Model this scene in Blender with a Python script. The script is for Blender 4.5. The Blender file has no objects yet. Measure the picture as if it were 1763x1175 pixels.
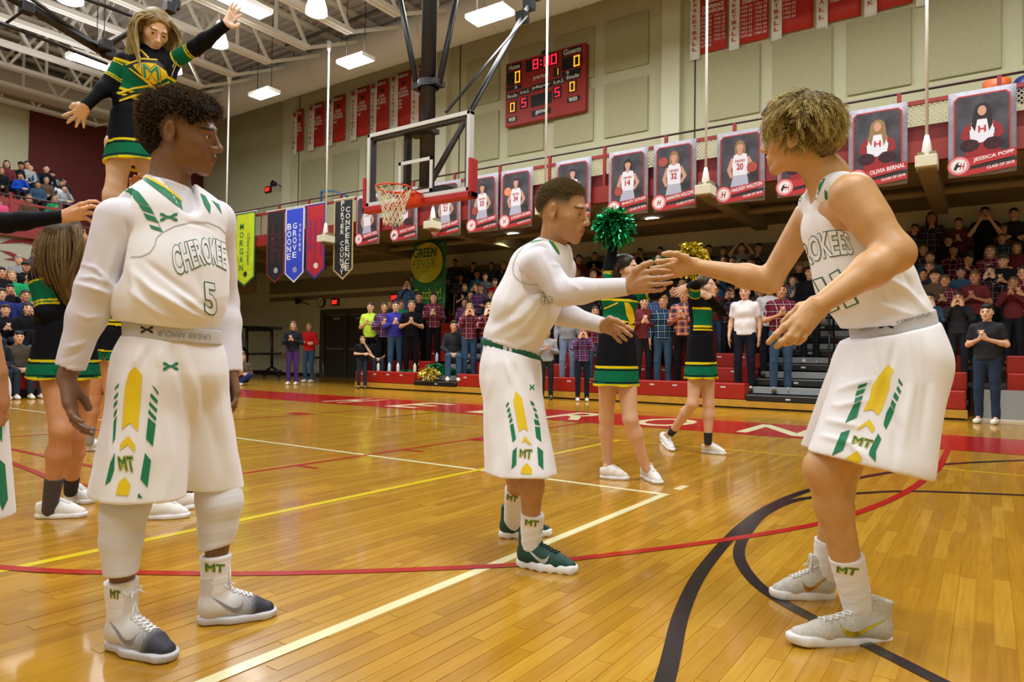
import bpy, bmesh, math, random, time
import numpy as np
from mathutils import Vector, Matrix
from mathutils.bvhtree import BVHTree
from mathutils.geometry import tessellate_polygon
T0=time.time()
sc=bpy.context.scene; COL=sc.collection
PI=math.pi; rad=math.radians
# ---------------------------------------------------------------- camera
IW,IH=1763.,1175.; FPX=1188.; CX,CY=881.5,587.5; CH=0.89
YAW,PIT,ROL=rad(34.6),rad(1.23),rad(0.77)
cf=np.array([-math.sin(YAW)*math.cos(PIT),math.cos(YAW)*math.cos(PIT),math.sin(PIT)])
cr0=np.array([math.cos(YAW),math.sin(YAW),0.]); cu0=np.cross(cr0,cf)
cr=cr0*math.cos(ROL)+cu0*math.sin(ROL); cu=-cr0*math.sin(ROL)+cu0*math.cos(ROL)
CP=np.array([0.,0.,CH])
cam=bpy.data.cameras.new('camera'); camo=bpy.data.objects.new('camera',cam); COL.objects.link(camo)
cam.sensor_width=36; cam.lens=FPX/IW*36; cam.clip_start=.05; cam.clip_end=200
camo.matrix_world=Matrix(((cr[0],cu[0],-cf[0],0),(cr[1],cu[1],-cf[1],0),(cr[2],cu[2],-cf[2],CH),(0,0,0,1)))
sc.camera=camo
# ---------------------------------------------------------------- light
sc.view_settings.view_transform='Standard'; sc.view_settings.look='None'; sc.view_settings.gamma=1
sc.view_settings.use_curve_mapping=False; sc.view_settings.exposure=-.22
wd=bpy.data.worlds.new('gym_air'); sc.world=wd; wd.use_nodes=True
wd.node_tree.nodes['Background'].inputs[0].default_value=(.95,.98,1.0,1); wd.node_tree.nodes['Background'].inputs[1].default_value=.03
def area(name,loc,sx,sy,power,col=(.95,.975,1.)):
    l=bpy.data.lights.new(name,'AREA'); l.shape='RECTANGLE'; l.size=sx; l.size_y=sy; l.energy=power; l.color=col
    o=bpy.data.objects.new(name,l); o.location=loc; COL.objects.link(o); return o
for i,(x,y,p) in enumerate([(-24,4,230),(-16,3,400),(-8,2.2,620),(1,1.5,760),(-24,10.5,220),(-16,11.2,560),(-8,11.2,760),(0,11.2,760),(-8,-4,420),(1,-5,420)]):
    area('high_bay_row_light',(x,y,9.3),5,2.6,p)
for i,(x,y,p) in enumerate([(-20,8,90),(-11,8,150),(-2,8,130),(-13,1,110)]):
    o=area('added_ceiling_uplight',(x,y,8.7),6,3,p); o.rotation_euler=(PI,0,0)  # upward area lights added to brighten roof steel and deck, standing in for lamp spill
def ray(x,y): return cf+cr*(x-CX)/FPX-cu*(y-CY)/FPX
def P(x,y,d): return CP+ray(x,y)*d
def PL(x,y,ax,v):
    R=ray(x,y); return CP+R*((v-CP[ax])/R[ax])
def proj(V):
    q=np.asarray(V,float)-CP; d=q@cf
    return CX+FPX*(q@cr)/d, CY-FPX*(q@cu)/d, d
# ---------------------------------------------------------------- objects
def tag(o,label=None,cat=None,group=None,kind=None):
    if label: o['label']=label
    if cat: o['category']=cat
    if group: o['group']=group
    if kind: o['kind']=kind
    return o
def link(name,me,mat=None,parent=None,smooth=False):
    o=bpy.data.objects.new(name,me); COL.objects.link(o)
    if mat is not None: me.materials.append(mat)
    if parent is not None: o.parent=parent
    if smooth and len(me.polygons): me.polygons.foreach_set('use_smooth',[True]*len(me.polygons))
    return o
def ploc(p):
    v=np.zeros(3)
    while p is not None: v+=np.array(p.location); p=p.parent
    return v
def empty(name,loc=(0,0,0),rz=0.,label=None,cat=None,group=None,kind=None):
    o=bpy.data.objects.new(name,None); COL.objects.link(o); o.location=loc; o.rotation_euler=(0,0,rz); o.empty_display_size=.1
    return tag(o,label,cat,group,kind)
class MB:
    def __init__(s): s.v=[]; s.f=[]
    def add(s,v,f):
        n=len(s.v); s.v+= [tuple(float(c) for c in p) for p in v]; s.f+=[tuple(i+n for i in q) for q in f]; return s
    def box(s,a,b):
        x0,y0,z0=[min(a[i],b[i]) for i in range(3)]; x1,y1,z1=[max(a[i],b[i]) for i in range(3)]
        return s.add([(x0,y0,z0),(x1,y0,z0),(x1,y1,z0),(x0,y1,z0),(x0,y0,z1),(x1,y0,z1),(x1,y1,z1),(x0,y1,z1)],
            [(0,3,2,1),(4,5,6,7),(0,1,5,4),(1,2,6,5),(2,3,7,6),(3,0,4,7)])
    def bar(s,a,b,w,h=None,up=(0,0,1)):
        h=h or w; a=np.array(a,float); b=np.array(b,float); d=b-a; d/=np.linalg.norm(d); u=np.array(up,float)
        if abs(d@u)>.98: u=np.array((1.,0,0))
        sd=np.cross(d,u); sd/=np.linalg.norm(sd); u=np.cross(sd,d); V=[]
        for p in (a,b):
            for i,j in ((-1,-1),(1,-1),(1,1),(-1,1)): V.append(p+sd*w/2*i+u*h/2*j)
        return s.add(V,[(0,1,2,3),(7,6,5,4),(0,4,5,1),(1,5,6,2),(2,6,7,3),(3,7,4,0)])
    def tube(s,pts,r,n=8,cap=True,flat=1.):
        pts=[np.array(p,float) for p in pts]; rs=r if hasattr(r,'__len__') else [r]*len(pts); V=[];F=[]; pu=None
        for i,p in enumerate(pts):
            d=pts[min(i+1,len(pts)-1)]-pts[max(i-1,0)]; d/=(np.linalg.norm(d)+1e-9)
            if pu is None:
                u=np.array((0,0,1.)) if abs(d[2])<.9 else np.array((1.,0,0))
            else: u=pu
            sd=np.cross(d,u); sd/=(np.linalg.norm(sd)+1e-9); u=np.cross(sd,d); pu=u
            for k in range(n):
                a=2*PI*k/n; V.append(p+(sd*math.cos(a)+u*math.sin(a)*flat)*rs[i])
        for i in range(len(pts)-1):
            for k in range(n): F.append((i*n+k,i*n+(k+1)%n,(i+1)*n+(k+1)%n,(i+1)*n+k))
        if cap and n>2: F.append(tuple(range(n))[::-1]); F.append(tuple((len(pts)-1)*n+k for k in range(n)))
        return s.add(V,F)
    def lathe(s,c,prof,n=16,axis=2):
        V=[];F=[]
        for r,z in prof:
            for k in range(n):
                a=2*PI*k/n; q=[r*math.cos(a),r*math.sin(a),z]
                if axis==1: q=[q[0],q[2],q[1]]
                if axis==0: q=[q[2],q[0],q[1]]
                V.append((c[0]+q[0],c[1]+q[1],c[2]+q[2]))
        for i in range(len(prof)-1):
            for k in range(n): F.append((i*n+k,i*n+(k+1)%n,(i+1)*n+(k+1)%n,(i+1)*n+k))
        F.append(tuple(range(n))[::-1]); F.append(tuple((len(prof)-1)*n+k for k in range(n)))
        return s.add(V,F)
    def prism(s,poly,a,b,ax=1):
        # poly: list of (u,v); extruded from a to b on axis ax
        def mk(u,v,w): return (w,u,v) if ax==0 else ((u,w,v) if ax==1 else (u,v,w))
        n=len(poly); return s.add([mk(u,v,a) for u,v in poly]+[mk(u,v,b) for u,v in poly],
            [tuple(range(n))[::-1],tuple(range(n,2*n))]+[(i,(i+1)%n,n+(i+1)%n,n+i) for i in range(n)])
    def build(s,name,mat=None,parent=None,smooth=False,bev=0,loc=None):
        L=ploc(parent); me=bpy.data.meshes.new(name); me.from_pydata([(a-L[0],b-L[1],c-L[2]) for a,b,c in s.v],[],s.f); me.update()
        o=link(name,me,mat,parent,smooth)
        if loc is not None: o.location=loc
        if bev:
            m=o.modifiers.new('b','BEVEL'); m.width=bev; m.segments=2; m.limit_method='ANGLE'
        return o
def mesh_np(name,V,Q,smooth=True):
    me=bpy.data.meshes.new(name); k=Q.shape[1]
    me.vertices.add(len(V)); me.vertices.foreach_set('co',np.ascontiguousarray(V,dtype=np.float32).ravel())
    me.loops.add(Q.size); me.loops.foreach_set('vertex_index',np.ascontiguousarray(Q,dtype=np.int32).ravel())
    me.polygons.add(len(Q)); me.polygons.foreach_set('loop_start',np.arange(0,Q.size,k,dtype=np.int32))
    me.update(calc_edges=True)
    if smooth: me.polygons.foreach_set('use_smooth',np.ones(len(Q),dtype=bool))
    return me
def setcol(me,C,name='Col'):
    a=me.color_attributes.new(name,'FLOAT_COLOR','POINT'); D=np.ones((len(me.vertices),4),np.float32); D[:,:3]=C
    a.data.foreach_set('color',D.ravel())
# ---------------------------------------------------------------- materials
MC={}
def lin(c):
    if isinstance(c,str):
        c=[int(c[i:i+2],16)/255 for i in (0,2,4)]
    return tuple(((v+.055)/1.055)**2.4 if v>.04045 else v/12.92 for v in c)
def nodes(m): return m.node_tree.nodes,m.node_tree.links
def mat(name,c,rough=.6,metal=0.,noise=0.,nscale=8.,bump=0.,bscale=60.,emit=0.,spec=.5,sheen=0.,vcol=False,alpha=1.,trans=0.,coat=0.):
    key=(name,str(c),rough,metal,noise,bump,emit,vcol)
    if key in MC: return MC[key]
    m=bpy.data.materials.new(name); m.use_nodes=True; N,L=nodes(m); b=N['Principled BSDF']
    col=lin(c)+(1,); b.inputs['Base Color'].default_value=col
    b.inputs['Roughness'].default_value=rough; b.inputs['Metallic'].default_value=metal
    b.inputs['Specular IOR Level'].default_value=spec; b.inputs['Sheen Weight'].default_value=sheen
    if coat: b.inputs['Coat Weight'].default_value=coat; b.inputs['Coat Roughness'].default_value=.15
    if trans: b.inputs['Transmission Weight'].default_value=trans
    src=None
    if vcol:
        a=N.new('ShaderNodeVertexColor'); a.layer_name='Col'; src=a.outputs[0]
    if noise:
        t=N.new('ShaderNodeTexCoord'); n=N.new('ShaderNodeTexNoise'); n.inputs['Scale'].default_value=nscale; n.inputs['Detail'].default_value=4
        L.new(t.outputs['Object'],n.inputs['Vector'])
        r=N.new('ShaderNodeMapRange'); r.inputs['From Min'].default_value=.3; r.inputs['From Max'].default_value=.7
        r.inputs['To Min'].default_value=1-noise; r.inputs['To Max'].default_value=1+noise*.6; L.new(n.outputs['Fac'],r.inputs['Value'])
        x=N.new('ShaderNodeVectorMath'); x.operation='SCALE'; L.new(r.outputs[0],x.inputs['Scale'])
        if src is not None: L.new(src,x.inputs[0])
        else: x.inputs[0].default_value=col[:3]
        src=x.outputs[0]
    if src is not None: L.new(src,b.inputs['Base Color'])
    if bump:
        t=N.new('ShaderNodeTexCoord'); n=N.new('ShaderNodeTexNoise'); n.inputs['Scale'].default_value=bscale; n.inputs['Detail'].default_value=5
        L.new(t.outputs['Object'],n.inputs['Vector']); bm=N.new('ShaderNodeBump'); bm.inputs['Strength'].default_value=bump; bm.inputs['Distance'].default_value=.01
        L.new(n.outputs['Fac'],bm.inputs['Height']); L.new(bm.outputs[0],b.inputs['Normal'])
    if emit:
        b.inputs['Emission Color'].default_value=col; b.inputs['Emission Strength'].default_value=emit
    MC[key]=m; return m
# ---------------------------------------------------------------- signed-distance modeller
A=lambda *a:np.array(a,float)
def unit(v): v=np.asarray(v,float); return v/(np.linalg.norm(v)+1e-12)
class Shape:
    """list of primitives joined smoothly; meshed with sparse surface nets"""
    def __init__(s): s.p=[]; s.disp=None
    def cap(s,a,b,ra,rb=None,k=.02,w=None,wf=1.,op='U'):
        s.p.append(('c',A(*a),A(*b),ra,ra if rb is None else rb,k,None if w is None else unit(w),wf,op)); return s
    def sph(s,c,r,k=.02,op='U'): return s.cap(c,c,r,r,k,op=op)
    def ell(s,c,r,R=None,k=.02,op='U'):
        s.p.append(('e',A(*c),A(*r),np.eye(3) if R is None else np.asarray(R,float),k,op)); return s
    def cut(s,p,n,k=.004):   # removes the side n points to
        s.p.append(('h',A(*p),unit(n),k,'I')); return s
    def chain(s,pts,rs,k=.02,w=None,wf=1.,op='U'):
        for i in range(len(pts)-1): s.cap(pts[i],pts[i+1],rs[i],rs[i+1],k if i==0 else max(.006,k*.6),w,wf,op)
        return s
    @staticmethod
    def _d(q,X):
        if q[0]=='c':
            _,a,b,ra,rb,k,w,wf,op=q; ab=b-a; L=ab@ab; v=X-a.astype(np.float32)
            if L>1e-10:
                t=np.clip((v@ab.astype(np.float32))/L,0,1); v=v-t[...,None]*ab.astype(np.float32); r=ra+(rb-ra)*t
            else: r=ra
            if w is not None:
                c=v@w.astype(np.float32); v=v-w.astype(np.float32)*(c*(1-1/wf))[...,None]
            return (np.sqrt(np.einsum('...i,...i->...',v,v))-r)*(min(1.,wf) if w is not None else 1.)
        if q[0]=='e':
            _,c,r,R,k,op=q; v=(X-c.astype(np.float32))@R.astype(np.float32)
            u=v/r.astype(np.float32); l=np.sqrt(np.einsum('...i,...i->...',u,u)); u2=v/(r*r).astype(np.float32)
            g=np.sqrt(np.einsum('...i,...i->...',u2,u2))+1e-9; return np.where(l<.2,(l-1)*r.min(),l*(l-1)/g)
        _,p,n,k,op=q; return (X-p.astype(np.float32))@n.astype(np.float32)
    @staticmethod
    def _comb(d,e,k,op):
        if op=='U':
            h=np.maximum(k-np.abs(d-e),0)/k; return np.minimum(d,e)-h*h*k*.25
        if op=='S': e=-e
        h=np.maximum(k-np.abs(d-e),0)/k; return np.maximum(d,e)+h*h*k*.25
    def mesh(s,h,n=6,pad=.03):
        lo=np.full(3,1e9); hi=-lo
        for q in s.p:
            if q[0]=='c' and q[8]=='U':
                m=max(q[3],q[4])*max(1,q[7]); lo=np.minimum(lo,np.minimum(q[1],q[2])-m); hi=np.maximum(hi,np.maximum(q[1],q[2])+m)
            elif q[0]=='e' and q[5]=='U': m=q[2].max(); lo=np.minimum(lo,q[1]-m); hi=np.maximum(hi,q[1]+m)
        lo-=pad; hi+=pad; B=h*n; nb=np.ceil((hi-lo)/B).astype(int)
        g=np.stack(np.meshgrid(*[np.arange(m) for m in nb],indexing='ij'),-1).reshape(-1,3)
        c=(lo+(g+.5)*B).astype(np.float32); hd=B*.5*1.7321
        D=None; ds=[]
        for q in s.p:
            e=s._d(q,c); ds.append(e); k=q[-2] if q[0]!='c' else q[5]; op=q[-1]
            D=e if D is None else s._comb(D,e,k,op)
        act=np.abs(D)<hd*1.45+.012; g=g[act]; ds=[e[act] for e in ds]
        off=np.stack(np.meshgrid(*[np.arange(n+1)]*3,indexing='ij'),-1).reshape(-1,3)
        X=((lo+g[:,None,:]*B)+off[None]*h).astype(np.float32); F=np.full(X.shape[:2],9.,np.float32)
        for q,e in zip(s.p,ds):
            k=q[-2] if q[0]!='c' else q[5]; op=q[-1]
            m=np.ones(len(g),bool) if op=='I' else e<hd*1.8+2*k+.03
            if op!='I' and not m.any(): continue
            if m.all(): F=s._comb(F,s._d(q,X),k,op)
            else: F[m]=s._comb(F[m],s._d(q,X[m]),k,op)
        if s.disp is not None: F=F+s.disp(X)
        F=F.reshape(-1,n+1,n+1,n+1); S=F<0
        cells=np.zeros((len(g),n,n,n),int)
        for i in (0,1):
            for j in (0,1):
                for k in (0,1): cells+=S[:,i:n+i,j:n+j,k:n+k]
        cr_=(cells>0)&(cells<8); bi,ci,cj,ck=np.nonzero(cr_)
        G=g[bi]*n+np.stack([ci,cj,ck],-1); dim=nb*n+4
        def key(a): return ((a[...,0]+1)*dim[1]+(a[...,1]+1))*dim[2]+(a[...,2]+1)
        K=key(G); order=np.argsort(K); Ks=K[order]
        acc=np.zeros((len(bi),3)); cnt=np.zeros(len(bi))
        cor=[(i,j,k) for i in (0,1) for j in (0,1) for k in (0,1)]
        val={c_:F[bi,ci+c_[0],cj+c_[1],ck+c_[2]] for c_ in cor}
        for a_ in cor:
            for ax in range(3):
                if a_[ax]: continue
                b_=list(a_); b_[ax]=1; b_=tuple(b_); fa,fb=val[a_],val[b_]; m=(fa<0)!=(fb<0)
                t=np.where(m,fa/np.where(m,fa-fb,1),0); p=np.tile(np.array(a_,float),(len(bi),1)); p[:,ax]+=t
                acc+=p*m[:,None]; cnt+=m
        V=lo+(G+acc/np.maximum(cnt,1)[:,None])*h
        Q=[]
        for ax in range(3):
            u,v=[(1,2),(2,0),(0,1)][ax]; sl0=[slice(None)]+[slice(0,n)]*3; sl1=list(sl0); sl1[ax+1]=slice(1,n+1)
            s0=S[tuple(sl0)]; s1=S[tuple(sl1)]; e=s0!=s1; b,i,j,k=np.nonzero(e); base=g[b]*n+np.stack([i,j,k],-1); fl=s0[b,i,j,k]
            idx=[]
            for du,dv in ((0,0),(-1,0),(-1,-1),(0,-1)):
                t=base.copy(); t[:,u]+=du; t[:,v]+=dv; kk=key(t); pos=np.searchsorted(Ks,kk); pos=np.clip(pos,0,len(Ks)-1)
                ok=Ks[pos]==kk; idx.append(np.where(ok,order[pos],-1))
            q=np.stack(idx,-1); q[~fl]=q[~fl][:,::-1]; q=q[(q>=0).all(1)]; Q.append(q)
        return V,np.concatenate(Q) if Q else np.zeros((0,4),int)
    def build(s,name,mat_,parent=None,h=.005,colf=None,post=None):
        V,Q=s.mesh(h)
        if post is not None: V=post(V,Q)
        off=ploc(parent)
        C=colf(V) if colf is not None else None
        me=mesh_np(name,V-off,Q); 
        if C is not None: setcol(me,C)
        return link(name,me,mat_,parent)
def noise3(X,f,seed=0):
    rs=np.random.RandomState(seed); out=0
    for i in range(6):
        k=rs.randn(3); k=k/np.linalg.norm(k)*f*(.6+.9*rs.rand()); out=out+np.sin(X@k.astype(np.float32)+rs.rand()*6.28)
    return out/3.
def vnormals(V,Q):
    a=V[Q[:,2]]-V[Q[:,0]]; b=V[Q[:,3]]-V[Q[:,1]]; n=np.cross(a,b); N=np.zeros_like(V)
    for i in range(4): np.add.at(N,Q[:,i],n)
    return N/(np.linalg.norm(N,axis=1,keepdims=True)+1e-12)
def folds(lines,d0=None):
    """sculpt cloth folds: each line = (pixel polyline, width px, height m) on the side that faces the court photographer"""
    def f(V,Q):
        N=vnormals(V,Q); x,y,d=proj(V); face=np.clip(-(N@unit(cf))*1.5,0,1)
        x=np.asarray(x); y=np.asarray(y); tot=np.zeros(len(V))
        for L,w,hh in lines:
            best=np.full(len(V),1e9); tt=np.zeros(len(V)); n=len(L)-1
            for i in range(n):
                ax,ay=L[i]; bx,by=L[i+1]; dx,dy=bx-ax,by-ay; t=np.clip(((x-ax)*dx+(y-ay)*dy)/(dx*dx+dy*dy+1e-9),0,1)
                q=np.hypot(x-ax-t*dx,y-ay-t*dy); m=q<best; best[m]=q[m]; tt[m]=(i+t[m])/n
            tot+=hh*np.exp(-(best/w)**2)*np.sin(PI*np.clip(tt*.86+.07,0,1))
        return V+N*(tot*face)[:,None]
    return f
# ---------------------------------------------------------------- lettering and prints laid onto surfaces
def text2d(body,offset=0.,bold=0.,align='CENTER'):
    c=bpy.data.curves.new('t','FONT'); c.body=body; c.size=1; c.align_x=align; c.offset=offset; c.fill_mode='FRONT'; c.resolution_u=3
    c.dimensions='2D'
    o=bpy.data.objects.new('t',c); COL.objects.link(o); dg=bpy.context.evaluated_depsgraph_get(); me=bpy.data.meshes.new_from_object(o.evaluated_get(dg))
    V=[(v.co.x,v.co.y) for v in me.vertices]; F=[tuple(p.vertices) for p in me.polygons]
    bpy.data.objects.remove(o); bpy.data.curves.remove(c); bpy.data.meshes.remove(me)
    return V,F
def fit(V,x0,y0,x1,y1,ref=None):
    Q=ref or V; xs=[v[0] for v in Q]; ys=[v[1] for v in Q]; a,b,c,d=min(xs),max(xs),min(ys),max(ys)
    return [(x0+(x-a)/(b-a+1e-9)*(x1-x0),y0+(y-c)/(d-c+1e-9)*(y1-y0)) for x,y in V]
def polymesh(poly):
    t=tessellate_polygon([[Vector((x,y,0)) for x,y in poly]]); return list(poly),[tuple(q) for q in t]
def subdiv(V,F,mx):
    V=list(V); out=[]; st=[]
    for f in F:
        for i in range(1,len(f)-1): st.append((f[0],f[i],f[i+1]))
    mid={}
    def M(a,b):
        k=(a,b) if a<b else (b,a)
        if k not in mid: mid[k]=len(V); V.append(((V[a][0]+V[b][0])/2,(V[a][1]+V[b][1])/2))
        return mid[k]
    while st:
        a,b,c=st.pop(); L=[math.dist(V[a],V[b]),math.dist(V[b],V[c]),math.dist(V[c],V[a])]; m=max(L)
        if m<=mx: out.append((a,b,c)); continue
        i=L.index(m); t=[a,b,c]; p,q,r=t[i],t[(i+1)%3],t[(i+2)%3]; e=M(p,q); st+=[(p,e,r),(e,q,r)]
    return V,out
def bvh(*obs):
    V=[];F=[]
    for o in obs:
        me=o.data; n=len(V); L=Vector(ploc(o))
        V+=[v.co+L for v in me.vertices]; F+=[tuple(i+n for i in p.vertices) for p in me.polygons]
    return BVHTree.FromPolygons(V,F)
def decal(name,items,tree,mt,parent,off=.002,mx=6.):
    """print on a garment: pixel outlines found on the real garment surface (ray cast), laid 1-2 mm above it"""
    if len(items)>1: return [decal(name,[i_],tree,mt,parent,off,mx) for i_ in items][0]
    MV=[];MF=[]; L=Vector(ploc(parent))
    for it in items:
        V,F=polymesh(it) if isinstance(it,list) else it
        V,F=subdiv(V,F,mx); H=[]
        for x,y in V:
            r=Vector(ray(x,y)).normalized(); h=tree.ray_cast(Vector(CP),r)
            if h[0] is None: H.append(None)
            else:
                n=h[1]; 
                if n.dot(r)>0: n=-n
                H.append((h[0]+n*off*.45-r*off*.25,h[0]))
        ids={}
        for f in F:
            if any(H[i] is None for i in f): continue
            a,b,c=[H[i][1] for i in f]
            if max((a-b).length,(b-c).length,(c-a).length)>.06: continue
            q=[]
            for i in f:
                if i not in ids: ids[i]=len(MV); MV.append(tuple(H[i][0]-L))
                q.append(ids[i])
            MF.append(tuple(q))
    me=bpy.data.meshes.new(name); me.from_pydata(MV,[],MF); me.update(); return link(name,me,mt,parent,True)
def flat(name,V,F,O,U,W,mt,parent=None,th=0.):
    """flat print at origin O with unit axes U,W"""
    O=np.array(O,float)-ploc(parent);U=np.array(U,float);W=np.array(W,float)
    me=bpy.data.meshes.new(name); me.from_pydata([tuple(O+U*x+W*y) for x,y in V],[],F); me.update(); return link(name,me,mt,parent)
# ================================================================ THE ROOM
def floor_material(nm,island=True):
    m=bpy.data.materials.new(nm); m.use_nodes=True; N,L=nodes(m); b=N['Principled BSDF']
    tc=N.new('ShaderNodeTexCoord'); mp=N.new('ShaderNodeMapping'); mp.inputs['Scale'].default_value=(60,3.2,1); L.new(tc.outputs['Object'],mp.inputs[0])
    n=N.new('ShaderNodeTexNoise'); n.inputs['Scale'].default_value=1.; n.inputs['Detail'].default_value=6; n.inputs['Distortion'].default_value=.6; L.new(mp.outputs[0],n.inputs['Vector'])
    cr_=N.new('ShaderNodeValToRGB'); cr_.color_ramp.elements[0].position=.0; cr_.color_ramp.elements[0].color=lin('8f6010')+(1,); cr_.color_ramp.elements[1].position=1; cr_.color_ramp.elements[1].color=lin('cba036')+(1,)
    e=cr_.color_ramp.elements.new(.5); e.color=lin('ae7e18')+(1,)
    if island: g=N.new('ShaderNodeNewGeometry'); r=g.outputs['Random Per Island']
    else:
        sp=N.new('ShaderNodeMapping'); sp.inputs['Rotation'].default_value=(0,0,PI/2); L.new(tc.outputs['Object'],sp.inputs[0])
        br=N.new('ShaderNodeTexBrick'); br.inputs['Scale'].default_value=1; br.inputs['Brick Width'].default_value=.75; br.inputs['Row Height'].default_value=.057; br.inputs['Mortar Size'].default_value=.0; br.offset=.37; br.offset_frequency=3
        br.inputs['Color1'].default_value=(0,0,0,1); br.inputs['Color2'].default_value=(1,1,1,1); br.inputs['Mortar'].default_value=(.2,.2,.2,1); L.new(sp.outputs[0],br.inputs['Vector']); r=br.outputs['Color']
    mx=N.new('ShaderNodeMath'); mx.operation='MULTIPLY_ADD'; mx.inputs[1].default_value=.38; L.new(r,mx.inputs[0]); m2=N.new('ShaderNodeMath'); m2.operation='MULTIPLY'; m2.inputs[1].default_value=.62; L.new(n.outputs['Fac'],m2.inputs[0]); L.new(m2.outputs[0],mx.inputs[2])
    L.new(mx.outputs[0],cr_.inputs[0]); L.new(cr_.outputs[0],b.inputs['Base Color'])
    b.inputs['Roughness'].default_value=.22; b.inputs['Specular IOR Level'].default_value=.5; b.inputs['Coat Weight'].default_value=.35; b.inputs['Coat Roughness'].default_value=.06
    n2=N.new('ShaderNodeTexNoise'); n2.inputs['Scale'].default_value=2.2; n2.inputs['Detail'].default_value=2; L.new(tc.outputs['Object'],n2.inputs['Vector'])
    bp=N.new('ShaderNodeBump'); bp.inputs['Strength'].default_value=.12; bp.inputs['Distance'].default_value=.02; L.new(n2.outputs['Fac'],bp.inputs['Height']); L.new(bp.outputs[0],b.inputs['Normal'])
    return m
def build_floor():
    FMi=floor_material('maple_boards'); FM=floor_material('maple_strip_field',False)
    fl=MB(); fl.box((-34,-9,-.3),(9,19,-.0015)); fo=fl.build('floor',FM); tag(fo,kind='structure')
    rs=random.Random(3); W=.057; near=[];far=MB(); used=0; cand=[]
    x=-4.6
    while x<1.6:
        y=.9+rs.random()*.6
        while y<6.6:
            l=rs.uniform(.35,1.1); cx,cy,dd=proj((x+W/2,y+l/2,0)); 
            if dd>.8 and -80<cx<1850 and cy<1260: cand.append((dd,x,y,l))
            y+=l
        x+=W
    cand.sort(); g=.0007
    def brd(mb,x,y,l): 
        z=0.; e=.0006; mb.add([(x+g,y+g,-.004),(x+W-g,y+g,-.004),(x+W-g,y+l-g,-.004),(x+g,y+l-g,-.004),(x+g+e,y+g+e,z),(x+W-g-e,y+g+e,z),(x+W-g-e,y+l-g-e,z),(x+g+e,y+l-g-e,z)],[(4,5,6,7),(0,1,5,4),(1,2,6,5),(2,3,7,6),(3,0,4,7)])
    m1=floor_material('maple_board_piece'); N,L=nodes(m1)
    oi=N.new('ShaderNodeObjectInfo')
    for lk in list(L):
        if lk.from_socket.name=='Random Per Island': ts=lk.to_socket; L.remove(lk); L.new(oi.outputs['Random'],ts)
    for i,(dd,x,y,l) in enumerate(cand):
        if i<300: mb=MB(); brd(mb,x,y,l); mb.build('floor_board',m1,fo)
        else: brd(far,x,y,l)
    tag(far.build('floor_boards_beyond',FMi,fo),kind='stuff')
    # painted lines
    lz=[0.]
    def paint(nm,pts,w,c,z=.0006,closed=False):
        P_=[A(*p) for p in pts]; V=[];F=[]; n=len(P_); lz[0]+=.00007; z=z+lz[0]
        for i,p in enumerate(P_):
            d=unit(P_[min(i+1,n-1)]-P_[max(i-1,0)]); s=A(-d[1],d[0]); ww=w[i] if hasattr(w,'__len__') else w
            V+=[(*(p-s*ww/2),z),(*(p+s*ww/2),z)]
        F=[(2*i,2*i+2,2*i+3,2*i+1) for i in range(n-1)]
        me=bpy.data.meshes.new(nm); me.from_pydata(V,[],F); me.update(); o=link(nm,me,c,fo); 
        for pl_ in me.polygons:
            if pl_.normal.z<0: pl_.flip()
        return o
    def pm(n,c): return mat(n,c,.22,coat=.3,noise=.06,nscale=3)
    red=pm('red_floor_paint','aa1610'); dred=red; cream=pm('cream_floor_paint','e9e2b0'); blk=pm('black_floor_paint','17141a'); yl=pm('yellow_floor_paint','dcc414')
    B=MB(); B.add([(-14.6,8.27,.0004),(8,8.27,.0004),(8,9.92,.0004),(-14.6,9.92,.0004)],[(0,1,2,3)]); B.build('red_end_band',red,fo)
    for i,(ch,x0,x1) in enumerate([('H',530,600),('E',640,735),('B',778,880),('R',905,1010),('O',1068,1195),('N',1262,1400)]):
        a=PL(x0,{0:693,1:701,2:712,3:722,4:730,5:745}[i],2,0.)[0]; b=PL(x1,{0:693,1:701,2:712,3:722,4:730,5:745}[i],2,0.)[0]
        V,F=text2d(ch,.012); V=fit(V,a,8.5,b,9.72); V=[(x,y) for x,y in V]; me=bpy.data.meshes.new('band_letter'); me.from_pydata([(x,y,.0012) for x,y in V],[],F); me.update(); link('band_letter',me,cream,fo)
    H_=.937
    paint('sideline',[(-1.735,-2),(-1.735,4.29)],.05,cream); paint('sideline',[(-20,4.29),(-1.71,4.29)],.05,cream); paint('service_mark',[(-1.735,4.50),(-1.735,4.68)],.055,cream)
    paint('thin_yellow_line',[(-20,6.78),(6,6.78)],.035,yl); paint('yellow_line',[(-3.26,0),(-3.26,6.78)],.055,yl); paint('yellow_line',[(-1.9,6.78),(-1.9,5.0)],.03,yl) if False else None
    paint('lane_line',[(-4.5,2.55),(-4.5,8.27)],.05,red); paint('lane_line',[(-8.15,2.55),(-8.15,8.27)],.05,red)
    for y in (3.55,4.75): paint('lane_mark',[(-4.5,y),(-4.25,y)],.05,red)
    paint('lane_block',[(-4.48,5.85),(-4.22,5.85)],.25,red); paint('lane_block',[(-8.5,6.6),(-8.18,6.6)],.25,red); paint('lane_line',[(-8.15,2.55),(-4.5,2.55)],.05,red)
    paint('thin_black_line',[(-7.0,6.9),(-7.0,8.27)],.03,blk)
    import itertools
    pts=[(-3.53,1.23),(-2.97,1.56),(-2.47,1.93),(-1.83,2.54),(-1.58,2.88),(-1.15,3.6),(-.81,4.32),(-.62,5.0),(-.49,5.76),(-.40,6.7),(-.36,7.4),(-.36,8.83)]
    pts=[(x*H_,y*H_) for x,y in pts]
    c=A(-6.25,6.45)
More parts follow.
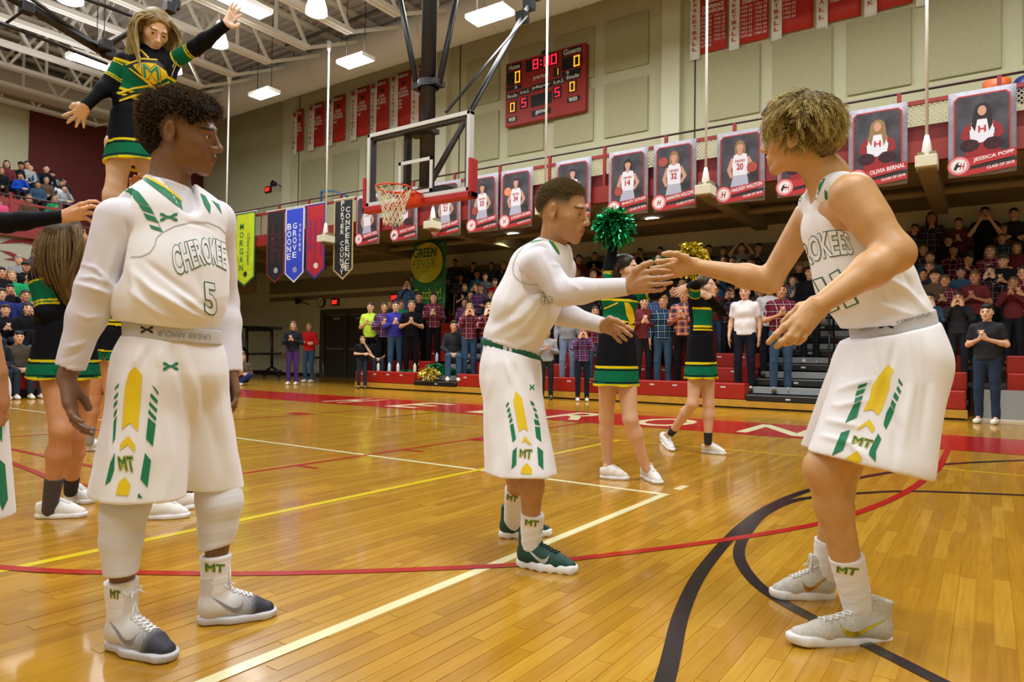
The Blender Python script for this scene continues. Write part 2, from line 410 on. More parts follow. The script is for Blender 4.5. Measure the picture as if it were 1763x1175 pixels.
    def arc(r,a0,a1,n=40): return [(c[0]+r*math.cos(rad(a)),c[1]+r*math.sin(rad(a))) for a in np.linspace(a0,a1,n)]
    # smooth three-point arc through the measured points
    def spl(P_,m=6):
        P_=[A(*p) for p in P_]; out=[]
        for i in range(len(P_)-1):
            p0=P_[max(i-1,0)];p1=P_[i];p2=P_[i+1];p3=P_[min(i+2,len(P_)-1)]
            for j in range(m):
                t=j/m; out.append(.5*((2*p1)+(-p0+p2)*t+(2*p0-5*p1+4*p2-p3)*t*t+(-p0+3*p1-3*p2+p3)*t**3))
        return out+[P_[-1]]
    left=[(-9.1+ -1*0,5.2)]
    Lp=[(-7.6,.35),(-6.2,.22),(-4.9,.5)]
    paint('three_point_line',spl(Lp+pts),.052,red,.0016)
    rp=[(-7.05,2.43),(-6.1,2.33),(-5.58,2.27),(-5.29,2.30),(-4.9,2.45),(-4.5,2.9)]; paint('key_arc',spl([(x*H_,y*H_) for x,y in rp]),.05,red)
    ob=[(-.60,1.2),(-.78,1.94),(-.95,2.54),(-1.07,3.18),(-1.16,4.18),(-1.13,5.0),(-1.02,5.6),(-.86,6.2),(-.6,6.9),(-.3,7.6),(.3,8.4)]
    ib=[(.15,2.22),(-.12,2.43),(-.3,2.57),(-.63,2.82),(-.83,3.05),(-1.0,3.42),(-1.09,3.9),(-1.13,4.4),(-1.08,4.9),(-.94,5.22),(-.75,5.5),(-.49,5.8),(-.1,6.02),(.3,6.2),(1,6.4)]
    paint('centre_circle_outer',spl([(x*H_,y*H_) for x,y in ob]),.056,blk,.0009)
    paint('centre_circle_inner',spl([(x*H_,y*H_) for x,y in ib]),.052,blk,.0011)
    paint('left_black_line',[(-16,4.75*H_),(-8,4.6*H_)],.03,blk) if False else None
    return fo
build_floor()
# ---- shared materials of the hall
WALL=mat('cream_block_wall','c9c6a4',.8,noise=.05,nscale=1.2,bump=.05,bscale=30)
PANEL=mat('tan_acoustic_panel','b3ae8a',.95,noise=.05,nscale=20,bump=.3,bscale=120)
RAIL=mat('red_painted_steel','8a1e16',.45); DRED=mat('dark_red_paint','6e1a1c',.7); BLACK=mat('black_steel','14161a',.4); WSTEEL=mat('white_painted_steel','dedcd4',.5)
DECK=mat('grey_roof_deck','b0aeaa',.7); DUCT=mat('beige_duct','c4bfb0',.6,noise=.04,nscale=2); CONC=mat('tan_concrete_soffit','857c58',.9,noise=.1,nscale=2)
REDP=mat('red_bench_plastic','a21c10',.4); GREY=mat('grey_aluminium_step','8f9396',.45); WOODK=mat('yellow_oak_board','c4952f',.45,noise=.12,nscale=6)
def st(o): return tag(o,kind='structure')
def build_shell():
    YW=17.5
    b=MB(); b.box((-30,YW,0),(-20.75,YW+.3,4.1)); b.box((-18.3,YW,0),(9,YW+.3,4.1)); b.box((-20.75,YW,2.5),(-18.3,YW+.3,4.1)); b.box((-30,YW,4.1),(9,YW+.3,12)); st(b.build('wall_back',WALL))
    # wall left with mural, right and near walls close the hall
    b=MB(); b.box((-29.3,-9,0),(-29,YW+.3,12)); st(b.build('wall_left',WALL))
    b=MB(); b.box((9,-9,0),(9.3,YW+.3,12)); st(b.build('wall_right',WALL)); b=MB(); b.box((-30,-9.3,0),(9.3,-9,12)); st(b.build('wall_near',WALL))
    b=MB(); b.box((-28.98,10.6,4.6),(-28.9,17.4,9.8)); st(b.build('wall_red_panel',mat('dark_red_wall','5c1a18',.8)))
    # roof deck with corrugations
    b=MB(); y=-9.
    prof=[]; 
    while y<17.6: prof+=[(y,11.28),(y+.13,11.28),(y+.17,11.36),(y+.27,11.36)]; y+=.31
    b.add([(-30,p[0],p[1]) for p in prof]+[(9.3,p[0],p[1]) for p in prof],[(i,i+1,len(prof)+i+1,len(prof)+i) for i in range(len(prof)-1)]); st(b.build('ceiling',DECK))
    # wall seams, pilasters
    for x in (-22.9,-14.9,-6.9,1.1):
        b=MB(); b.box((x-.28,YW-.22,4.3),(x+.22,YW,11.2)); o=st(b.build('trim_pilaster',mat('pale_pilaster','d6d4b8',.7)))
    for x in (-22.45,-14.3,-6.35):
        b=MB(); b.box((x,YW-.012,4.3),(x+.035,YW,11.2)); st(b.build('trim_seam',mat('dark_seam','3a382c',.9)))
    # soffit under the track, track slab and fascia
    b=MB(); b.box((-19.4,12.95,4.2),(9,YW,4.38)); st(b.build('ceiling_soffit',CONC))
    for x in (-25.5,-22.6,-19.62,-14.96,-11.07,-7.87,-4.34,-.79,2.8):
        b=MB(); b.box((x-.13,12.55,3.9),(x+.13,16.5,4.19)); st(b.build('ceiling_beam',CONC))
    b=MB(); b.tube([(-21,15.0,4.05),(9,15.0,4.05)],.07,10); st(b.build('ceiling_pipe',CONC,smooth=True))
    b=MB(); b.box((-24,17.42,3.25),(9,YW,3.75)); b.box((-24,17.44,2.95),(9,YW,3.1)); st(b.build('trim_ledge',mat('tan_ledge','7d7455',.85)))
    b=MB(); b.box((-30,YW-.02,0),(-20.8,YW,.12)); st(b.build('baseboard_back',mat('dark_baseboard','221e1a',.7)))
    # corner of the track: rounded slab + left balcony
    b=MB(); n=14; inn=[];out=[]
    for i in range(n+1):
        a=rad(90+90*i/n); inn.append((-19.4+3.6*math.cos(a),9.3+3.6*math.sin(a))); 
    V=[(x,y,4.2) for x,y in inn]+[(x,y,4.45) for x,y in inn]; poly=[(-19.4,YW),(-29,YW),(-29,9.3)]
    b.prism(inn[::1]+[(-23,9.3),(-29,9.3),(-29,YW),(-19.4,YW)],4.2,4.38,2); st(b.build('ceiling_corner_slab',CONC))
    b=MB(); b.box((-29,-9,4.2),(-23.05,9.3,4.38)); st(b.build('ceiling_left_slab',CONC))
    # left lower wall (mural) below the balcony
    b=MB(); b.box((-23.4,-9,0),(-23.15,9.6,4.3)); st(b.build('wall_mural',mat('pale_mural_wall','b9b6a4',.8)))
    mu=mat('dark_red_mural','8f1f1e',.7)
    def yz(x,y): p=PL(x,y,0,-23.13); return (p[1],p[2])
    root=empty('wall_mural_painting',(-23.13,7,3),0,'dark red swooping feather mural painted on the pale wall behind the seated crowd','mural')
    for L_ in ([(35,390),(80,388),(80,402),(60,398)],[(0,419),(20,412),(80,414),(110,420),(110,428),(80,426),(40,418),(0,419)],[(0,431),(18,434),(34,441),(53,450),(40,452),(25,449),(8,446),(26,444),(10,436)],[(0,401),(40,396),(80,400),(110,408),(110,412),(70,404),(30,402)]):
        pts=[yz(*p) for p in L_]; b=MB(); b.prism(pts[:-1] if pts[0]==pts[-1] else pts,-23.14,-23.12,0); b.build('feather_stroke',mu,root)
    b=MB(); b.box((-28,YW-.6,3.35),(-25.0,YW-.05,4.6)); st(b.build('trim_duct_box',mat('beige_box','b59f62',.8)))
build_shell()
def wall_stuff():
    YW=17.5
    # acoustic panels
    def panel(x0,x1,z0,z1,lab):
        b=MB(); b.box((x0,YW-.07,z0),(x1,YW-.001,z1)); o=b.build('acoustic_panel',PANEL,bev=.012); tag(o,lab,'panel','acoustic panels on the upper wall')
    cols=[-8.95,-10.62,-12.3,-13.97]; o_=['nearest the pilaster','second from the pilaster','behind the scoreboard','left of the scoreboard']
    for i,x in enumerate(cols):
        for z0,z1,rw in ((7.1,8.62,'lower'),(8.94,10.4,'upper')): panel(x,x+1.31,z0,z1,'tan fabric acoustic wall panel, %s row, %s'%(rw,o_[i]))
    for i,(x0,x1) in enumerate(((-5.96,-4.66),(-4.34,-3.01),(-2.68,-1.39),(-1.06,.24),(.6,1.9))): panel(x0,x1,7.03,8.76,'tan fabric acoustic panel below the right banners, %s from the pilaster'%('first','second','third','fourth','fifth')[i])
    for i,x in enumerate((-22.2,-20.4,-18.6,-16.8)): panel(x,x+1.4,6.6,8.4,'dim tan acoustic panel below the left banners, %s from the left'%('first','second','third','fourth')[i])
    # scoreboard
    sb=empty('scoreboard',(-10.85,YW,7.93),0,'red electronic scoreboard with glowing digits on the upper wall','scoreboard')
    x0,x1,z0,z1=-12.25,-9.46,7.93,9.9; f=YW-.28
    b=MB(); b.box((x0,f,z0),(x1,YW-.08,z1)); b.build('housing',mat('red_board_housing','a02a22',.45),sb,bev=.02)
    BK=mat('black_display','16181a',.5); W_=mat('white_lettering','d8d8d4',.6); AM=mat('amber_digit','ff9a1a',.5,emit=2.2); RD=mat('red_digit','ff1f3a',.5,emit=2.0)
    def uv(u,v): return (x0+(x1-x0)*u, z0+(z1-z0)*(1-v))
    def rc(u0,v0,u1,v1,nm='display',m=BK):
        a=uv(u0,v0); c=uv(u1,v1); b=MB(); b.box((a[0],f-.012,c[1]),(c[0],f,a[1])); return b.build(nm,m,sb)
    def tx(s,u0,v0,u1,v1,m=W_,nm='lettering',off=.03):
        V,F=text2d(s,off); a=uv(u0,v1); c=uv(u1,v0); V=fit(V,a[0],a[1],c[0],c[1]); flat(nm,V,F,(0,f-.014,0),(1,0,0),(0,0,1),m,sb)
    SEG={'0':'abcdef','1':'bc','5':'afgcd','8':'abcdefg'}
    def dig(c_,u0,v0,u1,v1,m):
        a=uv(u0,v1); c=uv(u1,v0); X0,Z0,X1,Z1=a[0],a[1],c[0],c[1]; zm=(Z0+Z1)/2; t=(X1-X0)*.2
        R_=dict(a=(X0,Z1-t,X1,Z1),g=(X0,zm-t/2,X1,zm+t/2),d=(X0,Z0,X1,Z0+t),f=(X0,zm,X0+t,Z1),b=(X1-t,zm,X1,Z1),e=(X0,Z0,X0+t,zm),c=(X1-t,Z0,X1,zm))
        b=MB()
        for s in SEG[c_]: q=R_[s]; b.box((q[0]+.004,f-.022,q[1]+.004),(q[2]-.004,f-.013,q[3]-.004))
        tag(b.build('digit',m,sb))
    rc(.02,.03,.21,.13); tx('Home',.05,.045,.19,.12); rc(.72,.03,.96,.13); tx('Guests',.74,.035,.95,.12)
    rc(.02,.15,.21,.36); dig('0',.13,.165,.195,.345,AM); rc(.27,.04,.68,.22)
    for c_,u in (('8',.36),('0',.50),('0',.59)): dig(c_,u,.055,u+.07,.205,RD)
    b=MB(); a=uv(.455,.09); c=uv(.47,.11); b.box((a[0],f-.02,c[1]),(c[0],f-.012,a[1])); a=uv(.455,.15); c=uv(.47,.17); b.box((a[0],f-.02,c[1]),(c[0],f-.012,a[1])); b.build('colon',RD,sb)
    rc(.72,.15,.96,.34); dig('0',.865,.165,.935,.325,AM); rc(.02,.38,.21,.44); tx('B',.13,.385,.16,.43); rc(.72,.36,.95,.42); tx('B',.78,.365,.81,.41)
    tx('period',.37,.30,.56,.38); rc(.62,.27,.70,.40); dig('1',.64,.285,.68,.385,AM)
    for s,u0,v0,u1 in (('fouls',.03,.50,.16),('t.o.l.',.20,.48,.32),('player',.36,.46,.59),('t.o.l.',.62,.45,.75),('fouls',.78,.43,.93)): rc(u0-.01,v0-.015,u1+.01,v0+.075); tx(s,u0,v0,u1,v0+.06)
    for c_,u,v,m in (('0',.07,.64,AM),('5',.22,.61,RD),('5',.64,.57,RD),('0',.82,.54,AM)): rc(u-.02,v-.02,u+.08,v+.16); dig(c_,u,v,u+.06,v+.14,m)
    rc(.34,.60,.60,.78); rc(.03,.86,.16,.94); tx('won',.05,.87,.14,.93); rc(.35,.84,.59,.93); tx('game',.40,.85,.53,.915); rc(.79,.76,.94,.84); tx('won',.81,.77,.91,.83)
    b=MB(); b.lathe((-10.9,f+.1,z1+.06),[(.11,-.06),(.11,.02),(.06,.06)],12); b.build('horn',BLACK,sb,True)
    # exit signs, clock, speakers
    def exitsign(x,y,z,lab,s=1.):
        e=empty('exit_sign',(x,y,z),0,lab,'sign'); b=MB(); b.box((x-.19*s,y-.07,z),(x+.19*s,y,z+.26*s)); b.build('housing',BLACK,e)
        b=MB(); b.box((x-.16*s,y-.075,z+.03),(x+.16*s,y-.07,z+.23*s)); b.build('face',mat('dark_red_face','7a0f08',.5,emit=.5),e)
        V,F=text2d('EXIT',.03); V=fit(V,x-.13*s,z+.06,x+.13*s,z+.2*s); flat('lettering',V,F,(0,y-.078,0),(1,0,0),(0,0,1),mat('exit_glow','ff2a1e',.5,emit=3.),e)
    exitsign(-20.1,YW,2.68,'lit red exit sign over the double doors'); exitsign(-24.3,YW,7.45,'small lit red exit sign high on the dim upper wall'); exitsign(-17.05,YW,2.74,'lit red exit sign glowing behind the bleacher end rails')
    c=empty('wall_clock',(-20.9,YW,2.84),0,'round wall clock with white face beside the exit sign','clock'); b=MB(); b.lathe((-20.9,YW-.04,2.84),[(.22,-.03),(.22,.04)],24,1); b.build('case',BLACK,c); b=MB(); b.lathe((-20.9,YW-.08,2.84),[(.185,0),(.185,.005)],24,1); b.build('dial',mat('clock_dial','c9c4a4',.5),c)
    b=MB(); b.bar((-20.9,YW-.085,2.84),(-20.84,YW-.085,2.95),.012); b.bar((-20.9,YW-.085,2.84),(-21.0,YW-.085,2.72),.012); b.build('hands',BLACK,c)
    for x,z,lab in ((-21.8,2.85,'small black wall speaker left of the clock'),(-23.45,7.6,'small black speaker high on the wall beside the pilaster')):
        e=empty('wall_speaker',(x,YW,z),0,lab,'speaker'); b=MB(); b.lathe((x,YW-.38,z+.03),[(.02,.1),(.09,.08),(.13,-.08),(.12,-.09)],14,1); b.build('horn',BLACK,e,True); b=MB(); b.bar((x+.12,YW-.3,z),(x+.2,YW,z-.1),.03); b.build('bracket',BLACK,e)
    # double doors
    for i,(a,b_) in enumerate(((-20.7,-19.55),(-19.5,-18.35))):
        d=empty('door_%d'%(i+1),(a,YW+.1,0)); tag(d,kind='structure'); m=MB(); m.box((a+.02,YW+.08,0),(b_-.02,YW+.14,2.32)); m.build('door_leaf',mat('dark_bronze_door','3b352c',.5),d); m=MB(); m.box((a+.12,YW+.0,1.02),(b_-.12,YW+.05,1.1)); m.build('push_bar',mat('steel_push_bar','8a8678',.35,.6),d)
        m=MB(); m.box((a+.4,YW+.05,2.16),(a+.75,YW+.09,2.24)); m.build('door_closer',GREY,d)
    m=MB(); m.box((-20.95,YW-.04,0),(-20.72,YW+.1,2.55)); m.box((-18.33,YW-.04,0),(-18.1,YW+.1,2.55)); m.box((-20.72,YW-.04,2.34),(-18.33,YW+.1,2.55)); m.box((-19.55,YW-.02,0),(-19.5,YW+.1,2.34)); st(m.build('trim_door_frame',mat('bronze_frame','4b4436',.5)))
    # duct
    d=empty('air_duct',(-10,15,9.75),0,'long beige round air duct running below the roof along the wall','duct')
    path=[(9,15.0,10.3),(-24.8,15.0,10.3)]+[(-24.8+3.2*math.cos(rad(a)),11.8+3.2*math.sin(rad(a)),10.3) for a in np.linspace(95,180,10)]+[(-28.0,-6,10.3)]
    b=MB(); b.tube(path,.56,20); b.build('duct_tube',DUCT,d,True); b=MB()
    for x in np.arange(-23,8,2.4): b.tube([(x,15,10.3),(x+.04,15,10.3)],.575,20); 
    tag(b.build('seam_band',DUCT,d,True),kind='stuff'); b=MB()
    for x in np.arange(-22,8,2.4): b.tube([(x,15.0,10.85),(x,15.0,11.3)],.012,5)
    tag(b.build('hanger',BLACK,d),kind='stuff')
    b=MB(); b.tube([(-19,15.9,10.9),(8,15.9,10.9)],.07,8); b.tube([(-19,14.2,11.0),(8,14.2,11.0)],.05,8); tag(b.build('conduit',mat('grey_conduit','54534c',.6),None,True),'pair of grey conduits running beside the duct under the roof','pipe',kind='stuff')
wall_stuff()
def ceiling_stuff():
    YW_=17.4
    def joist():
        m=MB(); z0,z1=9.55,11.22; y0,y1=-9,12.6
        for s in (-.055,.055): m.bar((s*1.3,y0,z0),(s*1.3,y1,z0),.11,.12)
        for s in (-.055,.055): m.bar((s,y0,z1),(s,YW_,z1),.07,.09)
        y=y1; k=0
        while y>y0+1:
            m.bar((0,y,z0),(0,y-1.05,z1),.075) ; m.bar((0,y-1.05,z1),(0,y-2.1,z0),.075); m.bar((0,y-1.05,z0),(0,y-1.05,z1),.07); y-=2.1
        m.bar((0,y1,z0),(0,YW_-1.5,z1-.1),.09)
        return m
    me=None; xs=[-28.2+1.76*i for i in range(19)]; ws=('left end wall','duct bend','balcony corner','pennants','basket','backboard','mast','duct','scoreboard','pilaster','right banners')
    for i,x in enumerate(xs):
        if me is None: o=joist().build('roof_joist',WSTEEL); me=o.data
        else: o=bpy.data.objects.new('roof_joist',me); COL.objects.link(o)
        o.location=(x,0,0); tag(o,'white open-web steel roof joist, %s from the left end wall of the hall'%('first second third fourth fifth sixth seventh eighth ninth tenth eleventh twelfth thirteenth fourteenth fifteenth sixteenth seventeenth eighteenth nineteenth'.split()[i]),'joist','white roof joists')
    for i,y in enumerate((1.0,5.2,9.3)):
        m=MB()
        for z in (9.6,11.15): m.bar((-23.2,y,z),(9,y,z),.06)
        for x in np.arange(-22.9,8,1.76): m.bar((x,y,9.6),(x+1.76,y,11.15),.03)
        tag(m.build('cross_bracing',WSTEEL),'white cross bracing between the joists, %s from the duct'%('third','second','nearest')[i],'bracing','cross bracing')
    # hanging rods carrying the track
    for i,(x,y,zt) in enumerate(((-19.62,12.6,9.6),(-14.95,12.6,9.5),(-11.07,12.6,9.6),(-7.87,12.6,9.6),(-4.34,12.6,9.6),(-.79,12.6,9.6),(2.8,12.6,9.6))):
        e=empty('track_hanger',(x,y,4.0),0,'white rod hanging from the roof to the track beam, %s from left'%('first','second','third','fourth','fifth','sixth','seventh')[i],'hanger rod','white hanger rods of the track')
        m=MB(); m.tube([(x,y,4.4),(x,y,zt)],.024,8); m.build('rod',WSTEEL,e,True); m=MB(); m.lathe((x,y,4.24),[(.05,-.12),(.075,-.04),(.055,.1),(.03,.22)],10); m.build('clevis',WSTEEL,e,True)
        m=MB(); m.box((x-.15,12.42,3.93),(x+.15,12.84,4.11)); m.build('beam_end',mat('pale_beam_end','d3cfb4',.6),e,bev=.01); m=MB(); m.lathe((x,y,zt),[(.03,-.3),(.07,-.15),(.07,0)],10); m.build('top_socket',WSTEEL,e,True)
    # lamps
    LM=mat('fluorescent_panel','ffffff',.5,emit=9.); 
    for i,(x,y,d) in enumerate(((455,163,21.5),(612,107,18.5),(843,29,15.),(415,8,14.5),(172,112,15.5))):
        p=P(x,y,d); e=empty('fluorescent_light',p,0,'bright rectangular fluorescent light, %s'%('above the left pennants, lowest','over the red championship banners','right of the basket mast','above the raised hand of the flyer','behind the shoulder of the flyer')[i],'ceiling light','hanging fluorescent lights')
        L_=.50; W_2=.23
        if i>2: L_,W_2=.24,.62
        m=MB(); m.box((p[0]-L_,p[1]-W_2,p[2]),(p[0]+L_,p[1]+W_2,p[2]+.1)); m.build('tray',WSTEEL,e); m=MB(); m.box((p[0]-L_+.02,p[1]-W_2+.02,p[2]-.015),(p[0]+L_-.02,p[1]+W_2-.02,p[2])); m.build('diffuser',LM,e)
        m=MB()
        for s in (-1,1): m.tube([(p[0]+s*L_*.7,p[1],p[2]+.1),(p[0]+s*L_*.7,p[1],11.25)],.01,5); 
        m.build('cable',BLACK,e)
    DM=mat('high_bay_glow','fffdf2',.5,emit=7.)
    for i,(x,y,d) in enumerate(((545,14,15.),(376,70,17.5),(300,118,22.),(120,-10,13))):
        p=P(x,y,d); e=empty('high_bay_lamp',p,0,'glowing bell-shaped high bay lamp, %s'%('over the hanger rod left of the basket','under the raised arm of the flyer','beside the hair of the flyer','near the top left corner')[i],'ceiling light','bell-shaped high bay lamps')
        m=MB(); m.lathe(p,[(.20,-.14),(.235,-.12),(.22,0),(.17,.17),(.1,.26)],18); m.build('shade',DM,e,True); m=MB(); m.lathe(p,[(.09,.26),(.09,.45),(.03,.5),(.02,11.2-p[2])],10); m.build('ballast',WSTEEL,e,True)
    for i,(x,y) in enumerate(((884,403),(1123,377))):
        p=PL(x,y,2,4.19); e=empty('downlight',p,0,'small round downlight in the soffit, %s'%('left of the middle player\'s head','below the poster of number 32')[i],'ceiling light','round downlights'); m=MB(); m.lathe((p[0],p[1],p[2]-.02),[(.14,-.02),(.16,0),(.16,.03)],18); m.build('lens',mat('downlight_glow','fffdf2',.5,emit=5.),e); 
        l=bpy.data.lights.new('downlight_bulb','SPOT'); l.energy=60; l.spot_size=2.4; l.color=(1,.95,.8); lo=bpy.data.objects.new('downlight_bulb',l); lo.location=(0,0,-.06); lo.parent=e; COL.objects.link(lo)
ceiling_stuff()
print('room',time.time()-T0)
# ---------------------------------------------------------------- railing, posters, banners, basket, bleachers
ORD='first second third fourth fifth sixth seventh eighth ninth tenth eleventh twelfth thirteenth fourteenth fifteenth sixteenth seventeenth eighteenth nineteenth twentieth'.split()
def railing():
    e=empty('balcony_railing',(-8,12.9,4.2),0,'red steel railing with cream mesh running along the upper track','railing'); HR=mat('dark_handrail','3a2024',.35)
    cor=[(-19.4+3.6*math.cos(rad(a)),9.3+3.6*math.sin(rad(a))) for a in np.linspace(90,180,9)]; path=[(9,12.9),(-19.4,12.9)]+cor[1:]+[(-23.0,-9)]
    b=MB(); b.tube([(x,y,5.3) for x,y in path],.022,8); b.build('handrail',HR,e,True)
    b=MB()
    for i in range(len(path)-1): b.bar((*path[i],5.10),(*path[i+1],5.10),.05,.065)
    b.build('upper_rail',RAIL,e); b=MB()
    for i in range(len(path)-1): b.bar((*path[i],4.29),(*path[i+1],4.29),.1,.34)
    b.build('fascia',RAIL,e); b=MB()
    for i in range(len(path)-1):
        b.bar((*path[i],4.68),(*path[i+1],4.68),.04,.05) if i!=0 else None
    b.bar((9,12.95,4.6),(-12.5,12.95,4.6),.02,.26); b.build('kick_panel',DRED,e)
    posts=[(x,12.9) for x in np.arange(8.25,-19.5,-1.35)]+cor[2::2]+[(-23.0,y) for y in np.arange(8,-8,-1.6)]
    for x,y in posts: m=MB(); m.box((x-.03,y-.03,4.4),(x+.03,y+.03,5.3)); m.build('post',RAIL,e)
    ME=mat('cream_mesh','c9c2a0',.6)
    for x in np.arange(6.9,-12.6,-1.35):
        m=MB(); w_=1.29; z0,z1=4.74,5.07; h_=z1-z0; s=.075
        for k in range(int((w_+h_)/s)):
            for sg in (0,1):
                a0=k*s-h_; p0=max(0,a0); p1=min(w_,a0+h_)
                if p1<=p0: continue
                u0,v0,u1,v1=p0,p0-a0,p1,p1-a0
                if sg: v0,v1=h_-v0,h_-v1
                m.bar((x+.03+u0,12.9,z0+v0),(x+.03+u1,12.9,z0+v1),.012)
        tag(m.build('mesh_panel',ME,e),kind='stuff')
    for x in np.arange(-12.8,-19.4,-.42):
        m=MB(); m.box((x-.012,12.89,4.45),(x+.012,12.91,5.08)); m.build('baluster',RAIL,e)
railing()
def flatpoly(nm,poly,O,m,par,y=0.):
    V,F=polymesh(poly); return flat(nm,V,F,(O[0],O[1]+y,O[2]),(1,0,0),(0,0,1),m,par)
def ell2(cx,cy,rx,ry,n=16): return [(cx+rx*math.cos(2*PI*i/n),cy+ry*math.sin(2*PI*i/n)) for i in range(n)]
def posters():
    G=mat('grey_poster_border','8a8790',.6,noise=.2,nscale=9); DK=mat('smoky_poster_photo','3b3840',.6,noise=.9,nscale=3.2); RD=mat('poster_red','b02022',.55); WH=mat('poster_white','e4e2e4',.6); NV=mat('poster_black','18181c',.6)
    SKs=mat('poster_skin','c09078',.7); JW=mat('poster_jersey','d9dbe6',.7); JS=mat('poster_jersey_shade','a9adc0',.7); BALL=mat('poster_ball','9c4030',.6); JR=mat('poster_red_uniform','8f1a22',.7)
    D=[(-13.93,'','BRANDE FIEDL','','d',0,'partly behind the net, left','21'),(-12.62,'','NICOLE TUCKER','','r',1,'right of the net, red uniform',''),(-11.24,'21','BRENNER HAUPT','','b',0,'number 21, below the backboard corner','21'),(-10.13,'33','CARSON POFSKY','b','b',0,'number 33 holding a ball low','33'),(-9.18,'34','LOGAN RYAN','u','b',0,'number 34 with a bright ball','34'),
       (-7.72,'','ETHAN KING','','b',0,'behind the middle player',''),(-6.44,'14','BAILEY JONES','b','g',0,'number 14, dark hair, ball at hip','14'),(-5.46,'32','SAMANTHA HOLCOMB','u','g',0,'number 32 with ball held up','32'),(-4.19,'20','HAILEIGH WALSTON','h','g',0,'number 20 with blond hair and ball','20'),(-3.1,'','','','r',1,'mostly hidden behind the blond player\'s face',''),(-1.94,'','OLIVIA BERNAL','','r',1,'cheer uniform, right of the blond hair',''),(-.51,'','JESSICA POPP','','r',1,'cheer uniform with dark pompoms, far right','')]
    for k,(x,num,nm,ball,kind,cheer,lab,_) in enumerate(D):
        w,h=.87,1.34; z=3.77; y=12.78; e=empty('senior_poster',(x,y,z),0,'hanging portrait poster with red name strip, '+lab,'poster','portrait posters on the railing')
        b=MB(); n=6; 
        V=[];F=[]
        for i in range(n+1):
            for j in range(n+1):
                u=w*i/n; v=h*j/n; V.append((x+u,y+.03*math.sin(u*7+k)*(1-v/h)+.0,z+v))
        for i in range(n):
            for j in range(n): q=i*(n+1)+j; F.append((q,q+n+1,q+n+2,q+1))
        b.add(V,F); so=b.build('sheet',G,e,True); md=so.modifiers.new('s','SOLIDIFY'); md.thickness=.004
        O=(x,y-.036,z); fp=lambda nn,p,m,yy: flatpoly(nn,p,O,m,e,-yy)
        fp('red_frame',[(.07,.22),(.8,.3),(.8,1.2),(.74,1.26),(.13,1.26),(.07,1.2)],RD,0); fp('photo',[(.09,.24),(.78,.31),(.78,1.19),(.73,1.24),(.14,1.24),(.09,1.19)],DK,.001)
        cx=.44; hairc=mat('poster_hair_'+('light' if k in (7,8,10) else 'dark'),'8a7048' if k in (7,8,10) else '2a2022',.8)
        if cheer:
            fp('hair',[(.33,.98),(.35,1.06),(.41,1.11),(.48,1.11),(.54,1.06),(.56,.96),(.58,.78),(.53,.66),(.5,.86),(.38,.86),(.35,.68),(.3,.78)],hairc,.0035); fp('figure_torso',[(.29,.5),(.28,.7),(.3,.82),(.38,.87),(.5,.87),(.58,.82),(.6,.7),(.58,.5)],JW,.003); fp('sleeve',[(.3,.82),(.2,.74),(.16,.6),(.26,.52),(.29,.6),(.25,.66),(.3,.72)],JR,.0032); fp('sleeve',[(.58,.82),(.68,.74),(.72,.6),(.6,.52),(.58,.6),(.63,.66),(.58,.72)],JR,.0032); fp('figure_skirt',[(.24,.5),(.64,.5),(.68,.34),(.22,.27)],JR,.004); fp('pompom',ell2(.28,.47,.13,.1,9),mat('poster_pompom','3a1a22',.8,noise=.8,nscale=40),.005); fp('pompom',ell2(.58,.47,.13,.1,9),mat('poster_pompom','3a1a22',.8,noise=.8,nscale=40),.005)
            fp('head',ell2(cx,.99,.056,.078),SKs,.006)
            V,F=text2d('H',.03); flat('lettering',fit(V,.39,.66,.49,.76),F,(O[0],O[1]-.006,O[2]),(1,0,0),(0,0,1),RD,e)
        else:
            if kind=='g': fp('hair',ell2(cx,.98,.1,.17),hairc,.002)
            fp('arm',[(.28,.84),(.2,.62),(.26,.46),(.31,.48),(.28,.62),(.36,.82)],SKs,.003); fp('arm',[(.6,.84),(.7,.64),(.6,.5),(.56,.53),(.62,.64),(.54,.8)],SKs,.003)
            fp('figure_torso',[(.31,.5),(.3,.74),(.33,.88),(.4,.9),(.44,.86),(.49,.9),(.56,.88),(.58,.74),(.57,.5)],JW,.004); fp('figure_shorts',[(.31,.5),(.57,.5),(.6,.32),(.27,.29)],JS,.004)
            fp('neck',[(.4,.95),(.4,.87),(.48,.87),(.48,.95)],SKs,.005); fp('head',ell2(cx,1.02,.062,.085),SKs,.006); fp('hair',[(.375,1.03),(.38,1.1),(.44,1.125),(.5,1.1),(.505,1.03),(.48,1.07),(.4,1.07)],hairc,.007)
            V,F=text2d('HAWKS',.02); flat('lettering',fit(V,.35,.74,.53,.79),F,(O[0],O[1]-.007,O[2]),(1,0,0),(0,0,1),RD,e)
            if num: V,F=text2d(num,.03); flat('number',fit(V,.38,.6,.5,.72),F,(O[0],O[1]-.007,O[2]),(1,0,0),(0,0,1),RD,e)
            if ball: bx={'b':(.24,.5),'u':(.22,.96 if kind=='g' else .84),'h':(.66,.62)}[ball]; fp('ball',ell2(bx[0],bx[1],.095,.095),mat('poster_bright_ball','e08a5a',.6) if k==4 else BALL,.008)
        fp('strip',[(.0,.10),(.87,.24),(.87,.36),(.0,.24)],RD,.009); fp('strip',[(.2,.075),(.87,.165),(.87,.22),(.2,.125)],NV,.0095); fp('strip',[(.15,.0),(.87,.075),(.87,.165),(.15,.08)],RD,.010); 
        fp('badge',ell2(.14,.17,.155,.155,20),RD,.011); fp('badge',ell2(.14,.17,.14,.14,20),mat('poster_pink','d98a92',.6),.012); fp('badge',ell2(.14,.17,.105,.105,20),WH,.0125)
        if cheer: fp('bird_emblem',[(.07,.12),(.1,.2),(.15,.24),(.13,.19),(.2,.16),(.13,.15),(.1,.1)],NV,.013)
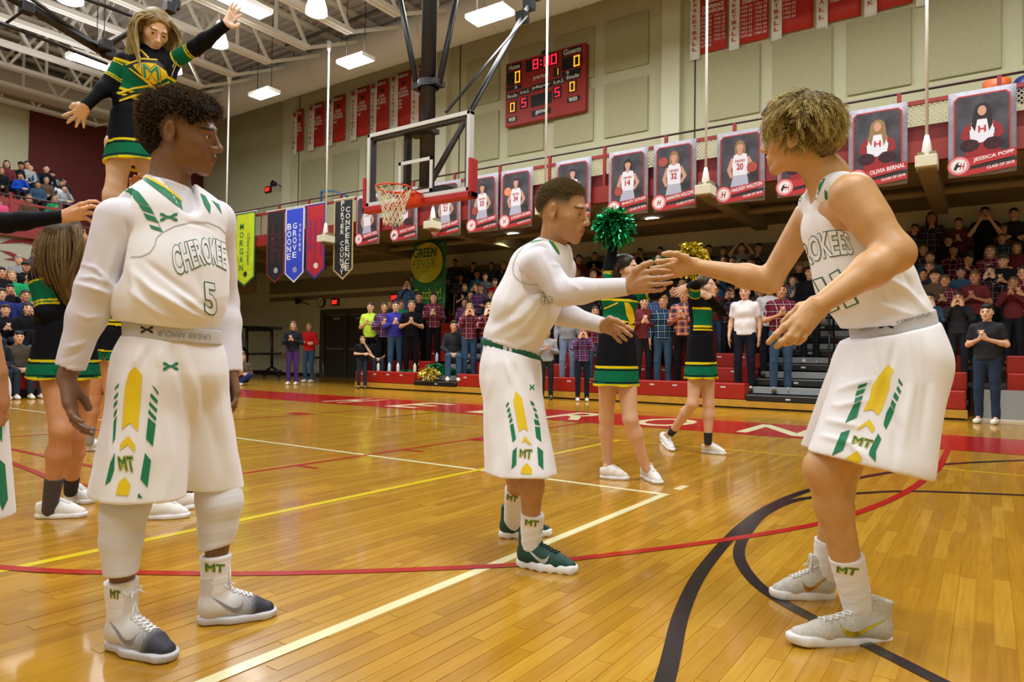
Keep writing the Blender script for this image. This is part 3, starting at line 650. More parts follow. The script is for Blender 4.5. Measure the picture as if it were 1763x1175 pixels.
        V,F=text2d('H',.03); V=[(a+b_*.25,b_) for a,b_ in V]; flat('badge_letter',fit(V,.10 if not cheer else .15,.11,.19 if not cheer else .22,.23 if not cheer else .21),F,(O[0],O[1]-.0135,O[2]),(1,0,0),(0,0,1),RD,e)
        def slant(V): return [(a,b_+a*.14) for a,b_ in V]
        if nm: V,F=text2d(nm,.02); flat('lettering',slant(fit(V,.33 if len(nm)<14 else .29,.15,.84,.22)),F,(O[0],O[1]-.011,O[2]),(1,0,0),(0,0,1),WH,e)
        V,F=text2d('CLASS OF 2018',.02); flat('lettering',slant(fit(V,.5,.005,.84,.05)),F,(O[0],O[1]-.012,O[2]),(1,0,0),(0,0,1),WH,e)
posters()
def pennants():
    D=[(-19.42,-18.42,5.22,2.92,'c8dc14','1f6b45','1f6b45',[('MORGAN',.33,.13,.8,.10),('CHEROKEES',.68,.28,.72,.06)],'lime green pennant with green lettering and border'),(-17.83,-17.0,5.12,2.95,'17141a','7a1c22','5c1c22',[('WASHINGTON',.35,.12,.72,.08),('TWP',.55,.3,.62,.07),('SENATORS',.75,.25,.7,.05)],'black pennant with dark red border and dim lettering'),
       (-16.96,-16.12,5.12,2.92,'2a45c8','d8dcec','dfe4f2',[('BOONE',.22,.2,.7,.11),('GROVE',.52,.2,.68,.11),('WOLVES',.8,.22,.6,.05)],'blue pennant with white lettering and white border'),(-16.02,-15.22,5.12,2.98,'b01624','2a34a0','5a2a6c',[('SOUTH',.22,.2,.62,.08),('CENTRAL',.5,.2,.75,.08),('SATELLITES',.8,.2,.7,.05)],'red pennant with blue border and purple lettering'),
       (-14.86,-14.08,5.12,2.9,'15181c','b5a56a','cfd2c8',[('PORTER COUNTY',.45,.02,.94,.09),('CONFERENCE',.72,.1,.9,.11)],'black pennant with gold border and long white lettering')]
    for k,(x0,x1,z1,z0,c,bc,tc,T,lab) in enumerate(D):
        y=12.81; e=empty('conference_pennant',((x0+x1)/2,y,z0),0,lab+' hanging on the rail','pennant','pennants on the railing'); w=x1-x0; zt=z0+.28
        b=MB(); b.prism([(x0,zt),((x0+x1)/2,z0),(x1,zt),(x1,z1),(x0,z1)],y-.004,y+.004,1); b.build('border',mat('pennant_border_%d'%k,bc,.6),e)
        t=.05; b=MB(); b.prism([(x0+t,zt+.02),((x0+x1)/2,z0+.06),(x1-t,zt+.02),(x1-t,z1-t),(x0+t,z1-t)],y-.008,y-.004,1); b.build('cloth',mat('pennant_cloth_%d'%k,c,.55,noise=.12,nscale=3),e)
        b=MB(); b.tube([(x0-.05,y,z1),(x1+.05,y,z1)],.015,6); b.build('rod',WSTEEL,e)
        for s,u,v0,v1,sz in T:
            n=len(s)
            for i,ch in enumerate(s):
                if ch==' ': continue
                V,F=text2d(ch,.02); zc=z1-(v0+(v1-v0)*(i+.5)/n)*(z1-z0); sw=sz*1.75; h=min(sw*1.1,(v1-v0)*(z1-z0)/n*.82); V=fit(V,-sw*w*.55,-h*.5,sw*w*.55,h*.5); flat('letter',V,F,(x0+w*u,y-.011,zc),(1,0,0),(0,0,1),mat('pennant_text_%d'%k,tc,.6),e)
        flatpoly('emblem',ell2(0,0,.1,.09,9),(x0+w*.55,y-.010,z0+.38),mat('pennant_emblem_%d'%k,['1c2c24','a8acac','9aa4c8','e2e0de','b8b49a'][k],.7,noise=.6,nscale=30),e)
pennants()
def champion_banners():
    WH=mat('banner_white','f2f0ee',.55); RD=mat('banner_red','c0281e',.5,noise=.06,nscale=2)
    def ban(x0,w,z0,z1,side,lines,cols,lab,grp,gap=0.):
        y=17.43; e=empty('championship_banner',(x0,y,z0),0,lab,'banner',grp); ws=w*(.27 if x0>-10 else .38)
        for nm,a,b_,m,dz in (('white_strip',x0,x0+ws,WH,-.12),('red_field',x0+ws,x0+w,RD,0)):
            V=[];F=[];n=5
            for i in range(n+1):
                for j in range(n+1): u=a+(b_-a)*i/n; v=z0+dz+(z1-z0-dz)*j/n; V.append((u,y+.03*math.sin(u*5.)*(1-j/n),v))
            for i in range(n):
                for j in range(n): q=i*(n+1)+j; F.append((q,q+n+1,q+n+2,q+1))
            b=MB(); b.add(V,F); o=b.build(nm,m,e,True); md=o.modifiers.new('s','SOLIDIFY'); md.thickness=.006
        yy=y-.045
        for i,ch in enumerate(side): V,F=text2d(ch,.015); zc=z1-.38-(z1-z0-.45)*(i+.5)/len(side); flat('letter',fit(V,-.055,-.05,.055,.05),F,(x0+ws*.5,yy,zc),(1,0,0),(0,0,1),RD,e)
        flatpoly('ball_emblem',ell2(0,0,.085,.085,12),(x0+ws*.5,yy,z1-.16),RD,e)
        flatpoly('hawk_emblem',[(-.15,.08),(-.05,.0),(0,.04),(.07,0),(.15,.1),(.06,-.06),(.02,-.12),(-.05,-.06)],(x0+ws+(w-ws)*.5,yy,z1-.38),mat('hawk_grey','2a2428',.7),e)
        for s,u0,u1,v,h in lines:
            V,F=text2d(s,.02); a=x0+ws+(w-ws)*u0; b_=x0+ws+(w-ws)*u1; V=fit(V,a,z1-v-h,b_,z1-v); flat('lettering',V,F,(0,yy,0),(1,0,0),(0,0,1),WH,e)
        if cols:
            nr,nc,v=cols
            for c_ in range(nc):
                for r_ in range(nr[c_]):
                    V,F=text2d('19%d-%02d'%(30+7*r_%60+c_,(31+7*r_)%99),.0); a=x0+ws+(w-ws)*(.05+.5*c_); V=fit(V,a,z1-v-.07-r_*.105,a+(w-ws)*.4,z1-v-r_*.105); flat('year',V,F,(0,yy,0),(1,0,0),(0,0,1),WH,e)
    for k in range(6):
        x=-6.45+1.03*k; ls=[('HEBRON H.S.',.12,.88,.12,.12),('HAWKS',.25,.75,.55,.1)]+([('CONFERENCE',.1,.9,.70,.1),('CHAMPIONS',.1,.9,.83,.1)] if k<3 else [('SECTIONAL',.1,.9,.70,.1),('CHAMPIONS',.1,.9,.83,.1)])
        ban(x,.97,8.84,10.75,['BASKETBALL','BASKETBALL','BASKETBALL','FOOTBALL','TRACK','SOFTBALL'][k],ls,[((8,7),2,.98),((8,8),2,.98),((6,1),2,.98),((5,0),2,.98),((7,0),2,.98),((4,0),2,.98)][k],'red and white championship banner high on the right wall, %s from the pilaster'%ORD[k],'championship banners on the right')
    sd=['SOCCER','SOCCER','SOCCER','BASKETBALL','BASKETBALL','BASKETBALL','FOOTBALL']
    for k,x in enumerate((-22.75,-21.8,-20.75,-19.45,-18.4,-17.4,-16.4)):
        w=[.62,.9,1.0,.98,.9,.98,.9][k]
        ban(x,w,8.86+.0*k,10.5+.05*k,sd[k],[('HEBRON H.S.',.12,.88,.1,.11),('HAWKS',.25,.75,.55,.1),('SECTIONAL',.12,.88,.68,.1),('CHAMPIONS',.1,.9,.8,.1),('1997',.1,.4,.97,.09)]+([('1998',.1,.4,1.09,.09),('1999',.1,.4,1.21,.09)] if k==5 else []),None,'red and white championship banner left of the basket mast, %s from the left'%ORD[k],'championship banners on the left')
champion_banners()
def basket():
    e=empty('basketball_hoop',(-6.35,6.85,2.9),0,'ceiling-hung basketball hoop with glass backboard and red padding','basketball hoop'); X0,X1,Z0,Z1,Y=-7.28,-5.42,2.98,4.02,6.85
    FR=mat('white_backboard_frame','c9c9c6',.45); PAD=mat('red_backboard_pad','a8221f',.45); t=.055
    b=MB(); b.box((X0,Y,Z1-t),(X1,Y+.09,Z1)); b.box((X0,Y,Z0),(X1,Y+.09,Z0+t)); b.box((X0,Y,Z0),(X0+t,Y+.09,Z1)); b.box((X1-t,Y,Z0),(X1,Y+.09,Z1)); b.build('board_frame',FR,e,bev=.006)
    b=MB(); s=.035; b.box((X0+t,Y+.02,Z1-t-s),(X1-t,Y+.12,Z1-t)); b.box((X0+t,Y+.02,Z0+t),(X0+t+s,Y+.10,Z1-t)); b.box((X1-t-s,Y+.02,Z0+t),(X1-t,Y+.10,Z1-t)); b.build('inner_frame',mat('dark_backboard_steel','2a2e30',.5),e)
    g=bpy.data.materials.new('clear_glass'); g.use_nodes=True; N,L=nodes(g); N.remove(N['Principled BSDF']); tr=N.new('ShaderNodeBsdfTransparent'); gl=N.new('ShaderNodeBsdfGlossy'); gl.inputs['Roughness'].default_value=.03; fr=N.new('ShaderNodeFresnel'); mx=N.new('ShaderNodeMixShader'); mx.inputs[0].default_value=.07; L.new(tr.outputs[0],mx.inputs[1]); L.new(gl.outputs[0],mx.inputs[2]); L.new(mx.outputs[0],N['Material Output'].inputs[0])
    b=MB(); b.box((X0+t,Y+.01,Z0+t),(X1-t,Y+.022,Z1-t)); b.build('glass',g,e)
    cx=-6.35; b=MB(); q=.045; a0,a1,c0,c1=cx-.305,cx+.305,3.05,3.52
    for A0,A1 in (((a0,c1-q),(a1,c1)),((a0,c0),(a1,c0+q)),((a0,c0),(a0+q,c1)),((a1-q,c0),(a1,c1))): b.box((A0[0],Y-.002,A0[1]),(A1[0],Y+.008,A1[1]))
    b.build('target_square',FR,e)
    b=MB(); b.box((X0-.05,Y-.03,Z0-.09),(X1+.05,Y+.12,Z0+.0)); b.box((X0-.05,Y-.03,Z0-.09),(X0-.0,Y+.12,Z0+.42)); b.box((X1,Y-.03,Z0-.09),(X1+.05,Y+.12,Z0+.42)); b.build('edge_padding',PAD,e,bev=.015)
    OR=mat('orange_rim_paint','d8431c',.4,.1); rc_=(cx,6.45,3.05); b=MB(); b.tube([(cx+.235*math.cos(a),6.45+.235*math.sin(a),3.05) for a in np.linspace(0,2*PI,33)],.0115,8,False); b.tube([(cx-.16,6.83,3.02),(cx-.18,6.62,3.035),(cx,6.70,3.03),(cx+.18,6.62,3.035),(cx+.16,6.83,3.02)],.01,6); b.build('rim',OR,e,True)
    b=MB(); b.box((cx-.16,6.70,2.90),(cx+.16,6.85,3.045)); b.build('rim_bracket',OR,e,bev=.02)
    NW=mat('net_cord','d9d4b8',.8); b=MB(); n=12; lv=[(.235,3.04),(.2,2.95),(.168,2.86),(.145,2.78),(.13,2.70),(.125,2.63),(.12,2.57)]
    for i in range(n):
        for sg in (-1,1):
            pts=[]
            for j,(r_,z_) in enumerate(lv): a=2*PI*(i+sg*.5*j)/n; pts.append((cx+r_*math.cos(a),6.45+r_*math.sin(a),z_))
            b.tube(pts,.0062,5,False)
    tag(b.build('net',NW,e,True),kind='stuff')
    mx_=-6.36; b=MB(); b.tube([(mx_,7.1,3.2),(mx_,7.1,11.2)],.105,20); b.build('mast',BLACK,e,True)
    b=MB(); b.lathe((mx_,7.1,4.62),[(.15,-.05),(.15,.05)],16); b.box((mx_-.22,7.0,4.57),(mx_+.22,7.2,4.65)); b.build('collar',BLACK,e)
    for sx,top in ((-.2,P(672,-90,10.5)),(.2,P(803,-90,10.5))): b=MB(); b.tube([(mx_+sx,7.1,4.6),top],.042,10); b.build('side_strut',BLACK,e,True)
    b=MB(); b.box((mx_-.22,6.95,3.9),(mx_+.2,7.12,3.96)); b.box((-6.66,6.95,3.1),(-6.60,7.05,3.95)); b.box((-6.6,6.93,3.05),(-5.9,7.12,3.14)); b.build('mounting_plate',BLACK,e)
    b=MB(); p0=P(745,308,9.45); p1=P(930,-25,13.5); b.tube([p0,p1],.045,12); b.build('diagonal_brace',BLACK,e,True)
    b=MB(); p2=P(768,193,9.5); p3=P(908,28,12.6); b.tube([p2,p3],.02,8); b.build('thin_brace',BLACK,e,True)
    for f in (.78,.86,.93): q_=p0+(p1-p0)*f; b=MB(); b.box(q_-.09,q_+.09); b.build('clamp',BLACK,e)
    # second basket folded up under the roof, top left
    e=empty('folded_basket_frame',P(120,50,9.5),0,'black folded basket frame of beams and rods under the roof, top left','basket frame')
    BM=mat('black_beam','0d0c10',.5)
    for nm,pts,r_ in (('main_beam',[(-60,-48,8.6),(55,15,9.0),(192,98,9.8)],.062),('rod',[(30,-20,8.8),(105,35,9.2),(190,92,9.9)],.026),('rod',[(-30,28,8.6),(60,62,9.2),(185,110,10)],.024),('rod',[(120,-12,9),(235,30,9.6)],.026),('rod',[(188,77,9.7),(300,8,10.5)],.036),('rod',[(8,42,9),(46,14,9)],.018)):
        b=MB(); b.tube([P(*p) for p in pts],r_,10); b.build(nm,BM,e,True)
    for p in ((182,78,9.6),(188,92,9.7),(292,14,10.3),(300,8,10.4),(46,14,8.9)): q_=P(*p); b=MB(); b.box(q_-.07,q_+.07); b.build('clamp',BM,e,bev=.01)
basket()
def bleachers():
    e=empty('bleachers',(-7,15,0),0,'red telescopic bleachers with grey aisle steps along the far side','bleachers'); Yf,dY,rz=12.53,.6,.275
    X=lambda px_: PL(px_,690,1,Yf)[0]
    LX,A0,A1,B0,B1,RX=PL(611,660,1,Yf)[0],PL(713,672,1,Yf)[0],PL(785,678,1,Yf)[0],PL(1284,705,1,Yf)[0],PL(1425,712,1,Yf)[0],PL(1666,722,1,Yf)[0]
    seg=[(LX,A0),(A1,B0),(B1,RX)]; TAG=mat('silver_seat_tag','c9ccca',.5)
    OAK=WOODK
    b=MB(); b.box((LX,Yf,.03),(RX,Yf+.03,.155)); b.build('oak_kickboard',OAK,e,bev=.004); 
    b=MB(); b.box((LX+.1,Yf+.05,0),(RX-.05,Yf+.1,.03)); b.box((LX+.02,Yf+.04,.15),(RX-.02,Yf+.2,.26)); b.build('black_base',BLACK,e)
    for k in range(8):
        y=Yf+dY*k; zs=.16+rz*k
        for (a,c) in seg:
            if k==7 and a==LX: pass
            aa,cc=a+.02,c-.02
            n=max(1,int(round((cc-aa)/1.9)))
            b=MB(); b.box((aa,y-.0,zs),(cc,y+.3,zs+.29)); b.build('bench_seat',REDP,e,bev=.02)
            if k<4:
                for j in range(int((cc-aa)/.46)):
                    xx=aa+.2+.46*j; m=MB(); m.box((xx,y-.004,zs+.2),(xx+.09,y+.002,zs+.23)); m.build('seat_tag',TAG,e)
        b=MB(); b.box((LX,y+.3,zs+.05),(RX,y+dY+.02,zs+.115)); b.build('foot_platform',mat('dark_platform','33373a',.6),e)
        b=MB(); b.box((LX+.05,y+.4,0),(RX-.05,y+.46,zs+.05)); b.build('understructure',BLACK,e) 
        for (a,c) in ((A0,A1),(B0,B1)):
            b=MB(); b.box((a,y,zs-.02),(c,y+.02,zs+.08)); b.build('step_nosing',BLACK,e); b=MB(); b.box((a,y+.02,zs+.05),(c,y+.3,zs+.09)); b.build('step_tread',GREY,e)
            b=MB(); b.box((a+.04,y+.3,zs+.09),(c-.04,y+.62,zs+.225)); b.build('aisle_step',GREY,e,bev=.005); m=MB(); m.box(((a+c)/2,y-.004,zs+.02),((a+c)/2+.08,y,zs+.05)); m.build('step_tag',TAG,e)
    b=MB(); b.box((LX-.28,Yf+.55,0),(LX,Yf+.6,.30)); b.build('end_panel',GREY,e); b=MB(); b.box((LX-.28,Yf+.5,.43),(LX+.02,Yf+.75,.7)); b.build('bench_seat',REDP,e,bev=.02)
    # right wing
    b=MB(); b.box((RX+.12,Yf+.25,.04),(6,Yf+.3,.47)); b.build('front_panel',mat('pale_grey_panel','9aa0a3',.5),e)
    b=MB(); b.box((RX+.12,Yf+.24,.0),(6,Yf+.3,.035)); b.build('panel_edge',WSTEEL,e)
    for k in range(1,8):
        y=Yf+dY*k; zs=.16+rz*k; b=MB(); b.box((RX+.5,y,zs),(6,y+.3,zs+.29)); b.build('bench_seat',REDP,e,bev=.02); b=MB(); b.box((RX,y+.3,zs+.05),(6,y+dY+.02,zs+.115)); b.build('foot_platform',mat('dark_platform','33373a',.6),e)
    # end rails (black hoops)
    for k in (3,5,7):
        y=Yf+dY*k+.1; z=.16+rz*k; b=MB(); x=LX-.03; b.tube([(x,y,z),(x,y,z+1.05),(x,y+.06,z+1.13),(x,y+.74,z+1.13),(x,y+.8,z+1.05),(x,y+.8,z)],.022,8)
        for j in range(1,5): b.tube([(x,y+.16*j,z),(x,y+.16*j,z+1.12)],.014,6)
        b.build('end_rail',BLACK,e,True)
    for px_ in (784,1424):
        for k in (1,3):
            x=PL(px_,660,1,Yf+dY*k)[0]; y=Yf+dY*k+.2; z=.3+rz*k; b=MB(); b.tube([(x,y,z-.2),(x,y,z+.75),(x,y+.05,z+.8),(x,y+.4,z+.8),(x,y+.45,z+.75),(x,y+.45,z)],.02,8); b.build('aisle_handrail',BLACK,e,True)
    # left bleachers (seen at the left edge, facing the court)
    e2=empty('bleachers',(-16,4,0),0,'left end bleachers where a seated crowd in dark clothes sits','bleachers')
    for k in range(9):
        x=-14.55-.6*k; z=.16+rz*k; b=MB(); b.box((x-.3,-6,z),(x,9.0,z+.28)); b.build('bench_seat',REDP,e2); b=MB(); b.box((x-.62,-6,z+.05),(x-.3,9.0,z+.115)); b.build('foot_platform',mat('dark_platform','33373a',.6),e2); b=MB(); b.box((x-.5,-5.9,0),(x-.45,8.9,z)); b.build('understructure',BLACK,e2)
    e3=empty('bleachers',(-25,3,4.38),0,'upper balcony bench rows behind the red railing, far left','bleachers')
    for k in range(6):
        x=-24.3-.62*k; z=4.41+.32*k; b=MB(); b.box((x-.32,-6,z+.15),(x,9.6,z+.43)); b.build('bench_seat',REDP,e3); b=MB(); b.box((x-.64,-6,z-.02+.32*0),(x,9.6,z+.02)); b.build('foot_platform',mat('dark_platform','33373a',.6),e3); b=MB(); b.box((x-.62,-6,4.41),(x-.58,9.6,z+.3)); b.build('understructure',BLACK,e3)
bleachers()
def green_banner():
    def bx(x,y): p=PL(x,y,1,14.9); return p[0],p[2]
    e=empty('cloth_banner',(-13.2,14.9,2.4),0,'hand-painted green and yellow cloth banner hanging behind the standing students','banner')
    x0,z1=bx(712,420); x1,_=bx(767,416); z1=4.15; z0=2.2; V=[];F=[];n=10
    for i in range(n+1):
        for j in range(n+1): u=x0+(x1-x0)*i/n; v=z0+(z1-z0)*j/n; V.append((u,14.9+.05*math.sin(i*.9),v))
    for i in range(n):
        for j in range(n): q=i*(n+1)+j; F.append((q,q+n+1,q+n+2,q+1))
    b=MB(); b.add(V,F); o=b.build('cloth',mat('painted_green_cloth','2f7a44',.8,noise=.5,nscale=2.5),e,True); o.modifiers.new('s','SOLIDIFY').thickness=.01
    w=x1-x0; O=(x0,14.83,z0); H=z1-z0
    flatpoly('ball',ell2(w*.48,H*.68,w*.50,H*.30,28),O,mat('painted_yellow_ball','b3b32c',.8,noise=.4,nscale=3),e)
    for s,u0,u1,v0,v1,m in (('GREEN',.06,.78,.76,.90,mat('dark_green_marker','17503c',.8)),('FEVER',.06,.78,.60,.73,mat('olive_marker','6f8a2a',.8)),('Catch it!',.08,.94,.14,.30,mat('lime_marker','b4cc28',.8))):
        V,F=text2d(s,.02 if s=='GREEN' else .0); flat('lettering',fit(V,w*u0,H*v0,w*u1,H*v1),F,(O[0],O[1]-.01,O[2]),(1,0,0),(0,0,1),m,e)
green_banner()
def small_things():
    # bottles and pompoms on the first bench
    for i,(x,y,c,lab) in enumerate(((651,640,'c9d8d0','clear drink bottle with orange cap on the red bench'),(670,641,'c4d2e6','slim clear water bottle second from left on the red bench'),(685,642,'d6dadc','clear water bottle third from left on the red bench'),(714,643,'cfd8c0','clear water bottle beside the gold pompom'),(752,633,'c8cfe0','blue-tinted water bottle at the aisle end'))):
        p=PL(x,y,1,12.68); z=.45 if i<4 else .72; Y=12.68 if i<4 else 13.3; p=PL(x,y,1,Y); e=empty('water_bottle',(p[0],Y,z),0,lab,'bottle','bottles on the bench')
        m=MB(); m.lathe((p[0],Y,z),[(.036,0),(.038,.02),(.038,.15),(.03,.18),(.015,.2)],12); m.build('bottle_body',mat('pale_plastic_%d'%i,c,.2,alpha=.8),e,True); m=MB(); m.lathe((p[0],Y,z),[(.017,.2),(.017,.23)],10); m.build('cap',mat('bottle_cap_%d'%i,'d8601c' if i==0 else 'c8d0e0',.5),e)
    # equipment rack, chair, stool at the far left
    e=empty('equipment_rack',P(445,645,23.5)*A(1,1,0),0,'tall black wheeled rack against the dim wall','rack'); q=lambda x,y:P(x,y,23.5); b=MB()
    o=PL(425,645,2,0.); 
    b=MB(); Y=15.8; g=lambda x,y: tuple(PL(x,y,1,Y))
    for a,c,r in ((g(425,565),g(425,640),.05),(g(468,563),g(468,634),.05),(g(412,563),g(484,566),.05),(g(425,610),g(483,609),.035),(g(425,640),g(484,640),.05),(g(468,632),g(456,640),.04),(g(468,632),g(480,640),.04)): b.tube([a,c],r,8)
    b.build('frame',BLACK,e,True); b=MB(); b.bar(g(425,568),g(468,568),.12,.12); b.build('crossbar',BLACK,e)
    for x in (428,455,480): p=g(x,644); m=MB(); m.lathe((p[0],Y,.08),[(.07,-.03),(.07,.03)],12,1); m.build('wheel',BLACK,e,True)
    p=PL(529,658,2,0.); e=empty('bar_stool',p,0,'metal bar stool behind the woman in the red jacket','stool'); m=MB()
    for sx,sy in ((-1,-1),(1,-1),(1,1),(-1,1)): m.tube([(p[0]+sx*.2,p[1]+.3+sy*.2,0),(p[0]+sx*.14,p[1]+.3+sy*.14,.72)],.014,6)
    for z in (.3,): m.tube([(p[0]+sx*.18,p[1]+.3+sy*.18,z) for sx,sy in ((-1,-1),(1,-1),(1,1),(-1,1),(-1,-1))],.01,6)
    m.build('legs_frame',mat('chrome_leg','9a9a92',.3,.8),e,True); m=MB(); m.lathe((p[0],p[1]+.3,.72),[(.18,0),(.19,.03),(.17,.06)],18); m.build('seat',BLACK,e,True)
    # blue and orange things on the track behind the rail, right
    p=PL(1760,128,1,14.2); m=MB(); m.lathe(tuple(p+A(.1,0,-.3)),[(.1,-.2),(.35,0),(.2,.22),(.02,.3)],16); tag(m.build('gym_ball',mat('navy_vinyl','1b1f5a',.4),None,True),'dark blue ball on the track behind the rail at far right','ball')
    p=PL(1716,137,1,14.0); m=MB(); m.lathe(tuple(p+A(0,0,-.35)),[(.05,0),(.2,.1),(.2,.32),(.03,.38)],14); tag(m.build('gym_ball',mat('orange_vinyl','c05a28',.5),None,True),'orange ball on the track behind the rail, left of the blue ball','ball')
    # blue frame behind the rail left of the backboard
    Y=14.6; g=lambda x,y: tuple(A(*PL(x,y,1,Y))*A(1,1,1) if y<360 else A(PL(x,y,1,Y)[0],Y,4.39)); m=MB()
    for a,c in ((g(553,330),g(553,365)),(g(553,330),g(575,329)),(g(575,329),g(598,338)),(g(598,338),g(598,365))): m.bar(a,c,.06)
    tag(m.build('goal_frame',mat('blue_frame_paint','24506e',.5)),'blue metal frame on the track behind the railing','frame')
small_things()
print('fittings',time.time()-T0)
# ================================================================ PEOPLE
def vd(x,y,a,b,c):
    v=unit(ray(x,y)); r=unit(np.cross(v,(0,0,1.))); u=np.cross(r,v); return unit(r*a+u*b-v*c)
def frame(fwd,up=(0,0,1)):
    f=unit(fwd); x=unit(np.cross(f,up)); return np.stack([x,f,np.cross(x,f)],1)
def headprims(S,o,R,s=1.,k0=.02,nose=1.,female=False):
    T=lambda a:np.asarray(o)+R@(np.array(a,float)*s)
    E=lambda c,r,k=.02,op='U',Q=None: S.ell(T(c),np.array(r)*s,R if Q is None else R@Q,k*s,op)
    Cc=lambda a,b,ra,rb=None,k=.012,op='U',w=None,wf=1.: S.cap(T(a),T(b),ra*s,(ra if rb is None else rb)*s,k*s,None if w is None else R@np.array(w,float),wf,op)
    j=.9 if female else 1.
    E((0,-.015,.036),(.074,.097,.086),k0); E((0,.022,-.018),(.064*j,.07,.09),.025)
    for m in (-1,1):
        Cc((m*.05*j,.0,-.06),(m*.02*j,.066,-.096),.016,.014,.026)
        Cc((m*.046,.05,-.02),(m*.05,.03,-.018),.018,.016,.03)
    E((0,.076,-.098),(.019*j,.016,.016),.02)
    Cc((-.034,.08,.024),(.034,.08,.024),.0105,.0105,.014)
    for m in (-1,1):
        E((m*.031,.098,.002),(.017,.017,.0125),.012,'S')
        E((m*.0315,.0735,.002),(.0150,.0152,.0135),.004)
        E((m*.0325,.0885,.0015),(.0130,.0090,.0054),.002,'S')
    Cc((0,.086,.018),(0,.1095*nose,-.026),.0072,.0098,.01); S.sph(T((0,.1115*nose,-.0285)),.0105*s,.006*s)
    for m in (-1,1):
        S.sph(T((m*.0125,.101*nose,-.0325)),.0082*s,.006*s); S.sph(T((m*.0065,.107*nose,-.0405)),.0034*s,.002*s,'S')
    E((0,.08,-.062),(.028,.02,.024),.016)
    Cc((-.021,.087,-.0585),(0,.0985,-.0555),.0035,.0062,.005); Cc((.021,.087,-.0585),(0,.0985,-.0555),.0035,.0062,.003)
    Cc((-.017,.088,-.0685),(.017,.088,-.0685),.0045,.0045,.006); S.sph(T((0,.0945,-.070)),.0078*s,.006*s)
    E((0,.103,-.0632),(.023,.014,.0016),.0015,'S')
    Q=np.array([[.94,.34,0],[-.34,.94,0],[0,0,1]]); Q2=np.array([[.94,-.34,0],[.34,.94,0],[0,0,1]])
    for m,q in ((-1,Q2),(1,Q)):
        E((m*.079,-.012,.0),(.0075,.0195,.031),.006,'U',q); E((m*.087,-.006,.003),(.0065,.011,.019),.004,'S',q)
        S.sph(T((m*.078,-.004,-.026)),.008*s,.006*s)
    return T
def headcol(o,R,s,skin,lip,brow,scalp=None,shade=None,browy=.0,smile=0.):
    """natural colouring of a head: lips, brows, shaved hair at the sides"""
    def f(V):
        L=(V-np.asarray(o))@R/s; C=np.tile(np.array(lin(skin)),(len(V),1)); x,y,z=L.T
        def mix(m,c): 
            m=np.clip(m,0,1)[:,None]; return C*(1-m)+np.array(lin(c))*m
        near=(np.abs(L).max(1)<.16)
        C=mix(near*np.clip(1.25-((x/.0235)**2+((z+.0632-smile*x*x*14)/.0105)**2),0,1)*2*(y>.080),lip)
        bz=.0265+browy-.09*np.maximum(np.abs(x)-.03,0)
        C=mix(near*(y>.06)*np.clip(1.6-(np.abs(z-bz)/.0042)**2,0,1)*np.clip((np.abs(x)-.011)/.004,0,1)*np.clip((.054-np.abs(x))/.006,0,1),brow)
        C=mix(near*(y>.082)*np.clip(1.5-(np.abs(z-.0055)/.0016)**2,0,1)*(np.abs(np.abs(x)-.032)<.0135)*.9,brow)
        if scalp is not None:
            g=(z-(.02-.0*y))+np.clip(-.03-y,0,.05)*1.5; hair=np.clip(g/.03,0,1)*np.clip((.058-y+np.maximum(z-.06,0)*0)/.02,0,1)*np.clip((np.abs(z-.0)+np.abs(y+.01))/.03,0,1)
            ear=np.clip((np.abs(x)-.0755)/.004,0,1)*(np.abs(z)<.034); C=mix(near*hair*(1-ear),scalp)
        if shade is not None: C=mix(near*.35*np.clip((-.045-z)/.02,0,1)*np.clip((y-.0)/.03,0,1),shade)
        return C
    return f
eyeM=None
def eyes(o,R,s,parent,iris='3a2a18',gaze=(0,1,0)):
    T=lambda a:np.asarray(o)+R@(np.array(a,float)*s); g=unit(R@unit(np.array(gaze,float))); L=ploc(parent)
    for m in (-1,1):
        c=T((m*.032,.0735,.002)); bm=bmesh.new(); bmesh.ops.create_uvsphere(bm,u_segments=16,v_segments=12,radius=.0132*s)
        me=bpy.data.meshes.new('eye'); bm.to_mesh(me); bm.free()
        V=np.array([v.co[:] for v in me.vertices]); a=V@g/(.0132*s); C=np.where((a>.97)[:,None],lin('050505'),np.where((a>.86)[:,None],lin(iris),lin('d8d2c6')))
        setcol(me,C)
        for v in me.vertices: v.co=v.co+Vector(c-L)
        link('eye',me,mat('eye_white','ffffff',.15,vcol=True),parent,True)
def hand(S,w,kn,fingers,thumb,s=1.,pw=None,thick=.026):
    """w wrist point, kn four knuckle points (index..little), fingers = tip chains from each knuckle, thumb = chain"""
    kn=[A(*k) for k in kn]; w=A(*w); n=unit(np.cross(kn[0]-w,kn[3]-w)); side=unit(kn[3]-kn[0])
    for i,k in enumerate(kn):
        b=w+side*(i-1.5)*.011*s; S.cap(b,k,.0155*s,.0125*s,.012)
    for i,(k,ch) in enumerate(zip(kn,fingers)):
        pts=[k]+[A(*c) for c in ch]; r0=[.0105,.011,.0103,.009][i]*s; rs=[r0*(1-.09*j) for j in range(len(pts))]; S.chain(pts,rs,.007)
    pts=[A(*c) for c in thumb]; S.chain([w+(pts[0]-w)*.35]+pts,[.016*s,.0155*s]+[.0125*s,.0115*s,.0105*s][:len(pts)-1],.012)
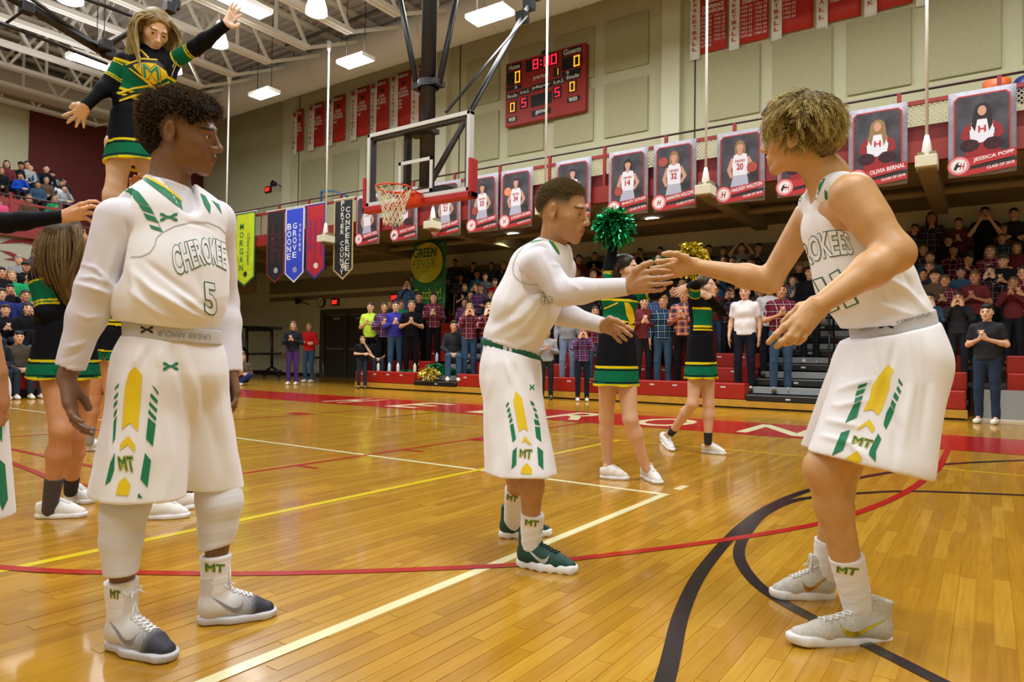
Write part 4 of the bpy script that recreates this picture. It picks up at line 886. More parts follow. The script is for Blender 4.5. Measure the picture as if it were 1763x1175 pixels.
def autohand(S,w,d,n,s=1.,curl=.5,spread=.12,thumbside=1,lat=None):
    """relaxed hand: wrist w, direction d, palm normal n; thumbside +1/-1 along cross(d,n)"""
    d=unit(d); n=unit(n-d*(n@d)); sd=np.cross(d,n)*thumbside; w=A(*w); kn=[];F=[]
    for i in range(4):
        o=(1.5-i); k=w+d*(.088-.004*abs(i-1))*s+sd*o*.0205*s+n*(.002*abs(o))*s; kn.append(k)
        L=[.043,.048,.044,.034][i]*s; dd=unit(d+sd*o*spread); ch=[];p=k; a=0
        for j,(f,c) in enumerate(((1.,.55),(.62,1.),(.5,.8))):
            a+=curl*c; q=p+(dd*math.cos(a)+n*math.sin(a))*L*f; ch.append(q); p=q
        F.append(ch)
    t0=w+d*.03*s+sd*.034*s+n*.012*s; t1=t0+unit(d*.75+sd*.55+n*.45*(.5+curl))*.038*s; t2=t1+unit(d*.95+sd*.15+n*.35*(.5+curl))*.03*s
    hand(S,w,kn,F,[t0,t1,t2],s)
def torso(S,J,i=0.,s=1.,wf=1.45,k=.05,bust=0.):
    w=unit(A(*J['sl'])-A(*J['sr'])); nk,ch,wa,pv=[A(*J[q]) for q in ('nk','ch','wa','pv')]
    S.cap(ch,wa,.108*s+i,.092*s+i,k,w,wf); S.cap(wa,pv,.092*s+i,.108*s+i,k,w,wf)
    up=unit(nk-ch)
    S.cap(A(*J['sr'])*.86+nk*.14-up*.03,A(*J['sl'])*.86+nk*.14-up*.03,.062*s+i,None,k)
    S.cap(nk-up*.0,ch,.066*s+i,.1*s+i,k,w,1.25)
    if bust:
        f=unit(np.cross(up,w))*(1 if bust>0 else -1)
        for m in (-1,1): S.sph(ch+f*.075*s+w*m*.065*s+up*.0,abs(bust)*s+i,.03)
def limb(S,a,b,c,r,i=0.,k=.03,bulge=None):
    a,b,c=A(*a),A(*b),A(*c); S.cap(a,b,r[0]+i,r[1]+i,k)
    m=b+(c-b)*.3
    if bulge is None: S.cap(b,m,r[1]+i,r[2]+i,k); S.cap(m,c,r[2]+i,r[3]+i,k)
    else: S.cap(b,m+A(*bulge)*.5,r[1]+i,r[2]+i,k); S.cap(m+A(*bulge)*.5,c,r[2]+i,r[3]+i,k)
def bodyprims(S,J,s=1.,legs=True,arms=True,thin=1.,lg=1.):
    torso(S,J,-.012,s)
    for q in 'lr':
        if arms: limb(S,J['s'+q],J['e'+q],J['w'+q],[.052*s*thin,.04*s*thin,.041*s*thin,.0265*s*thin])
        if legs: limb(S,J['h'+q],J['k'+q],J['a'+q],[.085*s*lg,.054*s*lg,.055*s*lg,.035*s*lg],0,.03,J.get('b'+q,(0,0,0)))
def foot(S,ank,hp,tp,r=.03):
    a=PL(*hp,2,0.); b=PL(*tp,2,0.); h=a+(b-a)*.15; t=a+(b-a)*.62
    S.cap(ank,A(h[0],h[1],.06),r,r*.9,.02); S.cap(A(h[0],h[1],.055),A(t[0],t[1],.045),r*.85,r*.6,.02)
def AD(hp,tp):
    a=PL(*hp,2,0.); b=PL(*tp,2,0.); return float(proj(a+unit(b-a)*.045+A(0,0,.1))[2])
def shoe(parent,heel,fwd,M,L=.29,lift=0.,high=True,shank=None,roll=0.,kind='shoe',h=.0045,tint=None,lacecol='f2f2f2',swoosh=None,solh=.026,waves=0,collar=None,chi=.165):
    if not high: chi=.09
    """one shoe: heel ground point, forward direction; parts sole, upper, laces, tongue, stripe"""
    f=unit(fwd); R=frame(f); c,s_=math.cos(lift),math.sin(lift)
    Rx=np.array([[1,0,0],[0,c,s_],[0,-s_,c]]); 
    k=L/.29
    toe=np.array([0,L*.72,0]); o=A(*heel)+R@(toe-Rx@toe)
    def T(p): return o+R@(Rx@(np.array(p,float)*np.array([1,k,1])))
    RR=R@Rx; wx=RR@A(1,0,0)
    U=Shape()
    U.cap(T((0,.035,.055)),T((0,.06,.058)),.033,.034,.02); U.chain([T((0,.05,.055)),T((0,.12,.052)),T((0,.19,.036)),T((0,.245,.026))],[.035,.037,.034,.026],.03,wx,1.08)
    U.cap(T((0,.04,.05)),T((0,.047,chi)),.036,.043 if high else .04,.02)
    if high: U.cap(T((0,.08,.10)),T((0,.082,chi+.005)),.024,.02,.015)
    U.cap(T((0,.07,.085)),T((0,.17,.05)),.026,.022,.02)
    U.cut(T((0,0,.018)),RR@A(0,0,-1)); 
    U.cut(T((0,.03,chi-.004)),RR@unit(A(0,-.22,1)))
    U.cap(T((0,.045,.075)),T((0,.047,chi+.05)),.031,.037,.006,op='S')
    cf_=None
    if tint is not None:
        def cf_(V):
            P_=(V-o)@RR; t=np.clip((P_[:,1]/k-.11)/.1,0,1)*np.clip(1.25-(P_[:,2]-.03)*6,0,1); st=.5+.5*np.sin(P_[:,1]*500+P_[:,2]*420); t=np.clip(t*(1-.25*st*(t<.8)),0,1)[:,None]
            return np.array(lin(tint[0]))*(1-t)+np.array(lin(tint[1]))*t
    u=U.build('upper',M[0],parent,h,cf_)
    B=Shape(); B.cap(T((0,.03,.016)),T((0,.12,.014)),.036,.036,.01,wx,1.05); B.cap(T((.004,.12,.014)),T((0,.235,.014)),.042,.036,.02,wx,1.12)
    B.cap(T((0,.24,.018)),T((0,.262,.022)),.028,.02,.02,wx,1.2)
    B.cut(T((0,0,solh)),RR@A(0,0,1)); B.cut(T((0,0,0)),RR@A(0,0,-1))
    if waves: B.disp=lambda X:(np.sin(((X-o.astype(np.float32))@RR.astype(np.float32))[...,1]*150)*.0022).astype(np.float32)
    sole=B.build('sole',M[1],parent,h)
    if collar is not None:
        q=MB(); q.tube([T((.031*math.cos(a),.047+.036*math.sin(a),chi-.006+.008*math.sin(a))) for a in np.linspace(0,2*PI,17)],.0055,6); q.build('collar',collar,parent,True)
    tr=bvh(u); LM=mat('shoe_lace',lacecol,.8); q=MB()
    def top(x,y):
        p=T((x,y,.2)); h_=tr.ray_cast(Vector(p),Vector(RR@A(0,0,-1))); return np.array(h_[0])+RR@A(0,0,.003) if h_[0] is not None else T((x,y,.07))
    y0,y1=(.095,.178) if high else (.082,.178)
    for i in range(6):
        y=y0+(y1-y0)*i/5; wd_=.017
        q.tube([top(-wd_,y),top(-wd_*.4,y+.004),top(wd_*.4,y+.010),top(wd_,y+.014)],.0026,5)
        q.tube([top(wd_,y),top(wd_*.4,y+.004),top(-wd_*.4,y+.010),top(-wd_,y+.014)],.0026,5)
    b=top(0,.085)
    for m in (-1,1):
        q.tube([b,b+RR@A(m*.014,-.004,.016),b+RR@A(m*.030,.004,.010),b+RR@A(m*.022,.014,-.002),b+RR@A(m*.004,.006,.002)],.0022,5)
        q.tube([b,b+RR@A(m*.012,.02,.006),b+RR@A(m*.024,.034,-.006)],.002,5)
    q.build('laces',LM,parent,True)
    if swoosh is not None:
        n=16; ut=[0,.3,.55,.72,.82,.90,.96]; uz=[1.,.66,.38,.27,.30,.40,.62]; lt=[0,.28,.5,.68,.82,.92,.96]; lz=[1.,.55,.22,.02,.0,.18,.62]
        for sd in (-1,1):
            mb=MB(); up_=[];lo=[]
            for i in range(n+1):
                f_=i/n*6
                for tt,zz,l in ((ut,uz,up_),(lt,lz,lo)):
                    t=np.interp(f_,range(7),tt); zq=np.interp(f_,range(7),zz); y=.04+.125*t; z_=.036+.062*zq
                    p=T((sd*.12,y,z_)); h_=tr.ray_cast(Vector(p),Vector(RR@A(-sd,0,0))); l.append(np.array(h_[0])+RR@A(sd*.0015,0,0) if h_[0] is not None else T((sd*.04,y,z_)))
            V=up_+lo; mb.add(V,[(i,i+1,n+2+i,n+1+i) for i in range(n)]); mb.build('swoosh',swoosh,parent,True)
    return T
def sock(parent,a,b,r0,r1,M,h=.0045,k=(0,0,0)):
    S=Shape(); a,b=A(*a),A(*b); S.cap(a,b,r0,r1,.01); S.cut(a,a-b); S.cut(b+(b-a)*.3,b-a)
    d=unit(b-a); S.disp=lambda X:(np.sin((X@d.astype(np.float32))*420)*.0004+np.sin((X@d.astype(np.float32))*170+X[...,0]*60)*.0005).astype(np.float32)
    return S.build('sock',M,parent,h)
def strands(name,roots,dirs,length,r,mt,parent,curl=.0,grav=0.,n=5,sides=3,jit=.25,flow=None,seed=1,taper=.35,cols=None,wave=0.,cph=None):
    rs=np.random.RandomState(seed); V=[];F=[];CC=[]; N=len(roots); P0=np.array(roots,float); D=np.array(dirs,float)
    D=D+rs.randn(N,3)*jit; D/=np.linalg.norm(D,axis=1,keepdims=True); Ls=length*(.75+.5*rs.rand(N)); pts=[P0]; ph=rs.rand(N)*6.28; axn=np.cross(D,rs.randn(N,3) if cph is None else np.tile([.2,.3,.9],(N,1))); ph=ph if cph is None else cph+ph*.12; axn/=np.linalg.norm(axn,axis=1,keepdims=True)
    for i in range(1,n):
        D=D+np.array([0,0,-grav])/n
        if flow is not None: D=D+flow(pts[-1])*(1./n)
        D/=np.linalg.norm(D,axis=1,keepdims=True); st=D*(Ls/(n-1))[:,None]
        if curl: st=st+(axn*np.cos(ph+i*2.1)[:,None]+np.cross(D,axn)*np.sin(ph+i*2.1)[:,None])*curl
        if wave: st=st+axn*(np.cos(ph+i*1.25)*wave)[:,None]
        pts.append(pts[-1]+st)
    Pp=np.stack(pts,1)  # N,n,3
    T_=np.gradient(Pp,axis=1); T_/=np.linalg.norm(T_,axis=2,keepdims=True)+1e-9; u=np.cross(T_,np.array([.3,.2,.93])); u/=np.linalg.norm(u,axis=2,keepdims=True)+1e-9; v=np.cross(T_,u)
    rr=r*np.linspace(1,taper,n)[None,:,None]; ring=[Pp+(u*math.cos(2*PI*k/sides)+v*math.sin(2*PI*k/sides))*rr for k in range(sides)]
    VV=np.stack(ring,2).reshape(-1,3); base=(np.arange(N)*n*sides)[:,None,None]; i=np.arange(n-1)[None,:,None]; k=np.arange(sides)[None,None,:]; k2=(k+1)%sides
    Q=np.stack([base+i*sides+k,base+i*sides+k2,base+(i+1)*sides+k2,base+(i+1)*sides+k],-1).reshape(-1,4)
    me=mesh_np(name,VV-ploc(parent),Q)
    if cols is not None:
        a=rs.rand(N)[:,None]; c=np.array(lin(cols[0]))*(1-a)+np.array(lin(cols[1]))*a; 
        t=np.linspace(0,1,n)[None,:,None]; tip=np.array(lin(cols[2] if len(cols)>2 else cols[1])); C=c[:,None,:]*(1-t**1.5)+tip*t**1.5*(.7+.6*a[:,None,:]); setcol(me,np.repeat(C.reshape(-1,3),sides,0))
    return link(name,me,mt,parent)
def scalp_points(o,R,s,n,keep,rad_=(.076,.1,.09),c=(0,-.015,.036),seed=0):
    rs=np.random.RandomState(seed); d=rs.randn(n*3,3); d/=np.linalg.norm(d,axis=1,keepdims=True); p=np.array(c)+d*np.array(rad_); m=keep(p); p=p[m][:n]; d=d[m][:n]
    return np.asarray(o)+(p*s)@R.T, d@R.T, p
def quad(V,c,ref=None):  # glyph coordinates into 4 pixel corners TL,TR,BR,BL
    V=fit(V,0,0,1,1,ref); out=[]
    for u,v in V:
        t=[c[0][i]*(1-u)+c[1][i]*u for i in (0,1)]; b=[c[3][i]*(1-u)+c[2][i]*u for i in (0,1)]; out.append(tuple(t[i]*v+b[i]*(1-v) for i in (0,1)))
    return out
def curveword(word,top,bot,off,roff=None):
    V,F=text2d(word,off); V=fit(V,0,0,1,1,text2d(word,roff)[0] if roff else None)
    def ev(c,u):
        n=len(c)-1; t=u*n; i=min(int(t),n-1); f=t-i; return [c[i][j]*(1-f)+c[i+1][j]*f for j in (0,1)]
    return [tuple(ev(top,u)[j]*v+ev(bot,u)[j]*(1-v) for j in (0,1)) for u,v in V],F
def strip(pts,w):
    out=[]
    for i in range(len(pts)-1):
        (ax,ay),(bx,by)=pts[i],pts[i+1]; L=math.hypot(bx-ax,by-ay)+1e-9; nx,ny=-(by-ay)/L*w/2,(bx-ax)/L*w/2; out.append([(ax+nx,ay+ny),(bx+nx,by+ny),(bx-nx,by-ny),(ax-nx,ay-ny)])
    V=[];F=[]
    for q in out: n=len(V); V+=q; F.append((n,n+1,n+2,n+3))
    return (V,F)
def px(pts,ox,oy,sc_): return [(ox+x/sc_,oy+y/sc_) for x,y in pts]
def ua(x0,y0,x1,y1):
    """small crossed-arcs emblem"""
    w,h=x1-x0,y1-y0; q=lambda L:[(x0+w*a,y0+h*b) for a,b in L]
    return [q([(.0,.0),(.22,.05),(.36,.3),(.5,.36),(.64,.3),(.78,.05),(1,0),(.97,.3),(.8,.42),(.66,.5),(.8,.58),(.97,.7),(1,1),(.78,.95),(.64,.7),(.5,.64),(.36,.7),(.22,.95),(0,1),(.03,.7),(.2,.58),(.34,.5),(.2,.42),(.03,.3)])]
WHT=dict(bump=.04,bscale=900,sheen=.3,spec=.3)
GREEN,YEL='0b7a52','e8c80a'
def gm(): return mat('green_print',GREEN,.6)
def ym(): return mat('yellow_print',YEL,.6)
def mtlogo(nm,c,tree,par,off=.002,mx=4.):
    V,F=text2d('MT',.07); V2,F2=text2d('MT',.0)
    decal(nm+'_edge',[(quad(V,c),F)],tree,mat('gold_edge','b8a93a',.6),par,off,mx); decal(nm,[(quad(V2,c,V),F2)],tree,mat('dark_green_print','0a6b3a',.6),par,off+.0012,mx)
# ---------------------------------------------------------------- the three players
def whitecloth(): return mat('white_jersey','ecebf0',.62,**WHT)
def player_left():
    base=PL(305,1100,2,0.); root=empty('person',base,0,'person in white basketball uniform number 5, tall curly dark hair, arms hanging','person')
    SK='7b563c'; skin=mat('brown_skin',SK,.42,vcol=True,noise=.10,nscale=30,bump=.05,bscale=300)
    o=P(314,229,2.2); R=frame(vd(314,229,.955,-.05,.30),vd(314,229,.05,1,0)); s=1.05
    J=dict(nk=P(288,330,2.2),ch=P(298,400,2.2),wa=P(298,540,2.18),pv=P(300,620,2.18),sr=P(205,376,2.07),sl=P(372,378,2.33),
        er=P(166,500,2.03),wr=P(114,652,2.02),el=P(384,520,2.42),wl=P(398,640,2.34),hr=P(262,640,2.12),kr=P(214,880,2.06),ar=P(209,1045,AD((192,1112),(300,1140))),
        hl=P(335,640,2.24),kl=P(377,865,2.29),al=P(371,1005,AD((345,1074),(474,1060))))
    S=Shape(); bodyprims(S,J,lg=.8); S.cap(o+R@A(0,-.022,-.03),J['nk'],.056,.062,.03); headprims(S,o,R,s,nose=.99)
    # wider nose and fuller lips of this face
    for m in (-1,1): S.sph(o+R@A(m*.014,.1,-.0325),.009,.006)
    S.cap(o+R@A(-.016,.0915,-.071),o+R@A(.016,.0915,-.071),.0062,None,.006)
    autohand(S,J['wr'],P(120,720,2.0)-J['wr'],vd(120,700,1,0,.25),1.0,.42,.05,-1)
    autohand(S,J['wl'],P(410,700,2.33)-J['wl'],vd(400,700,-1,-.3,.3),.95,.65,.04,1)
    foot(S,J['ar'],(192,1112),(300,1140)); foot(S,J['al'],(345,1074),(474,1060))
    body=S.build('body',skin,root,.0042,headcol(o,R,s,SK,'7d4238','1a120e','33211a',None))
    eyes(o,R,s,root,'20140c',(.1,1,.02))
    # hair: high curly top
    H=Shape(); Tl=lambda a:o+R@A(*a)
    H.ell(Tl((0,-.02,.062)),(.082,.108,.066),R,.02); H.ell(Tl((0,.045,.078)),(.068,.062,.045),R,.03); H.ell(Tl((0,-.075,.015)),(.074,.052,.078),R,.03); H.ell(Tl((0,-.065,-.035)),(.064,.046,.055),R,.03)
    H.disp=lambda X:(noise3(X,240,3)*.0035+noise3(X,95,5)*.004).astype(np.float32)
    H.cut(Tl((0,.02,.036)),R@unit(A(0,.25,-1)),.02) if False else None
    H.ell(Tl((0,.095,.012)),(.1,.062,.052),R,.012,'S')
    for m in (-1,1): H.ell(Tl((m*.085,.02,-.02)),(.03,.05,.052),R,.012,'S')
    hm=mat('curly_hair','ffffff',.85,vcol=True,spec=.2)
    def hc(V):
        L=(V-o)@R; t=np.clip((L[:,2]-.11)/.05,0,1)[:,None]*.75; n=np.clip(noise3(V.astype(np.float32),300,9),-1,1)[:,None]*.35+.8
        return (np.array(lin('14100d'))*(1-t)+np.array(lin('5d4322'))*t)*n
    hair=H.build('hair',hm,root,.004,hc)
    me=hair.data; N=len(me.vertices); co=np.zeros(N*3); me.vertices.foreach_get('co',co); co=co.reshape(-1,3)+ploc(root); no=np.zeros(N*3); me.vertices.foreach_get('normal',no); no=no.reshape(-1,3)
    rs=np.random.RandomState(2); idx=rs.choice(N,3600); L=(co[idx]-o)@R; k=(L[:,2]>-.05); idx=idx[k]
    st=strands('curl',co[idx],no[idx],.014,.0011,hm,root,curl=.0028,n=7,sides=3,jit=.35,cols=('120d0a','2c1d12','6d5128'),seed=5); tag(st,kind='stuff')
    # white compression shirt (sleeves) under the jersey
    U=Shape(); w=unit(J['sl']-J['sr'])
    torso(U,J,-.004); limb(U,J['sr']+A(0,0,-.005),J['er'],J['wr'],[.066,.052,.050,.040],0,.03)
    limb(U,J['sl'],J['el'],J['wl'],[.062,.05,.048,.038],0,.03)
    U.cap(J['nk']-A(0,0,.03),J['nk']+unit(o-J['nk'])*.012,.072,.066,.02)
    U.cut(J['nk']+unit(o-J['nk'])*.030,unit(o-J['nk'])+.0*w)
    dr=unit(J['wr']-J['er']); 
    U.cap(J['wr']+dr*.015,J['wr']+dr*.08,.06,None,.002,op='S'); dl=unit(J['wl']-J['el']); U.cap(J['wl']+dl*.06,J['wl']+dl*.1,.06,None,.002,op='S')
    fl=[([(140,455),(165,462),(200,500)],3,.004),([(132,490),(160,497),(192,508)],4,.006),([(138,478),(160,478),(196,492)],3,.004),([(165,400),(160,440),(150,470)],8,-.003),([(200,420),(185,470),(178,500)],7,.004),
        ([(130,540),(150,548),(175,545)],3,.003),([(112,600),(128,596),(150,588)],4,.004),([(105,618),(125,612),(146,602)],3,-.003),([(98,640),(118,636),(137,634)],3,.003),([(225,400),(232,420),(228,442)],5,.004),([(215,380),(222,400),(218,430)],4,-.004)]
    U.disp=lambda X:(noise3(X*np.array([1,1,.45],np.float32),26,1)*.0030+noise3(X*np.array([1,1,.6],np.float32),60,10)*.0010).astype(np.float32)
    shirt=U.build('compression_shirt',mat('white_compression','dad6de',.5,**WHT),root,.0055,None,folds([(a_,b_,c_*1.5) for a_,b_,c_ in fl]))
    # jersey
    T=Shape(); ch=J['ch']; 
    T.cap(ch+A(0,0,.03),P(296,470,2.17),.132,.132,.05,w,1.27); T.cap(P(296,470,2.17),P(292,520,2.16),.132,.142,.05,w,1.2); T.cap(P(292,520,2.16),P(298,556,2.17),.138,.108,.03,w,1.2)
    T.cap(J['sr']*.8+J['nk']*.2+A(0,0,-.012),J['nk']-A(0,0,.035),.07,.082,.04); T.cap(J['sl']*.8+J['nk']*.2+A(0,0,-.012),J['nk']-A(0,0,.035),.07,.082,.04)
    fw=unit(np.cross(A(0,0,1),w)); fw=fw if fw@(-cf)>0 else -fw
    T.cut(P(298,563,2.17),unit(A(0,0,-1)-cr*.09))
    for q,e in (('sr','er'),('sl','el')):
        sg=-1 if q=='sr' else 1; T.cap(J[q]+w*sg*.035+A(0,0,.12),J[q]+w*sg*.03-A(0,0,.155),.062,.062,.012,op='S')
    T.cap(J['nk']+A(0,0,.0),J['nk']+A(0,0,.2),.072,.09,.01,op='S'); T.cap(J['nk']+fw*.06+A(0,0,-.005),J['nk']+fw*.13+A(0,0,-.055),.05,.03,.02,op='S')
    fl=[([(232,470),(262,500),(330,540),(368,556)],7,.009),([(225,500),(255,530),(300,552)],6,.007),([(240,520),(275,550)],5,-.005),([(300,500),(340,530),(372,548)],5,.006),([(225,455),(232,500),(228,540)],7,.005),
        ([(250,450),(290,480),(345,520)],6,-.005),([(262,558),(310,562),(365,572)],4,.004),([(340,470),(345,510)],5,-.003),([(378,430),(376,480),(372,520)],6,.003),([(318,382),(345,388),(380,402)],3,-.003)]
    T.disp=lambda X:(noise3(X*np.array([1,1,.45],np.float32),26,2)*.0030+noise3(X*np.array([1,1,.6],np.float32),60,11)*.0010).astype(np.float32)
    jersey=T.build('jersey',whitecloth(),root,.0055,None,folds([(a_,b_,c_*1.5) for a_,b_,c_ in fl]))
    wn=unit(A(0,0,1)+cr*.09); wb=Shape(); wb.cap(P(298,550,2.17),P(300,600,2.17),.125,.125,.01,w,1.17); wb.cut(P(298,561,2.17),wn); wb.cut(P(298,588,2.17),-wn)
    wbo=wb.build('waistband',mat('grey_elastic','bdb9b6',.8,**WHT),root,.005)
    # shorts
    Q=Shape(); Q.cap(P(298,580,2.17),P(296,640,2.17),.115,.13,.05,w,1.22)
    hn,hf=P(236,850,2.08),P(366,825,2.31)
    Q.cap(P(262,630,2.12),hn+A(0,0,-.05),.108,.137,.06); Q.cap(P(328,630,2.23),hf+A(0,0,-.05),.105,.103,.045)
    Q.cap(P(236,800,2.08),hn+A(0,0,-.1),.10,.128,.004,op='S'); Q.cap(P(362,780,2.3),hf+A(0,0,-.1),.08,.094,.004,op='S')
    Q.cut(P(298,584,2.17),wn); Q.cut(P(236,853,2.08),unit(P(160,849,2.05)*0+A(0,0,-1)-.1*cr))
    fl=[([(250,590),(215,660),(190,780),(172,840)],10,.006),([(300,600),(322,680),(330,760),(318,850)],8,-.010),([(345,640),(335,700),(322,780)],9,.008),([(280,600),(262,680),(262,780),(250,850)],9,.005),([(370,620),(385,700),(398,800)],9,.006),
        ([(240,600),(230,640)],5,.004),([(256,596),(250,630)],4,-.004),([(275,600),(272,635)],4,.004),([(295,600),(300,640)],4,-.003),([(330,604),(345,660),(372,760),(380,815)],9,-.006),([(210,700),(200,790)],8,-.004),([(290,720),(296,800),(286,856)],7,.005)]
    Q.disp=lambda X:(noise3(X*np.array([1,1,.45],np.float32),26,3)*.0030+noise3(X*np.array([1,1,.6],np.float32),60,12)*.0010).astype(np.float32)
    shorts=Q.build('shorts',whitecloth(),root,.0055,None,folds([(a_,b_,c_*1.5) for a_,b_,c_ in fl]))
    # leggings, socks
    G=Shape(); G.cap(P(240,820,2.1),P(213,885,2.06),.07,.062,.03); G.chain([P(213,885,2.06),P(209,930,2.05),P(208,985,2.04)],[.062,.058,.047],.02); G.cut(P(207,989,2.04),A(0,0,-1),.003)
    G.disp=lambda X:(np.sin(X[...,2]*300+np.sin(X[...,0]*60)*2)*.0003).astype(np.float32)
    G.build('legging',mat('white_legging','dddce2',.55,**WHT),root,.005)
    G=Shape(); G.cap(P(372,815,2.3),P(378,865,2.29),.074,.071,.03); G.chain([P(378,865,2.29),P(375,905,2.29),P(371,942,2.28)],[.071,.062,.053],.02); G.cut(P(371,942,2.28),A(0,0,-1)+.22*cr,.003)
    G.disp=lambda X:(np.sin(X[...,2]*300+np.sin(X[...,0]*60)*2)*.0003).astype(np.float32)
    G.build('legging',mat('white_legging','dddce2',.55,**WHT),root,.005)
    sm=mat('white_sock','e9e8ee',.85,**WHT)
    d1=AD((192,1112),(300,1140)); d2=AD((345,1074),(474,1060)); s1=sock(root,P(209,998,2.06+.71*(d1-2.06)),P(211,1058,d1),.047,.041,sm); s2=sock(root,P(371,955,2.29+.64*(d2-2.29)),P(371,1026,d2),.0495,.040,sm)
    # shoes
    um=mat('grey_gradient_upper','ffffff',.6,vcol=True,bump=.1,bscale=500); so=mat('pale_sole','c9c7cc',.5); gr=mat('grey_collar','8d8f98',.8)
    h1=PL(190,1118,2,0.); t1=PL(308,1143,2,0.); r1=empty('shoe',(0,0,0))
    sh=empty('shoe',(0,0,0)); bpy.data.objects.remove(r1)
    for hp,tp in (((192,1112),(300,1140)),((345,1074),(474,1060))):
        a=PL(*hp,2,0.); b=PL(*tp,2,0.); e=sh if hp[0]==192 else empty('shoe'); e.parent=root; e.location=a-base
        shoe(e,a,b-a,(um,so),L=np.linalg.norm(b-a)*1.03,tint=('d8d5d4','2c2c3a'),collar=gr,swoosh=mat('grey_swoosh','8a8894',.5))
    # prints
    tr=bvh(jersey,shirt); g=gm(); y=ym(); z=(0,300,3.915); q=lambda L:px(L,*z)
    decal('stripe',[q([(785,96),(870,82),(935,120),(975,170),(1012,218),(925,190),(870,125)]),q([(930,198),(1012,225),(1042,272),(962,246)]),q([(965,262),(1045,290),(1075,332),(990,305)]),q([(1005,340),(1078,362),(1098,392),(1022,368)]),
        q([(962,35),(1000,22),(1120,92),(1215,170),(1232,245),(1120,155)]),q([(1350,130),(1385,150),(1418,215),(1415,268),(1372,200)]),q([(1425,175),(1475,205),(1495,270),(1460,220)])],tr,g,root,.003)
    decal('yellow_piping',[q([(975,18),(1000,14),(1130,84),(1225,168),(1230,190),(1115,98)])],tr,y,root,.0045)
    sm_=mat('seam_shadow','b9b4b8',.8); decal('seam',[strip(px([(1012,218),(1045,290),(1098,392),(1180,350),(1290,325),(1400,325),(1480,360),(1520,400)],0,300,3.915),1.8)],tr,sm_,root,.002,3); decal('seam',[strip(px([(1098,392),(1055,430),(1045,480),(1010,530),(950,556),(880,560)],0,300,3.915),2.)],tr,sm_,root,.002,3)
    decal('emblem',ua(275,367,306,381),tr,g,root,.003)
    top=[(293,424),(312,417),(332,412),(352,408.5),(370,410),(388,418)]; bot=[(302,477),(326,469),(345,459),(362,456),(374,459),(390,468)]
    a=curveword('CHEROKEE',top,bot,.055); b=curveword('CHEROKEE',top,bot,.026,.055)
    decal('lettering',[a],tr,mat('green_outline','2a6a50',.6),root,.003,4); decal('lettering_fill',[b],tr,whitecloth(),root,.0042,4)
    for off,mt_,dd in ((.05,mat('green_outline','2a6a50',.6),.003),(.02,whitecloth(),.0042)):
        V,F=text2d('5',off); decal('number',[(quad(V,((348,484),(371,488),(375,548),(352,540)),text2d('5',.05)[0]),F)],tr,mt_,root,dd,4)
    tw=bvh(wbo); V,F=text2d('UNDER ARMOUR'); decal('waistband_lettering',[(quad(V,((362,585),(270,578),(270,568),(362,576))),F)],tw,mat('grey_lettering','8b8886',.8),root,.003,4)
    decal('waistband_emblem',ua(242,562,264,574),tw,mat('black_print','141414',.7),root,.003,4)
    tr=bvh(shorts); z=(0,580,3.915)
    decal('yellow_panel',[q(L) for L in ([(912,204),(958,260),(948,420),(930,640),(878,580),(822,625),(845,340),(870,240)],[(865,668),(912,735),(910,782),(862,725),(810,768),(812,725)],[(842,945),(880,1000),(866,1072),(780,1066),(800,985)])],tr,y,root,.003)
    decal('green_panel',[q(L) for L in ([(805,312),(800,335),(773,364),(778,345)],[(798,372),(795,400),(770,427),(773,405)],[(792,425),(790,452),(768,485),(770,455)],[(790,480),(788,510),(768,550),(770,515)],[(788,530),(775,690),(760,722),(768,570)],
        [(1022,325),(1042,340),(1068,378),(1064,392)],[(1018,380),(1062,430),(1058,455),(1014,405)],[(1010,438),(1058,490),(1055,514),(1005,460)],[(1004,490),(1052,545),(1048,572),(1000,515)],[(1000,545),(1048,590),(1030,740),(985,690)],
        [(775,780),(770,900),(745,975),(710,1000),(745,850)],[(978,783),(1018,835),(993,1018),(947,960)],[(935,1055),(963,1090),(925,1085)])],tr,g,root,.003)
    decal('emblem',ua(280,624,307,638),tr,g,root,.003)
    mtlogo('lettering',px([(790,805),(895,800),(918,920),(805,900)],0,580,3.915),tr,root,.003)
    mtlogo('sock_lettering',((189,1014),(208,1018),(206,1034),(190,1030)),bvh(s1),root); mtlogo('sock_lettering',((352,970),(388,972),(387,987),(353,985)),bvh(s2),root)
